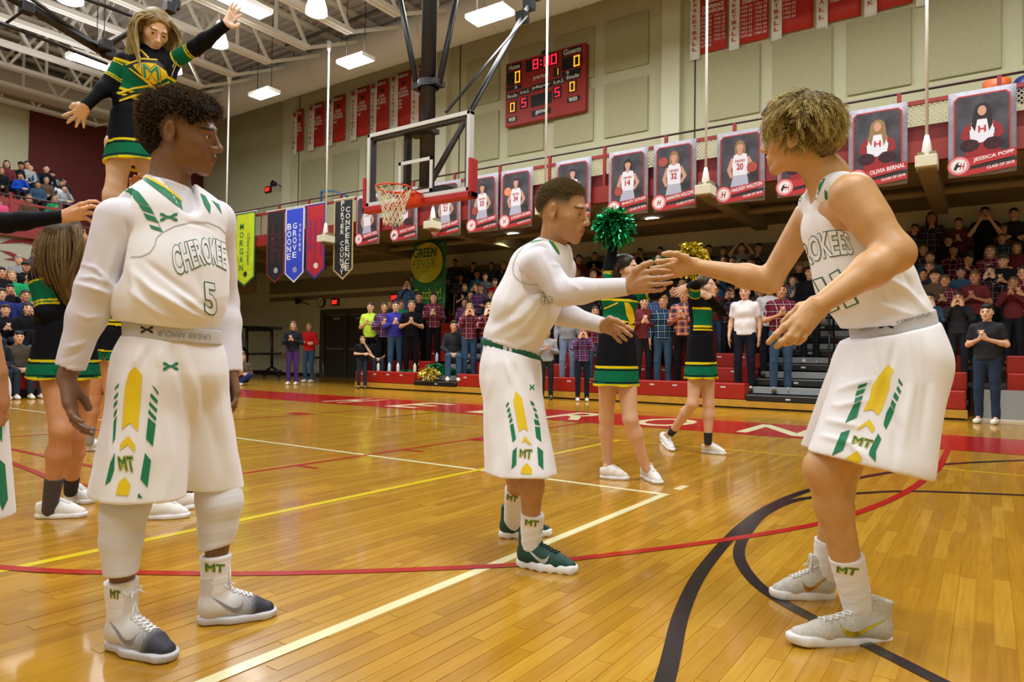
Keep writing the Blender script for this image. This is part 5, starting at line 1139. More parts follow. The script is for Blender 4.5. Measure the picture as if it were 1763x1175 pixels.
def player_middle():
    base=PL(905,955,2,0.); root=empty('person',base,0,'person in white uniform, long sleeves and dark green shoes, reaching to slap hands','person')
    SK='b98a62'; skin=mat('fair_skin',SK,.45,vcol=True,noise=.10,nscale=25,bump=.05,bscale=300)
    o=P(968,365,2.92); R=frame(vd(968,361,.90,-.14,.34),vd(968,361,.12,1,0)); s=1.07
    J=dict(nk=P(950,432,2.98),ch=P(925,480,2.99),wa=P(890,570,3.02),pv=P(882,640,3.02),sr=P(927,452,2.86),sl=P(968,462,3.13),
        er=P(968,504,2.80),wr=P(1078,494,2.70),el=P(963,540,3.1),wl=P(1036,560,2.96),hr=P(880,650,2.95),kr=P(917,800,2.84),ar=P(914,925,AD((893,974),(990,988))),
        hl=P(878,650,3.08),kl=P(893,790,3.12),al=P(884,890,AD((862,926),(946,922))),br=(.0,-.01,0))
    S=Shape(); bodyprims(S,J,lg=.88); S.cap(o+R@A(0,-.022,-.03),J['nk'],.054,.06,.03); headprims(S,o,R,s)
    K=lambda x,y,d:P(x,y,d)
    hand(S,J['wr'],[K(1112,469,2.655),K(1116,480,2.64),K(1117,490,2.64),K(1115,500,2.65)],
        [[K(1128,466,2.645),K(1142,466,2.65),K(1153,467,2.66)],[K(1134,479,2.63),K(1149,477,2.635),K(1158,475,2.645)],[K(1132,490,2.63),K(1146,489,2.635),K(1156,487,2.64)],[K(1126,501,2.64),K(1138,500,2.64),K(1145,497,2.645)]],
        [K(1095,466,2.67),K(1109,457,2.66),K(1121,452,2.655)],.98)
    hand(S,J['wl'],[K(1057,553,2.93),K(1059,560,2.92),K(1057,567,2.92),K(1053,573,2.93)],
        [[K(1068,557,2.91),K(1080,564,2.9),K(1089,569,2.89)],[K(1070,567,2.9),K(1080,574,2.89),K(1087,579,2.89)],[K(1064,573,2.9),K(1072,581,2.9),K(1078,586,2.9)],[K(1058,579,2.91),K(1064,586,2.91),K(1069,590,2.91)]],
        [K(1050,550,2.9),K(1062,553,2.88),K(1073,559,2.87)],.95)
    foot(S,J['ar'],(893,974),(990,988)); foot(S,J['al'],(862,926),(946,922))
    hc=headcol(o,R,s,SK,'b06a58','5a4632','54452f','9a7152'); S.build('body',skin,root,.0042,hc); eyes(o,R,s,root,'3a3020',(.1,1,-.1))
    # short cropped hair
    hm=mat('short_hair','ffffff',.75,vcol=True,spec=.25)
    keep=lambda p:(p[:,2]>.050+np.clip(p[:,1]-.03,0,.1)*.7-np.clip(-.02-p[:,1],0,.07)*.9)&(p[:,1]<.088)
    kf=lambda p:keep(p-np.array([0,0,1.])*(np.random.RandomState(4).rand(len(p))**2*.03)[:,None]*0+np.array([0,0,1.])*(.012-np.random.RandomState(4).rand(len(p))**.6*.03)[:,None])
    r,d,pp=scalp_points(o,R,s,9000,kf,(.0735,.0965,.0855)); top=np.clip((pp[:,2]-.05)/.05,0,1)
    D=d*.5+ (R@A(0,.8,.15))[None]*(.25+.5*top)[:,None]
    x=strands('hair',r,D,.010,.0013,hm,root,n=4,jit=.2,cols=('55493a','75664c','85775a'),seed=3)
    k2=pp[:,2]>.072; x2=strands('hair_top',r[k2],D[k2]+(R@A(0,.6,.3))[None],.017,.0014,hm,root,n=5,jit=.22,cols=('4a3f2c','6b5c42','85754e'),seed=4)
    for q_ in (x,x2): tag(q_,kind='stuff')
    w=unit(J['sl']-J['sr']); 
    U=Shape(); torso(U,J,-.002); limb(U,J['sr'],J['er'],J['wr'],[.066,.052,.050,.0365],0,.03); limb(U,J['sl'],J['el'],J['wl'],[.06,.05,.046,.036],0,.03)
    for a,b in (('er','wr'),('el','wl')):
        dd=unit(J[b]-J[a]); U.cap(J[b]+dd*.062,J[b]+dd*.1,.06,None,.002,op='S')
    U.cap(J['nk'],J['nk']+unit(o-J['nk'])*.1,.058,.058,.004,op='S')
    fl=[([(935,440),(950,470),(958,500)],5,.004),([(960,440),(972,470),(978,490)],5,.004),([(948,455),(965,458),(975,455)],3,.004),([(985,490),(1000,500),(995,520)],4,.003),([(1030,484),(1026,500),(1030,515)],3,.003),([(965,515),(1000,524),(1070,512)],5,.004),
        ([(1000,540),(990,555)],3,.003),([(1015,545),(1005,562)],3,.003),([(890,465),(905,475),(912,490)],4,-.003),([(902,450),(906,475),(905,488)],3,.003)]
    U.disp=lambda X:(noise3(X*np.array([1,1,.45],np.float32),26,4)*.0030+noise3(X*np.array([1,1,.6],np.float32),60,13)*.0010).astype(np.float32)
    shirt=U.build('compression_shirt',mat('white_compression','dad6de',.5,**WHT),root,.0055,None,folds([(a_,b_,c_*1.5) for a_,b_,c_ in fl]))
    T=Shape(); T.cap(P(928,470,2.99),P(905,530,3.0),.135,.128,.05,w,1.22); T.cap(P(905,530,3.0),P(884,583,3.02),.128,.122,.05,w,1.2); T.cap(P(884,583,3.02),P(880,598,3.02),.12,.115,.03,w,1.15)
    T.cap(J['sr']*.7+J['nk']*.3,J['nk']-A(0,0,.02),.068,.078,.04); T.cap(J['sl']*.7+J['nk']*.3,J['nk']-A(0,0,.02),.06,.078,.04)
    T.cut(P(879,599,3.02),unit(A(0,0,-1)-cr*.30))
    T.cap(J['sr']-w*.045+A(0,0,.08)+cr*.01,J['sr']-w*.045-A(0,0,.08)+cr*.02,.058,.07,.012,op='S'); T.cap(J['sl']+w*.04+A(0,0,.1),J['sl']+w*.04-A(0,0,.13),.06,None,.012,op='S')
    T.cap(J['nk']+unit(o-J['nk'])*.005,J['nk']+unit(o-J['nk'])*.14,.066,.075,.006,op='S')
    fl=[([(940,495),(900,545),(850,575)],7,.008),([(935,520),(900,565),(868,585)],6,.008),([(920,500),(880,540),(845,560)],6,-.006),([(945,545),(915,585),(890,596)],6,.008),([(950,560),(930,600)],5,.006),([(840,588),(870,592),(900,606)],4,.005),([(885,470),(878,500),(865,540)],7,.004),([(900,560),(905,590)],5,-.005)]
    T.disp=lambda X:(noise3(X*np.array([1,1,.45],np.float32),26,5)*.0030+noise3(X*np.array([1,1,.6],np.float32),60,14)*.0010).astype(np.float32)
    jersey=T.build('jersey',whitecloth(),root,.0055,None,folds([(a_,b_,c_*1.5) for a_,b_,c_ in fl]))
    Q=Shape(); Q.cap(P(879,600,3.02),P(878,650,3.02),.115,.128,.05,w,1.15); Q.cap(P(880,640,2.96),P(897,822,2.86),.118,.152,.06); Q.cap(P(876,640,3.08),P(886,815,3.1),.115,.135,.05)
    Q.cap(P(893,780,2.88),P(899,850,2.85),.12,.142,.004,op='S'); Q.cap(P(885,780,3.1),P(886,840,3.1),.1,.12,.004,op='S')
    Q.cut(P(879,607,3.02),unit(A(0,0,1)+cr*.30)); Q.cut(P(897,816,2.86),A(0,0,-1))
    fl=[([(850,625),(838,700),(842,800)],7,.006),([(900,630),(925,690),(945,760),(950,810)],7,.007),([(870,620),(880,660)],4,.004),([(885,625),(893,660)],4,-.004),([(915,640),(920,680)],4,.004),([(862,680),(858,750),(855,805)],8,-.005),([(910,700),(918,760),(915,810)],7,-.004),([(880,760),(876,812)],6,.004)]
    Q.disp=lambda X:(noise3(X*np.array([1,1,.45],np.float32),26,6)*.0030+noise3(X*np.array([1,1,.6],np.float32),60,15)*.0010).astype(np.float32)
    shorts=Q.build('shorts',whitecloth(),root,.0055,None,folds([(a_,b_,c_*1.5) for a_,b_,c_ in fl]))
    W=Shape(); W.cap(P(880,588,3.02),P(880,620,3.02),.126,.126,.01,w,1.16); n=unit(A(0,0,1)+cr*.30); W.cut(P(879,597,3.02),n); W.cut(P(879,609,3.02),-n)
    W.disp=lambda X:(np.sin((X@cr.astype(np.float32))*260)*.002).astype(np.float32); W.build('waistband',mat('green_elastic','0c5f46',.7),root,.005)
    sm=mat('white_sock','e9e8ee',.85,**WHT)
    d1=AD((893,974),(990,988)); d2=AD((862,926),(946,922)); s1=sock(root,P(917,884,2.84+.67*(d1-2.84)),P(913,950,d1),.0500,.043,sm); s2=sock(root,P(888,842,3.12+.52*(d2-3.12)),P(882,906,d2),.052,.042,sm)
    um=mat('dark_green_upper','0d4038',.6,bump=.15,bscale=500); so=mat('white_sole','e9e8ea',.45); dk=mat('dark_green_collar','0a2c28',.8)
    for hp,tp in (((893,974),(990,988)),((862,926),(946,922))):
        a=PL(*hp,2,0.); b=PL(*tp,2,0.); e=empty('shoe'); e.parent=root; e.location=a-base
        shoe(e,a,b-a,(um,so),L=np.linalg.norm(b-a)*1.08,collar=dk,lacecol='0b2a28',swoosh=mat('silver_swoosh','c2c8cc',.3,.3),solh=.034,waves=1)
    g=gm(); y=ym(); tr=bvh(jersey,shirt)
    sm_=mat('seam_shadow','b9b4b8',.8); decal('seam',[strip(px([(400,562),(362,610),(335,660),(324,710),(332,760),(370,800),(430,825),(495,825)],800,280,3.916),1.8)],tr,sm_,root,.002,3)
    decal('collar_trim',[px(L,800,280,3.916) for L in ([(480,490),(530,470),(560,490),(600,545),(640,610),(635,625),(590,565),(545,500),(510,492)],[(400,562),(420,540),(480,525),(540,522),(480,535),(430,548)])],tr,g,root,.003)
    decal('yellow_piping',[px([(500,478),(545,468),(575,492),(632,580),(640,606),(600,545),(555,488)],800,280,3.916)],tr,y,root,.0045)
    for off,mt_,dd in ((.05,mat('green_outline','2a6a50',.6),.003),(.02,whitecloth(),.0042)):
        V,F=text2d('CHE',off); decal('lettering',[(quad(V,((931,503),(952,513),(951,523),(929,525)),text2d('CHE',.05)[0]),F)],tr,mt_,root,dd,3)
    tr=bvh(shorts); q=lambda L:px(L,780,550,2.554)
    decal('yellow_panel',[q(L) for L in ([(275,315),(302,345),(330,495),(310,480),(290,495),(265,360)],[(315,512),(345,553),(330,548),(315,535),(300,545)],[(325,632),(347,660),(345,682),(297,680),(302,655)])],tr,y,root,.003)
    decal('green_panel',[q(L) for L in ([(243,362),(247,372),(235,388),(232,380)],[(247,385),(252,402),(240,412),(238,400)],[(252,408),(258,425),(245,435),(242,425)],[(258,430),(262,447),(250,458),(247,447)],[(250,465),(265,458),(277,525),(262,542)],
        [(338,358),(352,365),(360,380),(345,378)],[(350,385),(362,393),(370,408),(355,402)],[(357,412),(370,418),(377,440),(362,430)],[(355,438),(376,446),(382,468),(360,462)],[(360,472),(382,475),(388,540),(365,520)],[(262,580),(280,562),(278,640),(257,660)],[(370,560),(395,580),(397,662),(375,640)])],tr,g,root,.003)
    decal('emblem',ua(912,662,920,672),tr,g,root,.003,3); mtlogo('lettering',px([(292,570),(350,572),(346,618),(290,606)],780,550,2.554),tr,root,.003)
    mtlogo('sock_lettering',((904,894),(929,897),(927,909),(903,905)),bvh(s1),root); mtlogo('sock_lettering',((873,850),(893,856),(890,866),(872,861)),bvh(s2),root)
def player_right():
    base=PL(1440,1075,2,0.); root=empty('person',base,0,'person in sleeveless white uniform number 11, wavy blond hair, leaning forward','person')
    SK='c99a68'; skin=mat('tan_skin',SK,.45,vcol=True,noise=.09,nscale=25,bump=.05,bscale=300)
    o=P(1372,236,2.33); R=frame(vd(1374,240,-.945,-.03,-.31),vd(1374,240,-.05,1,0)); s=1.02
    J=dict(nk=P(1425,306,2.33),ch=P(1450,400,2.33),wa=P(1510,530,2.30),pv=P(1535,600,2.28),sr=P(1392,372,2.52),sl=P(1468,338,2.16),
        er=P(1325,484,2.64),wr=P(1197,458,2.70),el=P(1541,437,2.06),wl=P(1408,527,2.02),hr=P(1500,640,2.38),kr=P(1450,800,2.52),ar=P(1422,968,AD((1432,1028),(1334,1029))),
        hl=P(1535,640,2.2),kl=P(1421,808,2.18),al=P(1469,1020,AD((1535,1094),(1362,1112))))
    S=Shape(); torso(S,J,-.012)
    limb(S,J['sl'],J['el'],J['wl'],[.062,.052,.05,.028],0,.03); limb(S,J['sr'],J['er'],J['wr'],[.054,.043,.044,.027],0,.03)
    S.cap(J['sl']+A(0,0,.005),J['sl']*.6+J['el']*.4,.064,.055,.03)
    for q,b in (('r',(0,0,0)),('l',(.0,.0,0))): limb(S,J['h'+q],J['k'+q],J['a'+q],[.095,.062,.054,.04],0,.03)
    S.cap(o+R@A(0,-.022,-.03),J['nk'],.057,.066,.035); headprims(S,o,R,s)
    K=P
    hand(S,J['wr'],[K(1160,449,2.70),K(1159,457,2.69),K(1159,466,2.70),K(1161,474,2.71)],
        [[K(1150,449,2.70),K(1139,450,2.71),K(1129,451,2.71)],[K(1146,459,2.69),K(1133,461,2.70),K(1121,462,2.71)],[K(1147,468,2.70),K(1135,469,2.71),K(1125,470,2.72)],[K(1150,478,2.71),K(1141,480,2.72),K(1133,481,2.72)]],
        [K(1180,445,2.68),K(1164,438,2.66),K(1152,437,2.66),K(1143,438,2.66)],1.0)
    hand(S,J['wl'],[K(1368,550,2.01),K(1373,560,2.0),K(1380,566,2.0),K(1389,570,2.01)],
        [[K(1350,563,2.0),K(1336,577,2.0),K(1323,590,2.01)],[K(1357,580,1.99),K(1345,590,1.99),K(1337,597,2.01)],[K(1369,582,1.99),K(1359,590,2.0),K(1352,593,2.02)],[K(1383,583,2.0),K(1376,589,2.01),K(1370,591,2.03)]],
        [K(1380,530,2.04),K(1362,545,2.06),K(1350,556,2.08)],1.08)
    foot(S,J['al'],(1535,1094),(1362,1112)); foot(S,J['ar'],(1432,1028),(1334,1029))
    S.build('body',skin,root,.0042,headcol(o,R,s,SK,'b86a52','7a5a34')); eyes(o,R,s,root,'4a5a60')
    # wavy hair
    hm=mat('wavy_hair','ffffff',.6,vcol=True,spec=.35); H=Shape(); Tl=lambda a:o+R@(A(*a)*s)
    H.ell(Tl((0,-.025,.055)),(.090,.110,.085),R,.02); H.ell(Tl((0,.05,.085)),(.066,.058,.045),R,.03); H.ell(Tl((0,-.085,-.015)),(.076,.05,.065),R,.03); H.ell(Tl((0,.1,.025)),(.09,.065,.058),R,.015,'S')
    for m in (-1,1): H.ell(Tl((m*.08,.045,-.03)),(.04,.05,.05),R,.015,'S')
    H.disp=lambda X:(noise3(X,120,3)*.005).astype(np.float32)
    hc=lambda V:np.array(lin('66522a'))*np.clip(.8+.4*noise3(V.astype(np.float32),260,9)[:,None],.3,1.4)
    hair=H.build('hair',hm,root,.005,hc)
    keep=lambda p:((p[:,2]>-.05)|((p[:,1]<-.02)&(p[:,2]>-.09)))&(p[:,1]<.088)&~((p[:,1]>.0)&(p[:,2]<.045))&~((p[:,2]<-.005)&(p[:,1]>-.005))
    for nn,rep_,rr_,ln,sd in ((560,10,.0017,.064,7),(330,3,.0011,.072,8)):
        r,d,pp=scalp_points(o,R,s,nn,keep,(.086,.108,.084),(0,-.025,.050),seed=sd); rs=np.random.RandomState(sd+1)
        crown=np.array([0,-.05,.13]); tg=pp-crown; dl=pp-np.array([0,-.02,.046]); dl/=np.linalg.norm(dl,axis=1,keepdims=True); tg=tg-dl*(tg*dl).sum(1,keepdims=True); tg/=np.linalg.norm(tg,axis=1,keepdims=True)+1e-6
        sw=noise3(pp.astype(np.float32),40,4)[:,None]; tg=tg+np.cross(dl,tg)*sw*.9+rs.randn(*tg.shape)*.10; D=(dl*.22+tg)@R.T; cp_=noise3(pp.astype(np.float32),30,11)*3.+rs.rand(len(pp))*1.5
        r=np.repeat(r,rep_,0)+rs.randn(len(r)*rep_,3)*.0030; D=np.repeat(D,rep_,0); cp_=np.repeat(cp_,rep_)
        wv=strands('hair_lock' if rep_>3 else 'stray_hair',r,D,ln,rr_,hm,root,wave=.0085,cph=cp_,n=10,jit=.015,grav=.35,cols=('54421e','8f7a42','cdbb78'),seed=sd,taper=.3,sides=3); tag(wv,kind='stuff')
    w=unit(J['sl']-J['sr'])
    T=Shape(); c0=P(1452,390,2.35); T.cap(c0,P(1483,480,2.32),.135,.13,.05,w,1.22); T.cap(P(1483,480,2.32),P(1520,540,2.3),.132,.128,.05,w,1.15); T.cap(P(1520,540,2.3),P(1532,556,2.29),.125,.12,.03,w,1.12)
    T.cap(J['sl']*.55+J['nk']*.45+A(0,0,.0),J['nk']-A(0,0,.05),.05,.07,.03); T.cap(J['sr']*.75+J['nk']*.25+A(0,0,.01),J['nk']-A(0,0,.06),.05,.07,.03)
    up=unit(c0-P(1520,540,2.3)); fw=np.cross(up,w); fw=fw if fw@(-cr)>0 else -fw; fw=unit(fw)
    T.cut(P(1535,566,2.29),unit(A(0,0,-1)+cr*.30*-0+ -cr*.0)); 
    T.cap(J['sl']+w*.022+up*.12,J['sl']+w*.03-up*.13,.062,.07,.012,op='S'); T.cap(J['sr']-w*.035+up*.12,J['sr']-w*.02-up*.12,.058,.058,.012,op='S')
    T.cap(J['nk']+A(0,0,.03),J['nk']+unit(o-J['nk'])*.16,.07,.085,.008,op='S'); T.cap(J['nk']+fw*.055+A(0,0,.02),J['nk']+fw*.13-up*.05,.055,.035,.02,op='S')
    fl=[([(1600,540),(1560,500),(1530,480)],6,.007),([(1590,520),(1555,470)],5,-.006),([(1585,500),(1565,440)],6,.006),([(1575,545),(1530,530),(1500,520)],6,.006),([(1560,540),(1520,550),(1480,562)],5,.005),([(1420,390),(1432,450),(1450,520)],8,.004),([(1398,360),(1402,380)],4,.004),([(1412,340),(1415,372)],4,-.003),([(1500,440),(1520,500),(1530,540)],8,-.005)]
    T.disp=lambda X:(noise3(X*np.array([1,1,.45],np.float32),26,7)*.0030+noise3(X*np.array([1,1,.6],np.float32),60,16)*.0010).astype(np.float32)
    jersey=T.build('jersey',whitecloth(),root,.0055,None,folds([(a_,b_,c_*1.5) for a_,b_,c_ in fl]))
    n=unit(A(0,0,1)-cr*.26)
    W=Shape(); W.cap(P(1533,545,2.29),P(1540,580,2.29),.127,.129,.01,w,1.12); W.cut(P(1535,547,2.29),n); W.cut(P(1538,571,2.29),-n)
    wbo=W.build('waistband',mat('grey_elastic','bdb9b6',.8,**WHT),root,.005)
    Q=Shape(); Q.cap(P(1538,560,2.29),P(1540,620,2.28),.134,.15,.05,w,1.10); Q.cap(P(1536,625,2.22),P(1484,800,2.15),.15,.160,.07); Q.cap(P(1500,640,2.36),P(1452,790,2.44),.125,.145,.06)
    Q.cap(P(1548,640,2.2),P(1520,800,2.12),.12,.135,.06)
    Q.cut(P(1538,569,2.29),n); n2=unit(A(0,0,-1)-cr*.20); Q.cut(P(1481,797,2.15),n2)
    Q.cap(P(1474,795,2.2)-n2*.04,P(1472,830,2.19)+n2*.1,.10,.12,.004,op='S')
    fl=[([(1420,650),(1440,672),(1500,655)],6,.010),([(1412,690),(1445,700),(1490,690)],6,.008),([(1402,720),(1430,725),(1480,735)],6,.008),([(1395,748),(1420,752),(1470,765)],5,.006),([(1430,640),(1455,650)],4,-.005),([(1475,590),(1465,650)],6,.005),([(1500,590),(1515,650),(1500,700)],7,.006),([(1560,580),(1570,660),(1555,760)],9,.007),([(1590,580),(1600,660),(1585,760)],8,-.005),([(1540,590),(1530,640)],5,-.005),
        ([(1530,700),(1545,740),(1540,800)],8,-.005),([(1460,760),(1490,790)],6,.004)]
    Q.disp=lambda X:(noise3(X*np.array([1,1,.45],np.float32),26,8)*.0030+noise3(X*np.array([1,1,.6],np.float32),60,17)*.0010).astype(np.float32)
    shorts=Q.build('shorts',whitecloth(),root,.0055,None,folds([(a_,b_,c_*1.5) for a_,b_,c_ in fl]))
    sm=mat('white_sock','e9e8ee',.85,**WHT)
    d1=AD((1535,1094),(1362,1112)); d2=AD((1432,1028),(1334,1029)); s1=sock(root,P(1457,958,2.18+.71*(d1-2.18)),P(1476,1042,d1),.0535,.046,sm); s2=sock(root,P(1428,930,2.52+.77*(d2-2.52)),P(1421,990,d2),.052,.044,sm)
    um=mat('pale_knit_upper','c9c6be',.6,noise=.18,nscale=120,bump=.2,bscale=400); so=mat('white_sole','e9e8ea',.45)
    for hp,tp,lf,gc in (((1535,1094),(1362,1112),.10,'c9b92e'),((1432,1028),(1334,1029),.03,'b8863a')):
        a=PL(*hp,2,0.); b=PL(*tp,2,0.); e=empty('shoe'); e.parent=root; e.location=a-base
        shoe(e,a,b-a,(um,so),L=np.linalg.norm(b-a)*1.10,lift=-lf,collar=um,swoosh=mat('gold_swoosh',gc,.25,.6),solh=.032,chi=.15)
    g=gm(); y=ym(); tr=bvh(jersey); q=lambda L:px(L,1100,150,2.611)
    decal('stripe',[q(L) for L in ([(835,365),(868,335),(905,330),(850,390),(830,430),(790,520),(782,490)],[(835,462),(846,470),(852,520),(836,500)],[(848,500),(866,525),(858,542),(846,530)],[(868,540),(886,550),(884,578),(868,562)],
        [(700,515),(735,492),(712,545),(700,580),(690,570)],[(690,585),(702,590),(702,640),(692,630)],[(694,650),(706,655),(708,675),(698,672)])],tr,g,root,.003)
    decal('yellow_piping',[q([(825,375),(845,362),(800,470),(784,520),(782,480)])],tr,y,root,.0045)
    z=lambda L:px(L,1250,350,3.561); top=z([(452,330),(468,238),(535,192),(600,170),(695,158),(745,182)]); bot=z([(492,440),(515,388),(575,352),(640,335),(720,322),(790,318)])
    for off,mt_,dd in ((.05,mat('green_outline','2a6a50',.6),.003),(.022,whitecloth(),.0042)):
        decal('lettering',[curveword('EROKEES',top,bot,off,.05)],tr,mt_,root,dd,4)
        V,F=text2d('1',off); Vr=text2d('1',.05)[0]; decal('number',[(quad(V,z([(530,470),(592,450),(700,650),(640,678)]),Vr),F),(quad(V,z([(630,438),(690,402),(818,612),(735,648)]),Vr),F)],tr,mt_,root,dd,5)
    tw=bvh(wbo); V,F=text2d('UNDER ARMOUR'); q=lambda L:px(L,1270,500,3.358)
    decal('waistband_lettering',[(quad(V,q([(1118,148),(915,195),(910,178),(1112,125)])),F),(quad(V,q([(805,222),(700,240),(698,225),(800,205)])),F)],tw,mat('grey_lettering','8b8886',.8),root,.003,4)
    decal('waistband_emblem',ua(1513,555,1539,566),tw,mat('black_print','141414',.7),root,.003,4)
    tr=bvh(shorts)
    decal('yellow_panel',[q(L) for L in ([(870,428),(903,465),(882,510),(878,570),(835,690),(810,725),(780,688),(725,702),(765,620),(775,560),(820,490)],[(765,748),(795,800),(778,825),(745,780),(690,812),(700,790)],[(692,930),(715,970),(712,1016),(622,1005),(625,970)])],tr,y,root,.003)
    decal('green_panel',[q(L) for L in ([(700,550),(750,535),(742,555),(692,572)],[(690,582),(740,568),(730,592),(680,614)],[(680,625),(725,608),(718,632),(673,652)],[(672,660),(715,640),(690,735),(622,768)],[(598,825),(650,808),(610,925),(545,958)],
        [(930,508),(955,545),(950,556),(928,530)],[(925,552),(945,585),(938,603),(918,570)],[(908,588),(932,620),(922,645),(898,615)],[(892,630),(915,660),(905,695),(885,660)],[(882,668),(905,700),(880,760),(858,806),(843,775),(858,710)],[(812,828),(830,862),(800,930),(798,993),(758,950),(765,920)])],tr,g,root,.003)
    mtlogo('lettering',q([(672,838),(792,868),(770,918),(655,885)]),tr,root,.003)
    mtlogo('sock_lettering',((1440,975),(1480,979),(1474,993),(1440,986)),bvh(s1),root)
player_left(); player_middle(); player_right()
print('players',time.time()-T0)
# ---------------------------------------------------------------- cheerleaders
def longhair(root,o,R,s,cols,length=.42,n=900,r=.0022,seed=1,ground='4a3a20',back=True,part=True,pony=False):
    hm=mat('long_hair','ffffff',.5,vcol=True,spec=.4); H=Shape(); T=lambda a:o+R@(A(*a)*s)
    H.ell(T((0,-.02,.048)),(.082,.102,.078),R,.02); H.ell(T((0,-.07,-.04)),(.062,.035,.09),R,.03); H.ell(T((0,.1,.0)),(.064,.062,.078),R,.012,'S')
    for m in (-1,1): H.ell(T((m*.07,.07,-.06)),(.04,.05,.06),R,.012,'S')
    g=np.array(lin(ground)); H.build('hair',hm,root,.006,lambda V:g*np.clip(.85+.35*noise3(V.astype(np.float32),200,3)[:,None],.3,1.4))
    keep=lambda p:((p[:,1]<.03)&(p[:,2]>-.02))|((p[:,1]<.07)&(p[:,2]>.075))
    rr,d,pp=scalp_points(o,R,s,n,keep,(.081,.1,.077),(0,-.02,.045),seed=seed)
    crown=np.array([0,.02,.125]); tg=pp-crown; dl=pp-np.array([0,-.02,.045]); dl/=np.linalg.norm(dl,axis=1,keepdims=True); tg=tg-dl*(tg*dl).sum(1,keepdims=True); tg/=np.linalg.norm(tg,axis=1,keepdims=True)+1e-6
    fr_=np.clip((pp[:,1]+.0)/.03,0,1)[:,None]; tg=tg*(1-fr_)+fr_*(np.sign(pp[:,0])[:,None]*np.array([[1.,0,0]])+np.array([[0,-.35,0]])); tg=tg-dl*(tg*dl).sum(1,keepdims=True); tg/=np.linalg.norm(tg,axis=1,keepdims=True)+1e-6
    if pony: tail=T((0,-.115,.05)); D=(tail-rr); D/=np.linalg.norm(D,axis=1,keepdims=True); rr=tail+np.random.RandomState(seed).randn(len(rr),3)*.012; D=np.tile(R@A(0,-.7,.1),(len(rr),1)); jt=.18; gv=2.2
    else: D=(dl*.10+tg)@R.T; jt=.05; gv=7.
    def fl_(X):
        L=(X-o)@R/s; x,y,z=L.T; m=(np.abs(x)<.085)&(y>-.03)&(z<.10)&(z>-.30); sx=np.where(x>=0,1,-1)
        rx=np.clip(np.abs(x)-.082,0,.1)*sx*((z<.03)*70.); ry=np.clip(-.12-y,0,.2)*((z<.03)*45.)
        return (-rx[:,None]*R[:,0][None]+ry[:,None]*R[:,1][None])+((sx*m*9.)[:,None]*R[:,0][None]-(m*(y>.0)*9.)[:,None]*R[:,1][None])
    tag(strands('hair_strands',rr,D,length,r,hm,root,n=12,jit=jt,grav=gv,wave=.0035,flow=fl_,cols=cols,seed=seed,sides=3,taper=.5),kind='stuff')
def uniform_col(J,stripes=True):
    BK=np.array(lin('0d0e14')); G=np.array(lin('0a6a4a')); Y=np.array(lin('e6cf10'))
    def f(V):
        C=np.tile(BK,(len(V),1)); up=A(*J['nk'])-A(*J['wa']); L=np.linalg.norm(up); up/=L; t=((V-A(*J['wa']))@up)/L
        best=np.full(len(V),1e9); arm=np.zeros(len(V),bool); ta=np.zeros(len(V))
        for q in 'lr':
            a,b,c=A(*J['s'+q]),A(*J['e'+q]),A(*J['w'+q])
            for i,(p0,p1) in enumerate(((a,b),(b,c))):
                d=p1-p0; LL=d@d; u=np.clip(((V-p0)@d)/LL,0,1); r=np.linalg.norm(V-p0-u[:,None]*d,axis=1); m=(r<.075)&(r<best); best[m]=r[m]; ta[m]=(u[m]*.5+i*.5); arm|=m&((u>.22)|(i==1))
        fwd=np.cross(A(*J['sl'])-A(*J['sr']),up); fwd/=np.linalg.norm(fwd); fr=((V-A(*J['wa']))@fwd)>-.01; tor=(~arm)&fr
        C[tor&(t>.02)&(t<.62)]=G
        for a_,b_ in ((.0,.05),(.10,.15)): C[tor&(t>a_)&(t<b_)]=Y
        C[tor&(t>.05)&(t<.10)]=BK*1.2; C[tor&(t>.62)&(t<.67)]=Y
        C[arm&(ta>.14)&(ta<.40)]=G
        for a_,b_ in ((.12,.14),(.36,.38),(.40,.42)): C[arm&(ta>a_)&(ta<b_)]=Y
        return C
    return f
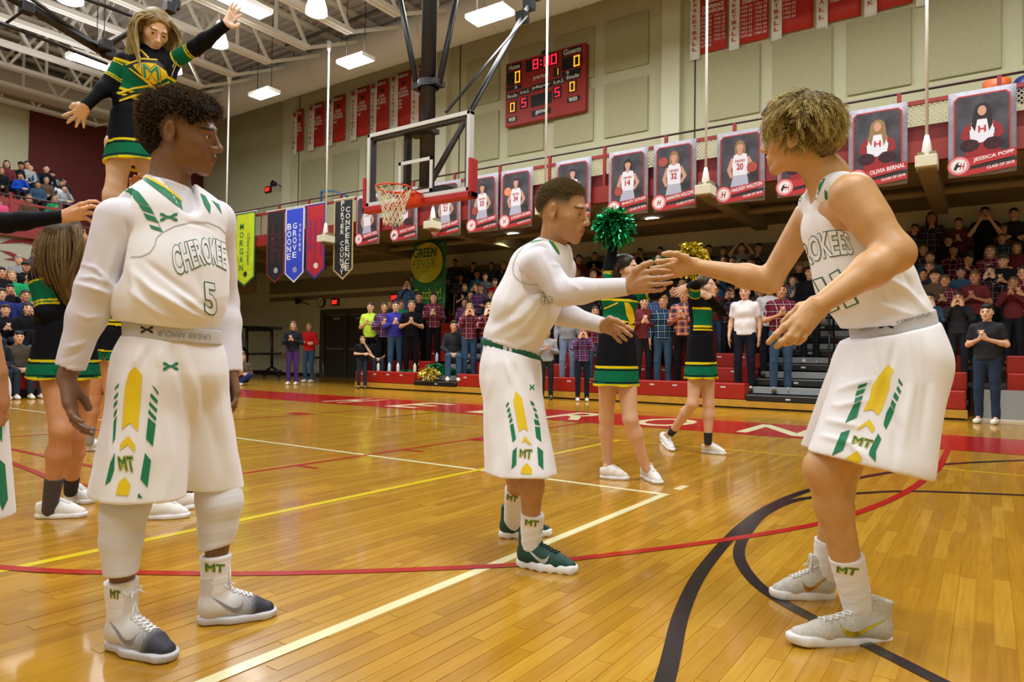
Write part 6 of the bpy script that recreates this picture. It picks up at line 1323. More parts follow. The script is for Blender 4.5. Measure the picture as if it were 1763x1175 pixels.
def cheerleader(label,base,o,fwd,up,J,s,hair,skirt,h=.005,skin='d6a988',name='person',hands=None,legs=True,shoes=None,socks=None,smile=False,iris='3a3020',hl=.42,hn=700,gr='4a3a20',pony=False,smallr=1.,hr_=.0022):
    root=empty(name,base,0,label,'person'); R=frame(fwd,up); o=A(*o)
    for k in list(J): J[k]=A(*J[k])
    S=Shape(); torso(S,J,-.02*s,s*.92)
    for q in 'lr':
        limb(S,J['s'+q],J['e'+q],J['w'+q],[.042*s,.033*s,.034*s,.022*s])
        limb(S,J['h'+q],J['k'+q],J['a'+q],[.084*s,.05*s,.052*s,.031*s])
    S.cap(o+R@A(0,-.02,-.03),J['nk'],.044*s,.05*s,.03); hs=s*.95; headprims(S,o,R,hs,female=True)
    if hands: hands(S)
    if shoes:
        for q,(hp,tp) in zip('rl',shoes): foot(S,J['a'+q],hp,tp,.026)
    m=mat('cheer_skin',skin,.45,vcol=True,noise=.06,nscale=25); S.build('body',m,root,h,headcol(o,R,hs,skin,'c06a64','8a6a48',smile=1. if smile else 0.))
    eyes(o,R,hs,root,iris)
    if smile:
        p=[o+R@(A(x,.1025-abs(x)*.42,-.0622+x*x*14)*hs) for x in np.linspace(-.019,.019,9)]; b=MB(); b.tube(p,.0036,6,True,.8); b.build('teeth',mat('teeth_white','ece6dc',.3),root,True)
    U=Shape(); torso(U,J,.0,s*.90); 
    for q in 'lr': limb(U,J['s'+q],J['e'+q],J['w'+q],[.050*s,.041*s,.040*s,.030*s],0,.03)
    U.cap(J['nk'],J['nk']+(o-J['nk'])*.42,.056*s,.05*s,.02)
    for q in 'lr':
        d=unit(J['w'+q]-J['e'+q]); U.cap(J['w'+q]+d*.045,J['w'+q]+d*.08,.045,None,.003,op='S')
    U.disp=lambda X:(noise3(X,38,5)*.0016).astype(np.float32)
    top=U.build('cheer_top',mat('cheer_fabric','ffffff',.75,vcol=True,bump=.1,bscale=300,spec=.12),root,h,uniform_col(J))
    w=unit(J['sl']-J['sr']); K=Shape(); a,b=J['wa']*.55+J['pv']*.45,A(*skirt); ax=unit(b-a); L=np.linalg.norm(b-a)
    K.cap(a,b,.118*s,.150*s*smallr,.02,w,1.18); K.cut(b,ax); K.cap(b-ax*.02,b+ax*.1,.135*s*smallr,.145*s*smallr,.003,w,1.15,op='S')
    BK=np.array(lin('0d0e14')); G=np.array(lin('0a6a4a')); Y=np.array(lin('e6cf10'))
    def kc(V):
        t=((V-a)@ax)/L; C=np.tile(BK,(len(V),1)); C[t>.60]=G; C[(t>.64)&(t<.68)]=BK; C[(t>.58)&(t<.625)]=Y; C[(t>.90)&(t<.93)]=BK; C[t>.955]=Y; return C
    K.disp=lambda X:(np.sin(np.arctan2(*(lambda v:(v@w.astype(np.float32),v@np.cross(w,ax).astype(np.float32)))(X-a.astype(np.float32)))*5)*.004).astype(np.float32)
    sk=K.build('skirt',mat('cheer_fabric','ffffff',.75,vcol=True,bump=.1,bscale=300,spec=.12),root,h,kc)
    longhair(root,o,R,hs,hair,hl*s,hn,hr_,ground=gr,pony=pony)
    if socks:
        for q,c,ln in zip('rl',socks,(1,1)):
            d=unit(J['k'+q]-J['a'+q]); sock(root,J['a'+q]+d*c[1],J['a'+q]-d*.02,.037*s+c[1]*.05,.036*s,mat('sock_'+c[0],c[0],.85,bump=.2,bscale=200),.006)
    if shoes:
        um=mat('white_cheer_upper','e9e8e6',.5); so=mat('white_sole','e9e8ea',.45)
        for hp,tp in shoes:
            A_=PL(*hp,2,0.); B_=PL(*tp,2,0.); e=empty('shoe'); e.parent=root; e.location=A_-np.asarray(base); shoe(e,A_,B_-A_,(um,so),L=max(.2,np.linalg.norm(B_-A_)*1.02),high=False,h=.006)
    return root,top,sk,R
GA,GB='b8a070','6b5530'
def flyer():
    d=4.1; J=dict(nk=P(262,93,d),ch=P(258,125,d),wa=P(238,176,d+.02),pv=P(233,235,d+.04),sr=P(214,104,d-.02),sl=P(294,108,d+.05),er=P(190,142,d-.04),wr=P(148,182,d-.16),el=P(337,82,d+.0),wl=P(389,43,d-.06),
        hr=P(207,250,d),hl=P(248,252,d+.05),kr=P(200,318,d-.02),kl=P(262,325,d+.1),ar=P(184,380,d),al=P(262,400,d+.1))
    o=P(267,52,d-.03)
    def hands(S):
        autohand(S,J['wr'],P(118,222,d-.1)-J['wr'],vd(140,200,.2,.2,-.9),.9,.12,.3,-1); autohand(S,J['wl'],P(404,14,d)-J['wl'],vd(400,30,.5,-.3,.7),.9,.15,.2,1)
        for q in 'rl': S.cap(J['a'+q],J['a'+q]+vd(200,380,.5,-.2,.8)*.16+A(0,0,-.03),.032,.025,.02)
    r,top,sk,R=cheerleader('cheerleader lifted in the air, arms spread, black and green uniform, long blond hair',P(226,400,d),o,vd(267,52,.22,-.30,.93),vd(267,52,.22,1,.2),J,1.0,('7d6a3e','c0aa74','d8c690'),P(236,284,d+.02),.0042,'ecc4a8',hands=hands,smile=True,hl=.34,hn=1500,gr='8a7446')
    for q in 'rl':
        a=J['a'+q]; S=Shape(); f=unit(vd(200,380,.6,-.1,.7)); S.cap(a-A(0,0,.03),a+f*.15-A(0,0,.05),.036,.03,.02); S.build('shoe',mat('white_cheer_upper','e9e8e6',.5),r,.006)
    tr=bvh(top); z=lambda L:px(L,0,0,3.916); y=ym()
    decal('yellow_chest',[z([(895,440),(960,420),(1050,430),(1120,480),(1135,520),(1040,570),(985,540),(930,480)])],tr,y,r,.004,4)
    decal('black_trim',[z([(850,440),(960,400),(1060,408),(1110,450),(1105,470),(1050,430),(960,418),(865,460)]),z([(865,470),(900,462),(1075,600),(1060,615),(1000,575)]),z([(925,335),(950,333),(1010,395),(985,400)]),z([(805,660),(900,620),(1030,600),(1040,620),(900,640),(810,680)])],tr,mat('black_trim','10121a',.6),r,.004,4)
    decal('yellow_piping',[z(L) for L in ([(848,432),(960,392),(1060,400),(1062,408),(960,402),(852,442)],[(868,462),(876,458),(1000,545),(1070,612),(1060,616)],[(890,340),(902,338),(955,388),(942,392)],[(940,333),(952,333),(1008,390),(998,394)],[(808,622),(900,590),(1010,570),(1075,612),(1070,622),(1008,585),(900,603),(812,636)],[(805,675),(900,640),(1030,620),(1032,632),(900,655),(806,688)],[(1050,585),(1140,545),(1142,556),(1060,596)])],tr,y,r,.006,4)
    for off,mt_,dd in ((.07,mat('black_trim','10121a',.6),.0055),(.045,y,.007),(.0,mat('teal_print','1f8f7a',.6),.0085)):
        V,F=text2d('M',off); decal('letter',[(quad(V,z([(950,420),(1075,440),(1090,562),(960,530)]),text2d('M',.07)[0]),F)],tr,mt_,r,dd,3)
flyer()
def side_cheer():
    # middle cheerleader with raised green pompom
    d=4.95; b=PL(1085,828,2,0.); J=dict(nk=P(1066,494,d),ch=P(1066,520,d),wa=P(1063,563,d),pv=P(1060,608,d),sr=P(1046,503,d-.05),sl=P(1092,505,d+.08),er=P(1050,462,d-.04),wr=P(1056,418,d-.02),el=P(1128,506,d-.05),wl=P(1168,476,d-.12),
        hr=P(1048,628,d+.02),hl=P(1076,628,d+.0),kr=P(1044,718,d+.12),kl=P(1085,722,d-.08),ar=P(1046,803,d+.20),al=P(1112,806,d+.03))
    def hands(S): autohand(S,J['wr'],P(1057,392,d)-J['wr'],vd(1057,400,1,0,.2),.85,.8,.05,1); autohand(S,J['wl'],P(1190,455,d-.15)-J['wl'],vd(1190,455,.3,.9,.3),.85,.8,.05,1)
    r,top,sk,R=cheerleader('cheerleader in green and black uniform at centre court, raising a green pompom overhead',b,P(1077,466,d),vd(1077,466,.88,.12,.35),(0,0,1),J,1.0,('2a1c14','4a3422','5a4028'),P(1060,664,d),.0055,'d9ab8c',hands=hands,hl=.38,hn=500,gr='2e2118',shoes=[((1036,824),(1066,826)),((1108,822),(1138,836))])
    tr=bvh(top); z=lambda L:px(L,930,380,3.67)
    decal('yellow_chest',[z([(530,515),(560,520),(585,560),(600,640),(575,660),(545,600)])],tr,ym(),r,.004,3); decal('yellow_piping',[z([(405,552),(490,515),(492,524),(408,562)]),z([(590,600),(550,665),(600,690),(605,680),(566,660),(600,612)])],tr,ym(),r,.005,3)
    # right cheerleader with bent arm
    d=6.35; b=PL(1195,779,2,0.); J2=dict(nk=P(1208,512,d),ch=P(1207,532,d),wa=P(1207,570,d),pv=P(1206,602,d),sr=P(1196,516,d-.1),sl=P(1222,522,d+.12),er=P(1198,490,d-.22),wr=P(1186,493,d-.1),el=P(1242,536,d+.05),wl=P(1222,512,d-.1),
        hr=P(1199,622,d),hl=P(1216,622,d),kr=P(1193,695,d-.05),kl=P(1220,696,d),ar=P(1157,744,d+.25),al=P(1219,758,d))
    def hands2(S): autohand(S,J2['wr'],P(1171,500,d-.1)-J2['wr'],vd(1180,500,0,-.2,-1),.85,.25,.1,1); autohand(S,J2['wl'],P(1214,508,d-.1)-J2['wl'],vd(1180,500,0,-.2,-1),.8,.6,.05,1)
    r,top,sk,R=cheerleader('cheerleader walking behind the hand slap, smiling upward, arm bent, ankle socks',b,P(1215,495,d),vd(1215,495,.80,.18,.45),(0,0,1),J2,.97,('33241a','4d3828','604634'),P(1207,652,d),.0065,'d9ab8c',hands=hands2,hl=.40,hn=450,gr='33261c',smile=True,shoes=[((1140,758),(1160,780)),((1210,780),(1250,784))],socks=[('20222c',.05),('20222c',.07)])
    # pompoms
    def pom(px_,py_,d_,rad_,c1,c2,lab,n=260,seed=3,flat_=1.):
        c=P(px_,py_,d_); e=empty('pompom',c,0,lab,'pompom','cheer pompoms'); rs=np.random.RandomState(seed); V=[];F=[]; cols=[]
        for i in range(n):
            dr=rs.randn(3); dr/=np.linalg.norm(dr); w=np.cross(dr,rs.randn(3)); w/=np.linalg.norm(w); u=np.cross(dr,w); L_=rad_*(.75+.35*rs.rand()); k=len(V); hw=.0065+.003*rs.rand()
            prev=np.zeros(3)
            for j in range(6):
                t=j/5; p=c+dr*L_*t*A(1,1,flat_)+u*math.sin(t*5+i)*L_*.16+A(0,0,-.25*L_*t*t); q=w*math.cos(t*4+i)+u*math.sin(t*4+i); V+=[p-q*hw,p+q*hw]
            F+=[(k+2*j,k+2*j+1,k+2*j+3,k+2*j+2) for j in range(5)]
        for idx,(cc,nm) in enumerate(((c1,'foil_strips'),(c2,'foil_strips'))):
            m=mat('foil_'+cc,cc,.22,.85); fs=[f for i,f in enumerate(F) if (i//5)%2==idx]; used=sorted({v for f in fs for v in f}); mp={v:i for i,v in enumerate(used)}
            b_=MB(); b_.add([V[v] for v in used],[tuple(mp[v] for v in f) for f in fs]); tag(b_.build(nm,m,e),kind='stuff')
    pom(1057,384,4.9,.155,'0f6b42','2fbf7a','round green foil pompom held up above the middle cheerleader',420,3)
    pom(1190,440,4.78,.13,'c7b022','e6dc5a','round gold foil pompom behind the meeting hands',320,4); 
    pom(739,640,16.6,.30,'c8b032','e8dc7a','gold foil pompom lying on the front bench',260,5,.6); pom(752,632,16.9,.30,'0f6b42','3fcf8a','green foil pompom heaped behind the gold one on the bench',260,6,.6); pom(775,638,16.9,.22,'0f6b42','3fcf8a','small green foil pompom at the aisle edge of the bench',160,7,.6); pom(662,637,18.0,.2,'0c5236','1f8f5a','dark green foil pompom behind the bottles, left end',130,8,.5); pom(700,639,17.4,.2,'0c5236','2fae6a','green foil pompom behind the bottles, middle',130,9,.5)
side_cheer()
def base_cheers():
    # base with long hair at left, back to us
    d=3.65; b=PL(100,893,2,0.); J=dict(nk=P(112,452,d),ch=P(110,490,d),wa=P(110,550,d),pv=P(112,600,d),sr=P(158,470,d+.08),sl=P(70,472,d-.05),er=P(176,440,d+.3),wr=P(185,405,d+.4),el=P(78,540,d-.1),wl=P(120,560,d+.25),
        hr=P(128,625,d+.1),hl=P(94,625,d-.02),kr=P(130,750,d+.1),kl=P(106,742,d-.1),ar=P(122,842,d+.3),al=P(86,872,d-.02))
    # note: r/l swapped because she faces away
    def hands(S): autohand(S,J['wr'],A(0,0,1),vd(185,405,0,0,1),.85,.6,.05,1)
    r,top,sk,R=cheerleader('cheerleader with very long brown hair and dark socks, back turned, far left',b,P(120,412,d),vd(120,412,.62,.35,-.62),(0,0,1),J,.98,('4a3820','8a6e40','a98a54'),P(108,652,d),.0055,'c98f66',hands=hands,hl=.60,hn=1500,hr_=.0017,gr='4a3820',shoes=[((118,862),(158,868)),((64,892),(150,890))],socks=[('2c2a30',.10),('4a464c',.17)])
    # second base hidden behind the left player
    d=3.8; b=PL(300,886,2,0.); J=dict(nk=P(262,450,d),ch=P(262,490,d),wa=P(266,550,d),pv=P(270,600,d),sr=P(225,462,d),sl=P(298,462,d+.05),er=P(222,405,d),wr=P(234,345,d),el=P(292,400,d),wl=P(262,380,d),
        hr=P(255,625,d),hl=P(285,625,d),kr=P(265,750,d-.1),kl=P(312,742,d),ar=P(272,868,d-.1),al=P(322,850,d+.12))
    def hands(S): autohand(S,J['wr'],A(0,0,1),vd(185,405,0,0,1),.85,.6,.05,1); autohand(S,J['wl'],A(0,0,1),vd(185,405,0,0,1),.85,.6,.05,1)
    cheerleader('cheerleader mostly hidden behind the number 5 player, only shoes and sleeve showing',b,P(262,412,d),vd(262,412,-.2,.4,-.8),(0,0,1),J,.98,('2a1c14','4a3422','5a4028'),P(272,652,d),.0065,'c98f66',hands=hands,hl=.3,hn=200,gr='2a2018',shoes=[((256,894),(296,892)),((300,880),(345,872))],socks=[('2c2a30',.08),('2c2a30',.10)])
    # back spot further away
    d=6.0; b=PL(165,775,2,0.); J=dict(nk=P(192,490,d),ch=P(192,512,d),wa=P(188,560,d),pv=P(182,592,d),sr=P(172,500,d),sl=P(212,500,d),er=P(190,455,d),wr=P(215,400,d),el=P(232,452,d),wl=P(232,395,d),
        hr=P(172,612,d),hl=P(192,612,d),kr=P(162,690,d),kl=P(190,690,d),ar=P(154,758,d),al=P(188,758,d))
    def hands(S): autohand(S,J['wr'],A(0,0,1),vd(185,405,0,0,1),.85,.6,.05,1)
    cheerleader('cheerleader standing further back between the long-haired base and the number 5 player',b,P(200,462,d),vd(200,462,.3,.5,-.6),(0,0,1),J,.97,('2a1c14','4a3422','5a4028'),P(180,621,d),.008,'c98f66',hands=hands,hl=.3,hn=150,gr='2a2018',shoes=[((146,777),(166,776)),((180,777),(200,776))],socks=[('9a9896',.12),('9a9896',.12)])
    # front spot whose arm reaches in from the left
    d=3.2; b=PL(-150,960,2,0.); J=dict(nk=P(-120,350,d),ch=P(-120,400,d),wa=P(-130,480,d),pv=P(-135,560,d),sr=P(-165,370,d),sl=P(-78,372,d),er=P(-185,450,d),wr=P(-160,520,d),el=P(10,384,d),wl=P(108,373,d+.02),
        hr=P(-155,600,d),hl=P(-118,600,d),kr=P(-155,740,d),kl=P(-118,740,d),ar=P(-155,880,d),al=P(-112,880,d))
    K=P
    def hands(S): hand(S,J['wl'],[K(140,352,d),K(143,360,d-.02),K(143,368,d-.01),K(140,376,d)],[[K(155,347,d+.01),K(165,347,d+.03),K(172,350,d+.05)],[K(158,355,d-.01),K(168,357,d+.01),K(172,362,d+.03)],[K(156,366,d),K(164,370,d+.02),K(166,374,d+.03)],[K(150,377,d+.01),K(156,381,d+.02),K(158,383,d+.03)]],[K(125,362,d+.04),K(138,358,d+.07),K(150,356,d+.08)],.92)
    cheerleader('cheerleader outside the left edge, one black-sleeved arm reaching in to steady the lift',b,P(-118,300,d),vd(-118,300,.85,.35,.0),(0,0,1),J,1.0,('2a1c14','4a3422','5a4028'),P(-135,650,d),.006,'dba47c',hands=hands,hl=.3,hn=120,gr='2a2018')
base_cheers()
def edge_player():
    b=PL(-70,1180,2,0.); root=empty('person',b,0,'person in white uniform cut off by the left edge, only forearm and shorts showing','person'); d=1.85
    J=dict(nk=P(-150,260,d),ch=P(-150,360,d),wa=P(-130,520,d),pv=P(-110,640,d),sr=P(-235,300,d+.05),sl=P(-75,300,d-.05),er=P(-240,460,d),wr=P(-220,620,d),el=P(-62,455,d-.05),wl=P(-8,640,d-.02),hr=P(-155,680,d),hl=P(-75,680,d),kr=P(-155,930,d),kl=P(-80,930,d),ar=P(-150,1130,d),al=P(-80,1130,d))
    o=P(-150,160,d); R=frame(vd(-118,160,.9,0,-.2)); S=Shape(); bodyprims(S,J); S.cap(o,J['nk'],.055,.06,.03); headprims(S,o,R,1.); autohand(S,J['wl'],A(0,0,-1)+cr*.1,-cr,1,.4); autohand(S,J['wr'],A(0,0,-1),cr,1,.4)
    for q in 'rl': S.cap(J['a'+q],A(J['a'+q][0],J['a'+q][1],.05)-cf*.12,.035,.03,.02)
    S.build('body',mat('warm_skin','c08a62',.5,vcol=True),root,.007,headcol(o,R,1.,'c08a62','b06a58','33251a'))
    T=Shape(); torso(T,J,.018); T.cut(J['nk']+A(0,0,.03),A(0,0,1)); T.build('jersey',whitecloth(),root,.008)
    Q=Shape(); Q.cap(P(-115,600,d),P(-115,660,d),.125,.14,.05,cr,1.2); Q.cap(P(-158,690,d),P(-160,900,d),.11,.13,.05); Q.cap(P(-72,690,d),P(-70,900,d),.105,.125,.05); Q.cut(P(-110,893,d),A(0,0,-1)); Q.cut(P(-110,598,d),A(0,0,1)); so=Q.build('shorts',whitecloth(),root,.007)
    decal('green_panel',[[(-4,700),(3,735),(3,762),(-8,742)],[(-3,790),(8,800),(13,860),(4,880),(-6,850)]],bvh(so),gm(),root,.003)
edge_player()
print('cheer',time.time()-T0)
# ---------------------------------------------------------------- the crowd
def plaid(nm,c1,c2,c3,f=9.):
    if nm in MC: return MC[nm]
    m=bpy.data.materials.new('plaid_'+nm); m.use_nodes=True; N,L=nodes(m); b=N['Principled BSDF']; b.inputs['Roughness'].default_value=.85; b.inputs['Specular IOR Level'].default_value=.15; tc=N.new('ShaderNodeTexCoord'); sp=N.new('ShaderNodeSeparateXYZ'); L.new(tc.outputs['Object'],sp.inputs[0])
    def mth(op,a,v=None,v2=None):
        n=N.new('ShaderNodeMath'); n.operation=op; L.new(a,n.inputs[0]) if not isinstance(a,float) else None
        if v is not None:
            if isinstance(v,float): n.inputs[1].default_value=v
            else: L.new(v,n.inputs[1])
        return n.outputs[0]
    def fr(s,ph): return mth('FRACT',mth('ADD',mth('MULTIPLY',s,f),ph))
    xy=mth('ADD',sp.outputs[0],mth('MULTIPLY',sp.outputs[1],.8)); fx=fr(xy,.1+20); fz=fr(sp.outputs[2],.3)
    band=mth('ADD',mth('LESS_THAN',fx,.45),mth('LESS_THAN',fz,.45)); band=mth('MULTIPLY',band,.5)
    ln=mth('MAXIMUM',mth('LESS_THAN',mth('ABSOLUTE',mth('SUBTRACT',fx,.72)),.05),mth('LESS_THAN',mth('ABSOLUTE',mth('SUBTRACT',fz,.72)),.05))
    m1=N.new('ShaderNodeMix'); m1.data_type='RGBA'; m1.inputs[6].default_value=lin(c1)+(1,); m1.inputs[7].default_value=lin(c2)+(1,); L.new(band,m1.inputs[0])
    m2=N.new('ShaderNodeMix'); m2.data_type='RGBA'; m2.inputs[7].default_value=lin(c3)+(1,); L.new(ln,m2.inputs[0]); L.new(m1.outputs[2],m2.inputs[6]); L.new(m2.outputs[2],b.inputs['Base Color']); MC[nm]=m; return m
def pose_joints(p):
    J=dict(nk=(0,.0,1.43),ch=(0,.0,1.28),wa=(0,.0,1.09),pv=(0,.01,.95),sr=(-.165,.0,1.385),sl=(.165,.0,1.385),hr=(-.085,0,.93),hl=(.085,0,.93),kr=(-.1,-.02,.5),kl=(.1,-.02,.5),ar=(-.105,.01,.09),al=(.105,.01,.09))
    arm=dict(down=((.225,.03,1.12),(.235,-.06,.89)),clap=((.235,.0,1.13),(.05,-.24,1.20)),cup=((.235,-.12,1.19),(.085,-.19,1.43)),cross=((.235,.02,1.13),(-.06,-.17,1.15)),up=((.26,-.06,1.45),(.14,-.12,1.62)),clapup=((.23,-.1,1.18),(.035,-.27,1.36)),sit=((.23,-.05,1.12),(.07,-.30,1.0)))
    k=p if p in arm else {'chin':'cup','sitclap':'clap','sitchin':'cup','sitfloor':'cross'}[p]
    e,w=arm[k]; J['el']=e; J['er']=(-e[0],e[1],e[2]); J['wl']=w; J['wr']=(-w[0],w[1]-(.03 if k=='cross' else 0),w[2]-(.03 if k=='cross' else 0))
    if p in('chin','sitchin'): J['er']=(-.235,.0,1.13); J['wr']=(.05,-.2,1.13)
    if p.startswith('sit'):
        for q in J: J[q]=(J[q][0],J[q][1],J[q][2]-.46)
        J['kr']=(-.11,-.44,.50); J['kl']=(.11,-.44,.50); J['ar']=(-.11,-.47,.09); J['al']=(.11,-.47,.09); J['hr']=(-.09,-.02,.52); J['hl']=(.09,-.02,.52); J['pv']=(0,.02,.52)
    if p=='sitfloor':
        for q in J: J[q]=(J[q][0],J[q][1],J[q][2]-.36)
        J['kr']=(-.24,-.30,.28); J['kl']=(.24,-.30,.28); J['ar']=(.02,-.42,.07); J['al']=(-.02,-.30,.07); J['hr']=(-.09,-.02,.14); J['hl']=(.09,-.02,.14); J['pv']=(0,.02,.14)
    return {q:A(*v) for q,v in J.items()}
FW=A(0,-1,0)
def template_meshes():
    M={}
    for p in ('down','clap','cup','cross','up','clapup','chin','sit','sitclap','sitchin','sitfloor'):
        J=pose_joints(p); sit=p.startswith('sit'); dz=-.82 if p=='sitfloor' else -.46 if sit else 0; o=A(0,-.02,1.595+dz); R=frame(FW)
        S=Shape(); torso(S,J,-.015,.98)
        for q in 'lr':
            limb(S,J['s'+q],J['e'+q],J['w'+q],[.042,.034,.035,.024]); limb(S,J['h'+q],J['k'+q],J['a'+q],[.07,.045,.045,.03])
            S.cap(J['a'+q],J['a'+q]+A(0,-.12,-.04),.032,.025,.02)
        S.cap(o+A(0,.02,-.03),J['nk'],.05,.055,.03); headprims(S,o,R,1.)
        for sg,q in ((1,'l'),(-1,'r')):
            d={'down':A(0,-.1,-1),'clap':A(-sg*.35,-.5,.8),'cup':A(-sg*.25,.15,1),'cross':A(-sg,-.1,.1),'up':A(-sg*.5,.0,.9),'clapup':A(-sg*.25,-.2,1),'sit':A(-sg*.6,-.8,-.1)}.get(p if p not in('chin','sitclap','sitchin','sitfloor') else {'chin':'cup' if q=='l' else 'cross','sitclap':'clap','sitchin':'cup' if q=='l' else 'cross','sitfloor':'cross'}[p])
            autohand(S,J['w'+q],d,A(-sg,.2,0) if p!='cup' else A(-sg*.6,.8,0),.95,.22,.08,1 if sg>0 else -1)
        f=headcol(o,R,1.,'ffffff','c08078','5a4a40'); 
        def cf_(V,f=f,o=o):
            C=f(V); L=(V-o)@R; e=(np.abs(np.abs(L[:,0])-.032)<.0125)&(np.abs(L[:,2]-.002)<.0068)&(L[:,1]>.07); C[e]=C[e]*.16; return C
        V,Q=S.mesh(.0098); me=mesh_np('crowd_body',V,Q); setcol(me,cf_(V)); M['body',p]=me
        for ln in (0,1):
            U=Shape(); torso(U,J,.008,1.); U.cap(J['wa'],J['pv']+A(0,0,-.02),.115,.125,.03,A(1,0,0),1.35)
            for q in 'lr':
                if ln: limb(U,J['s'+q],J['e'+q],J['w'+q],[.058,.05,.046,.036],0,.03)
                else: U.cap(J['s'+q],J['s'+q]*.42+J['e'+q]*.58,.06,.056,.03)
                if ln: d=unit(J['w'+q]-J['e'+q]); U.cap(J['w'+q]+d*.045,J['w'+q]+d*.1,.05,None,.003,op='S')
            U.cut(J['pv']+A(0,0,-.04 if not sit else -.0),A(0,0,-1)); U.cut(J['nk']+A(0,0,.035),A(0,0,1))
            U.disp=lambda X:(noise3(X,30,7)*.004).astype(np.float32)
            V,Q=U.mesh(.013); M['shirt',p,ln]=mesh_np('crowd_shirt',V,Q)
    for sit in (0,1,2):
        J=pose_joints(['down','sit','sitfloor'][sit]); T=Shape(); T.cap(J['pv']+A(0,0,.1),J['pv'],.11,.118,.03,A(1,0,0),1.3)
        for q in 'lr': T.cap(J['h'+q],J['k'+q],.088,.066,.035); T.cap(J['k'+q],J['a'+q]+A(0,0,.0),.064,.052,.02)
        T.disp=lambda X:(noise3(X,28,8)*.004).astype(np.float32); T.cut(A(0,0,.07),A(0,0,-1))
        V,Q=T.mesh(.013); M['trousers',sit]=mesh_np('crowd_trousers',V,Q)
        B=Shape(); 
        for q in 'l': a=A(0,J['a'+q][1],0); B.cap(A(0,a[1]+.03,.045),A(0,a[1]-.17,.035),.042,.038,.01); B.cap(A(0,a[1]+.02,.05),A(0,a[1]+.0,.09),.04,None,.02); B.cut(A(0,0,.004),A(0,0,-1))
        V,Q=B.mesh(.011); M['shoe',sit]=mesh_np('crowd_shoe',V,Q)
    o=A(0,-.02,1.595); R=frame(FW); T=lambda a:o+R@A(*a)
    for hk in ('short','long','tied','cap'):
        H=Shape(); H.ell(T((0,-.02,.05)),(.081,.1,.078),R,.02)
        if hk=='long': H.ell(T((0,-.07,-.06)),(.082,.04,.13),R,.04); [H.cap(T((m*.07,-.02,.0)),T((m*.085,.0,-.2)),.03,.02,.03) for m in (-1,1)]
        if hk=='tied': H.ell(T((0,-.07,-.0)),(.06,.04,.07),R,.03); H.cap(T((0,-.11,.03)),T((0,-.14,-.12)),.028,.018,.02)
        if hk=='short': H.ell(T((0,.03,.085)),(.06,.06,.035),R,.02); H.ell(T((0,-.07,.0)),(.06,.04,.06),R,.03)
        if hk=='cap': H.ell(T((0,-.01,.07)),(.084,.104,.06),R,.02)
        H.ell(T((0,.105,.0)),(.078,.062,.06 if hk!='cap' else .055),R,.01,'S')
        for m in (-1,1): H.ell(T((m*.085,.045,-.035)),(.035,.06,.06),R,.01,'S')
        if hk=='cap': H.ell(T((0,.115,.062)),(.065,.07,.012),R,.01)
        if hk!='cap': H.disp=lambda X:(noise3(X,110,3)*.004+noise3(X,45,4)*.003).astype(np.float32)
        V,Q=H.mesh(.009); M['hair',hk]=mesh_np('crowd_hair',V,Q)
    return M
CM=template_meshes()
print('templates',time.time()-T0)
def cmat(c,rough=.85): return mat('cloth_'+c,c,rough,noise=.12,nscale=12,spec=.15)
PL_={'maroonplaid':('3a1420','7a2438','a88a90'),'purpleplaid':('2c1838','6a3a72','9a86a4'),'blueplaid':('1a2a48','4a6a9a','8c9cb8'),'navyplaid':('0e1828','27405e','7a98a8'),'darkplaid':('141418','3a2a34','8a7a80'),'redplaid':('7a1a22','3a1a2a','b89a9e'),'orangeplaid':('c8602c','2a3c5c','b8b0a4'),'greyplaid':('2a2c34','5a5c66','a0a0a4')}
def clothmat(c): return plaid(c,*PL_[c]) if c in PL_ else cmat(c)
def skinmat(c):
    k='crowd_skin_'+c
    if k in MC: return MC[k]
    m=mat(k,c,.5); N,L=nodes(m); a=N.new('ShaderNodeVertexColor'); a.layer_name='Col'; x=N.new('ShaderNodeMix'); x.data_type='RGBA'; x.blend_type='MULTIPLY'; x.inputs[0].default_value=1; x.inputs[6].default_value=lin(c)+(1,); L.new(a.outputs[0],x.inputs[7]); L.new(x.outputs[2],N['Principled BSDF'].inputs['Base Color']); MC[k]=m; return m
HC={'brown':'3a281a','dark':'16110e','blond':'9a7c48','light':'6e5230','grey':'9a958c','red':'5a2e18','black':'121214'}
NP=[0]
def member(loc,rz,h,pose,hair,hc,sleeve,shirt,legs,skin,label,group,shoes='e8e6e2',tint=None,scale=None):
    s=(h/1.72); e=empty('person',loc,rz,label,'person',group); e.scale=(s,s,s); NP[0]+=1
    def part(nm,me,m,dz=0,x=0):
        o=bpy.data.objects.new(nm,me); COL.objects.link(o); o.parent=e
        if not me.materials: me.materials.append(None)
        o.material_slots[0].link='OBJECT'; o.material_slots[0].material=m; o.location=(x,0,dz); return o
    sit=2 if pose=='sitfloor' else 1 if pose.startswith('sit') else 0
    part('body',CM['body',pose],skinmat(skin)); part('shirt',CM['shirt',pose,sleeve],clothmat(shirt)); part('trousers',CM['trousers',sit],cmat(legs))
    part('hair' if hair!='cap' else 'cap',CM['hair',hair],mat('hair_'+HC.get(hc,hc),HC.get(hc,hc),.7,noise=.4,nscale=60),[0,-.46,-.82][sit])
    for m in (-1,1): part('shoe',CM['shoe',sit],cmat(shoes),0,m*(.105 if not sit else .11 if sit==1 else .03))
    return e
SKN=['d9aa86','cf9c78','c48f6a','dcb090']
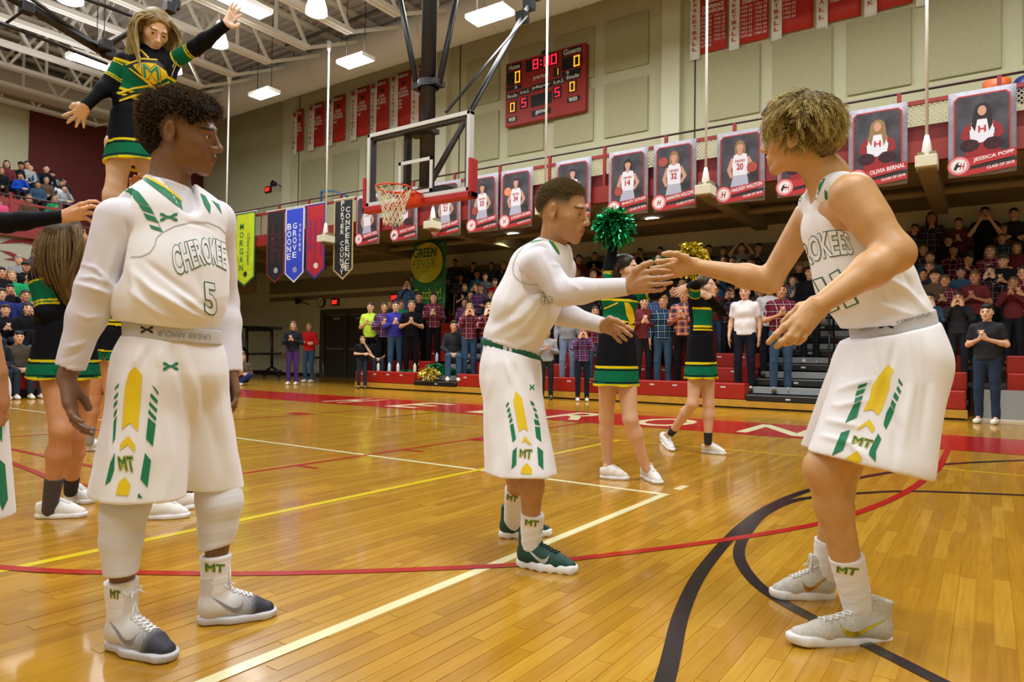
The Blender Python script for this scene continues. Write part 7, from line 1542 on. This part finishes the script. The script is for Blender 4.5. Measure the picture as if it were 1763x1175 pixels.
CN={'c8f04a':'neon green','3fd0a0':'neon','3a3aa0':'royal blue','0c0c10':'black','14141a':'black','16181c':'black','c02020':'red','e8e6e8':'white','8a8c90':'grey','2a2c30':'charcoal','7a1418':'dark red','20242c':'dark navy','1e8a5a':'green','2a5a8a':'denim blue','a0a2a6':'light grey','5a4a3c':'brown','1e50c8':'bright blue','1a9a60':'bright green','34506a':'slate blue','6a2c30':'maroon','26306a':'navy blue','e85a8a':'pink','7d8288':'heather grey','4a4238':'brown tweed'}
PN={'down':'arms down','clap':'clapping','cup':'hands cupped at the mouth','cross':'arms crossed','up':'both hands raised to the head','clapup':'hands clasped under the chin','chin':'one hand at the mouth','sit':'seated, hands in lap','sitclap':'seated and clapping','sitchin':'seated, hand at chin'}
HN={'short':'short','long':'long','tied':'tied-back','cap':'cap'}
#  (px,py face centre, pose, hair, haircolour, longsleeve, shirt, trousers, extra words, options)
R=[(638.8,519.5,'clap','tied','brown',0,'c8f04a','0c0c10','leftmost standing student','r1'),(662,529.5,'clap','long','brown',1,'purpleplaid','0c0c10','beside the neon green shirt','r1'),(671.5,524,'down','short','light',0,'2a2c30','20242c','half hidden behind the glasses-wearing girl','r2'),(681.7,527,'clap','tied','brown',1,'3a3aa0','34506a','glasses, blue jeans','r1'),(691,524.5,'down','short','light',0,'1e8a5a','20242c','peering between the royal blue and black tops','r2'),(709,524.5,'clap','tied','light',0,'0c0c10','0c0c10','front row, bare shoulders','r1'),
 (722,504,'down','short','brown',0,'14141a','0c0c10','tall, just left of the long black hair','r2'),(747,513,'clap','long','dark',1,'maroonplaid','0c0c10','very long black hair in front of the green banner','r2'),(702,482.5,'cup','long','brown',1,'blueplaid','20242c','up high left of the green banner','r4'),(711.8,480,'clapup','short','dark',1,'16181c','20242c','up high touching the banner edge','r5'),
 (783.7,453,'chin','short','dark',1,'darkplaid','0c0c10','top row, first right of the green banner',''),(815.3,458,'clapup','short','dark',1,'2a2c30','0c0c10','top row, second right of the green banner',''),(846,458,'down','short','dark',0,'greyplaid','0c0c10','top row, third right of the green banner',''),(867.4,457,'down','short','blond',0,'16181c','0c0c10','top row, beside the middle player\'s back',''),(822,472.5,'down','short','brown',1,'2a5a8a','20242c','in the row below the top',''),(865.4,469.5,'down','tied','dark',1,'20242c','20242c','glasses shining, near the player\'s back',''),
 (800,495,'clap','long','light',0,'14141a','20242c','long fair hair, left of two raised hands',''),(818,494,'cup','tied','brown',0,'2a2c30','20242c','glasses, left of the purple shirt',''),(827.6,497,'chin','tied','dark',1,'purpleplaid','20242c','taller face above the long green-grey hair',''),(852,487,'down','short','red',1,'c02020','20242c','mouth open, red hood',''),(845,507.5,'down','long','light',1,'2a2c30','20242c','long loose hair below the red hood',''),(800,520.5,'clap','long','dark',1,'purpleplaid','34506a','behind the crouching fan',''),(808.7,531.5,'cup','long','blond',1,'maroonplaid','34506a','blond hair, torn jeans at the aisle','r1'),(842,530.5,'cup','long','blond',1,'redplaid','34506a','red checks next to the player\'s white jersey','r1'),(782.7,529,'sit','short','brown',1,'2a2c30','34506a','head bowed, sitting at the aisle rail','r1s'),(866,499,'down','tied','light',0,'8a8c90','20242c','just left of the middle player\'s jersey',''),
 (984,453,'down','short','dark',0,'16181c','0c0c10','just right of the middle player\'s chest',''),(997,446.5,'down','short','dark',1,'6a2c30','0c0c10','second right of the middle player\'s chest',''),(1023.8,441.5,'clap','short','brown',0,'14141a','0c0c10','mouth wide open, left of the raised black sleeve',''),(995,469.5,'down','tied','blond',0,'2a2c30','20242c','low between two rows above the white sleeve',''),(985.5,475.5,'down','long','light',1,'6a2c30','20242c','just above the white sleeve, left',''),(1003,479.5,'down','cap','black',0,'2a2c30','20242c','dark cap above the white sleeve',''),(1021,474,'down','long','blond',1,'1e8a5a','20242c','fair curls behind the raised black sleeve',''),(1040,467,'down','short','dark',1,'c02020','20242c','red top beside the raised black sleeve',''),
 (1101.7,435,'cup','short','dark',0,'20242c','0c0c10','right of the cheerleader\'s face',''),(1137,432.5,'down','short','dark',0,'3fd0a0','0c0c10','bright collar above the meeting hands',''),(1133.6,449,'down','short','grey',1,'8a8c90','20242c','grey hair behind the meeting hands',''),(1129.7,509.5,'down','short','light',1,'blueplaid','20242c','curly hair under the hand slap',''),(1142.5,520,'down','short','blond',1,'navyplaid','34506a','glasses, pale blue jeans, between the cheerleaders','r1'),(1109,520,'clap','short','blond',1,'6a2c30','20242c','behind the pompom cheerleader','r1'),(978,527,'down','short','brown',1,'8a8c90','7d8fb0','light blue jeans behind the white sleeves','r1'),(1025,537,'clap','long','brown',1,'maroonplaid','34506a','behind the low reaching hand','r1'),(952,520,'clap','short','dark',1,'16181c','20242c','half hidden by the middle player\'s jersey front','r2'),(1008,512,'down','long','dark',1,'2a2c30','20242c','dark shape between the two white sleeves','r2'),
 (1220,430.5,'down','short','dark',1,'16181c','0c0c10','top row, first right of the gold pompom',''),(1246,433,'down','short','brown',1,'2a2c30','0c0c10','top row, second right of the gold pompom',''),(1247,448,'down','tied','dark',1,'14141a','0c0c10','lower of two stacked faces above the forearm',''),(1277,427.5,'up','short','brown',0,'a0a2a6','0c0c10','pale tee above the forearm',''),(1306,427.5,'clapup','short','dark',1,'greyplaid','0c0c10','beside the blond player\'s upper arm',''),(1279.8,454.5,'down','long','dark',1,'6a2c30','20242c','first of two faces just above the forearm',''),(1293,453.5,'down','short','brown',0,'2a2c30','20242c','second of two faces just above the forearm',''),(1175,486.5,'clap','short','dark',1,'purpleplaid','20242c','dark hair left of the smiling cheerleader',''),(1232,500.5,'down','short','brown',1,'6a2c30','34506a','right behind the smiling cheerleader',''),(1258.7,502,'cup','long','brown',1,'2a2c30','20242c','small face left of the white tee',''),(1178,508,'clap','tied','brown',1,'orangeplaid','0c0c10','orange and blue checks by the cheerleader\'s elbow','r1'),(1160,500,'down','tied','dark',1,'16181c','20242c','under the fingertips of the hand slap','r2'),
 (1283,483,'down','short','brown',0,'e8e6e8','1a1e2c','plain white tee, dark jeans, below the forearm','r1'),(1375.6,460.5,'clap','cap','blond',0,'16181c','20242c','glasses and cap beside the jersey',''),(1345,486,'clap','short','brown',0,'maroonplaid','34506a','standing at the grey steps, canvas shoes','r1'),(1325,497,'down','long','brown',0,'e8e6e8','20242c','narrow pale top right of the white tee','r2'),(1395,470,'down','short','dark',1,'16181c','20242c','dark top hidden behind the number 11 jersey','r3'),(1305,500,'clap','short','dark',1,'darkplaid','20242c','between the white tee and the clapping man','r3'),
 (1603.8,375.5,'clapup','long','dark',1,'darkplaid','0c0c10','top row right of the blond player\'s elbow',''),(1695.7,367.5,'cup','short','dark',0,'16181c','0c0c10','top row, second from the right edge',''),(1745.5,369,'cross','tied','dark',1,'2a2c30','0c0c10','top row, nearest the right edge',''),(1633,415,'down','long','dark',1,'20242c','0c0c10','dim face below the top row',''),(1642,431.5,'clapup','tied','dark',1,'redplaid','20242c','scarf, red checks',''),(1704.4,433,'clap','long','light',1,'maroonplaid','20242c','long straight hair left of the cap',''),(1601.3,443.5,'down','short','brown',0,'34506a','20242c','beside the blond player\'s elbow',''),(1667.7,448,'clapup','tied','dark',1,'redplaid','0c0c10','round bright face in the middle of the right group',''),(1600.7,461,'down','tied','light',1,'2a2c30','20242c','half face above the dark cap',''),(1610,475,'down','cap','dark',1,'5a4a3c','20242c','dark cap, brown jacket',''),(1727.6,449.5,'clap','cap','4a4438',0,'16181c','34506a','tan cap, black tee with grey print',''),(1627.5,484,'clap','short','light',1,'maroonplaid','0c0c10','red tee under open checks',''),(1678.5,477.5,'clap','short','light',0,'6a2c30','20242c','watch on wrist, centre of right group',''),(1699.6,538,'clap','short','dark',0,'2a2c30','2a3850','glasses, standing on the floor in front','r0f'),(1762,470,'clap','long','brown',1,'redplaid','20242c','cut by the right edge of the frame',''),
 (942,573,'clap','short','light',1,'a0a2a6','2a2c30','small child in front of the benches','r0f'),(1003.6,571,'cup','short','brown',1,'purpleplaid','1a2430','small child beside the cheerleader\'s skirt','r0f'),(624.3,585,'chin','tied','light',0,'16181c','26303a','child at the left end of the bench, green print','r0f2'),(652,586,'sit','short','blond',0,'14141a','26303a','child sitting sideways with a neon sleeve','r1s')]
FILL=[(745,470,6),(765,482,6),(793,478,6),(835,477,6),(810,508,4),(873,515,3),(1062,450,7),(1075,476,5),(1070,500,4),(1155,455,7),(1165,470,6),(1200,455,6),(1210,470,5),(1262,450,6),(1268,474,5),(1240,478,5),(1300,478,5),(1255,522,3),(1310,520,3),(1365,500,4),(1112,488,5),(1145,482,5),(1018,497,4),(975,497,4),(1575,395,8),(1590,430,6),(1650,385,8),(1728,395,8),(1725,428,7),(1750,430,6),(1655,470,4),(1705,470,4),(1590,490,4),(1745,500,3),(1600,515,2),(1650,520,2)]
ROWS={}
def nth(n): return '%d%s'%(n,'th' if 10<n%100<14 else {1:'st',2:'nd',3:'rd'}.get(n%10,'th'))
def fillers():
    rs=random.Random(11); out=[]; C=['2a2c30','16181c','6a2c30','darkplaid','20242c','maroonplaid','34506a','5a4a3c','greyplaid','navyplaid']; cnt={}
    for k,(x,y,r) in enumerate(sorted(FILL)):
        Y=12.53+.6*(r-1)+.42; p=PL(x,y,1,Y); z=.275*r; H=min(max((p[2]-z)/.93,1.5),1.9); c=C[rs.randrange(10)]; ps=['down','clap','cross','clapup','cup'][rs.randrange(5)]; hr=['short','long','tied','short'][rs.randrange(4)]; hc_=['dark','brown','light'][rs.randrange(3)]
        nm=PL_N.get(c) or CN[c]; cnt[r]=cnt.get(r,0)+1
        e=member((p[0],Y,z),math.atan2(-1-p[0],Y-2.5)*.78+rad((k*37)%19-9),H,ps,hr,hc_,1,c,'20242c',SKN[k%4],'person','spectators on the red bleachers','26262a'); ROWS.setdefault(r,[]).append((p[0],e,hc_,nm,ps))
    SP={'down':'arms down','clap':'clapping','cross':'arms crossed','clapup':'hands at chin','cup':'hands at mouth'}
    for r,L_ in ROWS.items():
        for n_,q in enumerate(sorted(L_,key=lambda t:t[0])):
            if q[1] is not None: q[1]['label']='%s-haired person in %s, %s, %s from left in %s bleacher row'%(q[2],q[3],SP[q[4]],nth(n_+1),nth(r))
def crowd():
    Yf,dY,rz=12.53,.6,.275; seen=set(); i=0
    for (x,y,pose,hair,hc,sl,sh,lg,ex,op) in R:
        sit=pose.startswith('sit'); best=None
        for r in range(0,9):
            Y=Yf+dY*(r-1)+.48 if r>0 else Yf-.35
            if op=='r0f2': Y=Yf+.1-.3
            p=PL(x,y,1,Y); z=(.275*r if r>0 else 0.); H=(p[2]-z+(.46 if sit else 0))/.93*1.0
            H=H/ .999
            if op.startswith('r0f'): best=(0,r,Y,H,p); break
            t=abs(H-(1.68 if hair=='short' or hair=='cap' else 1.62))
            if op.startswith('r') and int(op[1])==r: best=(0,r,Y,H,p); break
            if best is None or t<best[0]: best=(t,r,Y,H,p)
        _,r,Y,H,p=best; z=(.275*r if r>0 else 0.); H=min(max(H,.95),2.0)
        lab='person%s, %s, %s'%(' in '+(CN.get(sh) or PL_N[sh])+(' sweater' if sl and sh not in PL_ else ' shirt' if sh in PL_ else ' T-shirt'),PN[pose],ex); w=lab.split()
        if len(w)>16: lab='person in %s, %s'%(CN.get(sh) or PL_N[sh],ex)
        ROWS.setdefault(r,[]).append((p[0],None,None,None,None))
        member((p[0],Y,z),math.atan2(-1-p[0],Y-2.5)*.78+rad((i*37)%19-9),H,pose,hair,hc,sl,sh,lg,SKN[i%4],lab,'spectators on the red bleachers','4a4a3c' if i%3 else 'e8e6e2'); i+=1
    # two women and others at the left end on the floor
    for x,y,d,pose,hair,hc,sh,lg,lab,fy,rzz in ((505,561,0,'clap','long','light','20242c','4a2f6a','person with long hair in dark top and purple leggings, clapping near the doors',663,40),(533,563,0,'cross','tied','blond','c02020','34506a','person in red quarter-zip jacket and jeans, arms crossed, beside the bar stool',659,25)):
        f=PL(x,fy,2,0.); q=proj(f); hd=PL(x,y,1,f[1]); member((hd[0],f[1],0),rad(rzz),hd[2]/.93,pose,hair,hc,1,sh,lg,SKN[1],lab,None,'e8e6e2')
    f=PL(408,650,2,0.); hd=PL(410,587,1,f[1]); e=empty('folding_chair',(hd[0],f[1]+.1,0),0,'dark folding chair under the grey-haired spectator by the wall','chair'); b=MB(); X,Y=hd[0],f[1]+.05; b.box((X-.22,Y-.25,.43),(X+.22,Y+.2,.46)); b.box((X-.22,Y+.2,.6),(X+.22,Y+.23,.9))
    b.build('seat_and_back',BLACK,e); 
    for sx in (-.2,.2):
        for sy in (-.22,.2): b=MB(); b.tube([(X+sx,Y+sy,0),(X+sx,Y+sy,.44 if sy<0 else .9)],.012,6); b.build('leg',BLACK,e)
    member((hd[0],f[1],0),rad(50),(hd[2]+.46)/.93,'sit','short','grey',1,'16181c','20242c',SKN[3],'grey-haired person in black with glasses, seated on a folding chair at the wall',None)
    f=PL(425,664,2,0.); hd=PL(418,616,1,f[1]); member((hd[0],f[1],0),rad(45),(hd[2]+.82)/.93,'sitfloor','long','light',1,'5a4a3c','26306a',SKN[0],'person with long hair and a sparkling tiara sitting low near the red band',None)
    b=MB(); c=PL(418,606,1,f[1]); 
    for k in range(-4,5): b.tube([(c[0]+k*.018,c[1]-.05,c[2]),(c[0]+k*.02,c[1]-.05,c[2]+.05+.03*(k%2==0))],.006,5)
    b.tube([(c[0]+.09*math.cos(a),c[1]+.0-.09*math.sin(a),c[2]) for a in np.linspace(0,PI,9)],.008,6); tag(b.build('tiara',mat('silver_tiara','d8dcec',.2,.9)),'small silver tiara on the seated spectator near the red band','tiara')
    # left end bleachers: faces to the right
    Lc=[(32,450,'sit','short','grey',0,'8a8c90','bald with glasses, grey T-shirt, second row from the top'),(68,433,'sit','short','brown',0,'34506a','pale blue shirt, highest by the mural'),(44,459,'sitclap','cap','dark',1,'16181c','dark cap and drawstring hood'),(19.7,475,'sit','long','blond',0,'1a9a60','blond with sunglasses, bright green T-shirt'),(51,478,'sit','short','dark',0,'1a9a60','bright green T-shirt half hidden by long hair'),(16.7,501,'sitchin','short','dark',1,'16181c','dark hair parted, black hoodie, looking right'),(44,508,'sit','tied','dark',1,'26306a','blue and black jacket in the middle of the group'),(47.7,531,'sitchin','long','dark',1,'16181c','hands pressed at the chin, black jacket'),(9,535.6,'sitclap','short','brown',1,'14141a','glasses, clapping low at the left edge'),(2,468,'sit','short','dark',1,'16181c','dark shape at the left edge, upper row'),(70,552,'sit','short','dark',1,'14141a','dark figure hidden behind the long-haired cheerleader'),(2,505,'sit','short','brown',1,'26306a','cut by the left edge, blue jacket'),
        (32,582,'sit','short','black',1,'4a4238','brown tweed jacket and jeans, front seat'),(72.8,580,'sit','cap','e0e0ea',1,'3a8aaa','white cap, light blue top, front seat'),(-6,585,'sit','short','dark',1,'20242c','outstretched leg in front, at the left edge'),(20,620,'sit','short','dark',1,'14141a','') ][:15]
    for k,(x,y,pose,hair,hc,sl,sh,ex) in enumerate(Lc):
        best=None
        for r in range(0,9):
            Xr=-14.55-.6*r-.1; p=PL(x,y,0,Xr); z=.275*r if r else 0.; H=(p[2]-z+.46)/.93; t=abs(H-1.7)
            if best is None or t<best[0]: best=(t,Xr,p,z,H)
        _,Xr,p,z,H=best; member((Xr,p[1],z),rad(90-8),min(max(H,1.4),1.95),pose,hair,hc,sl,sh,'26303e',SKN[k%4],'seated person on the left bleachers, '+ex,'spectators on the left bleachers')
    Bc=[(11.5,281,'sit','long','dark',1,'6a2c30','maroon top, long dark hair, upper left'),(47,269,'sit','long','dark',1,'a0a2a6','highest, pale top against the cream wall'),(36,283,'sit','cap','black',1,'16181c','dark cap, black jacket'),(52,287,'sit','short','dark',1,'34506a','small face below the highest one'),(53,299,'sit','short','light',1,'20242c','broad face above the bright blue shirt'),(35,305,'sitchin','short','dark',1,'1e50c8','bright blue shirt, hand at mouth'),(65,319,'sit','short','dark',1,'34506a','slate shirt right behind the railing'),(80,284,'sit','short','dark',1,'14141a','black jacket beside the red wall'),(90,300,'sit','cap','black',1,'7d8288','bearded, heather grey sweatshirt'),(80,312,'sit','short','grey',1,'5a4a3c','glasses, brown jacket'),(106,317,'sit','short','black',1,'e8e6e8','white shirt, rear of two by the rail end'),(111,325.5,'sitchin','short','black',1,'a0a2a6','pale shirt, front of two by the rail end'),(109,311,'sit','cap','black',1,'20242c','dark cap behind the white shirts'),(2,294,'sit','long','light',1,'16181c','fair hair at the left edge'),(94,345,'sitclap','long','blond',1,'1e8a5a','green top seen through the railing'),(1,350,'sit','long','brown',1,'e85a8a','bright pink sleeve at the left edge'),(50,340,'sit','long','light',1,'5a4a3c','brown top seen through the railing')]
    for k,(x,y,pose,hair,hc,sl,sh,ex) in enumerate(Bc):
        best=None
        for r in range(0,6):
            Xr=-24.3-.62*r-.1; p=PL(x,y,0,Xr); z=4.38+.32*r; H=(p[2]-z+.46)/.93; t=abs(H-1.7)
            if best is None or t<best[0]: best=(t,Xr,p,z,H)
        _,Xr,p,z,H=best; member((Xr,p[1],z),rad(90-12),min(max(H,1.3),2.0),pose,hair,hc,sl,sh,'20242c',SKN[k%4],'balcony spectator, '+ex,'spectators on the upper balcony')
PL_N={'maroonplaid':'maroon plaid','purpleplaid':'purple plaid','blueplaid':'blue plaid','navyplaid':'navy plaid','darkplaid':'dark checked','redplaid':'red plaid','orangeplaid':'orange plaid','greyplaid':'grey checked'}
crowd(); fillers()
print('crowd',NP[0],time.time()-T0)
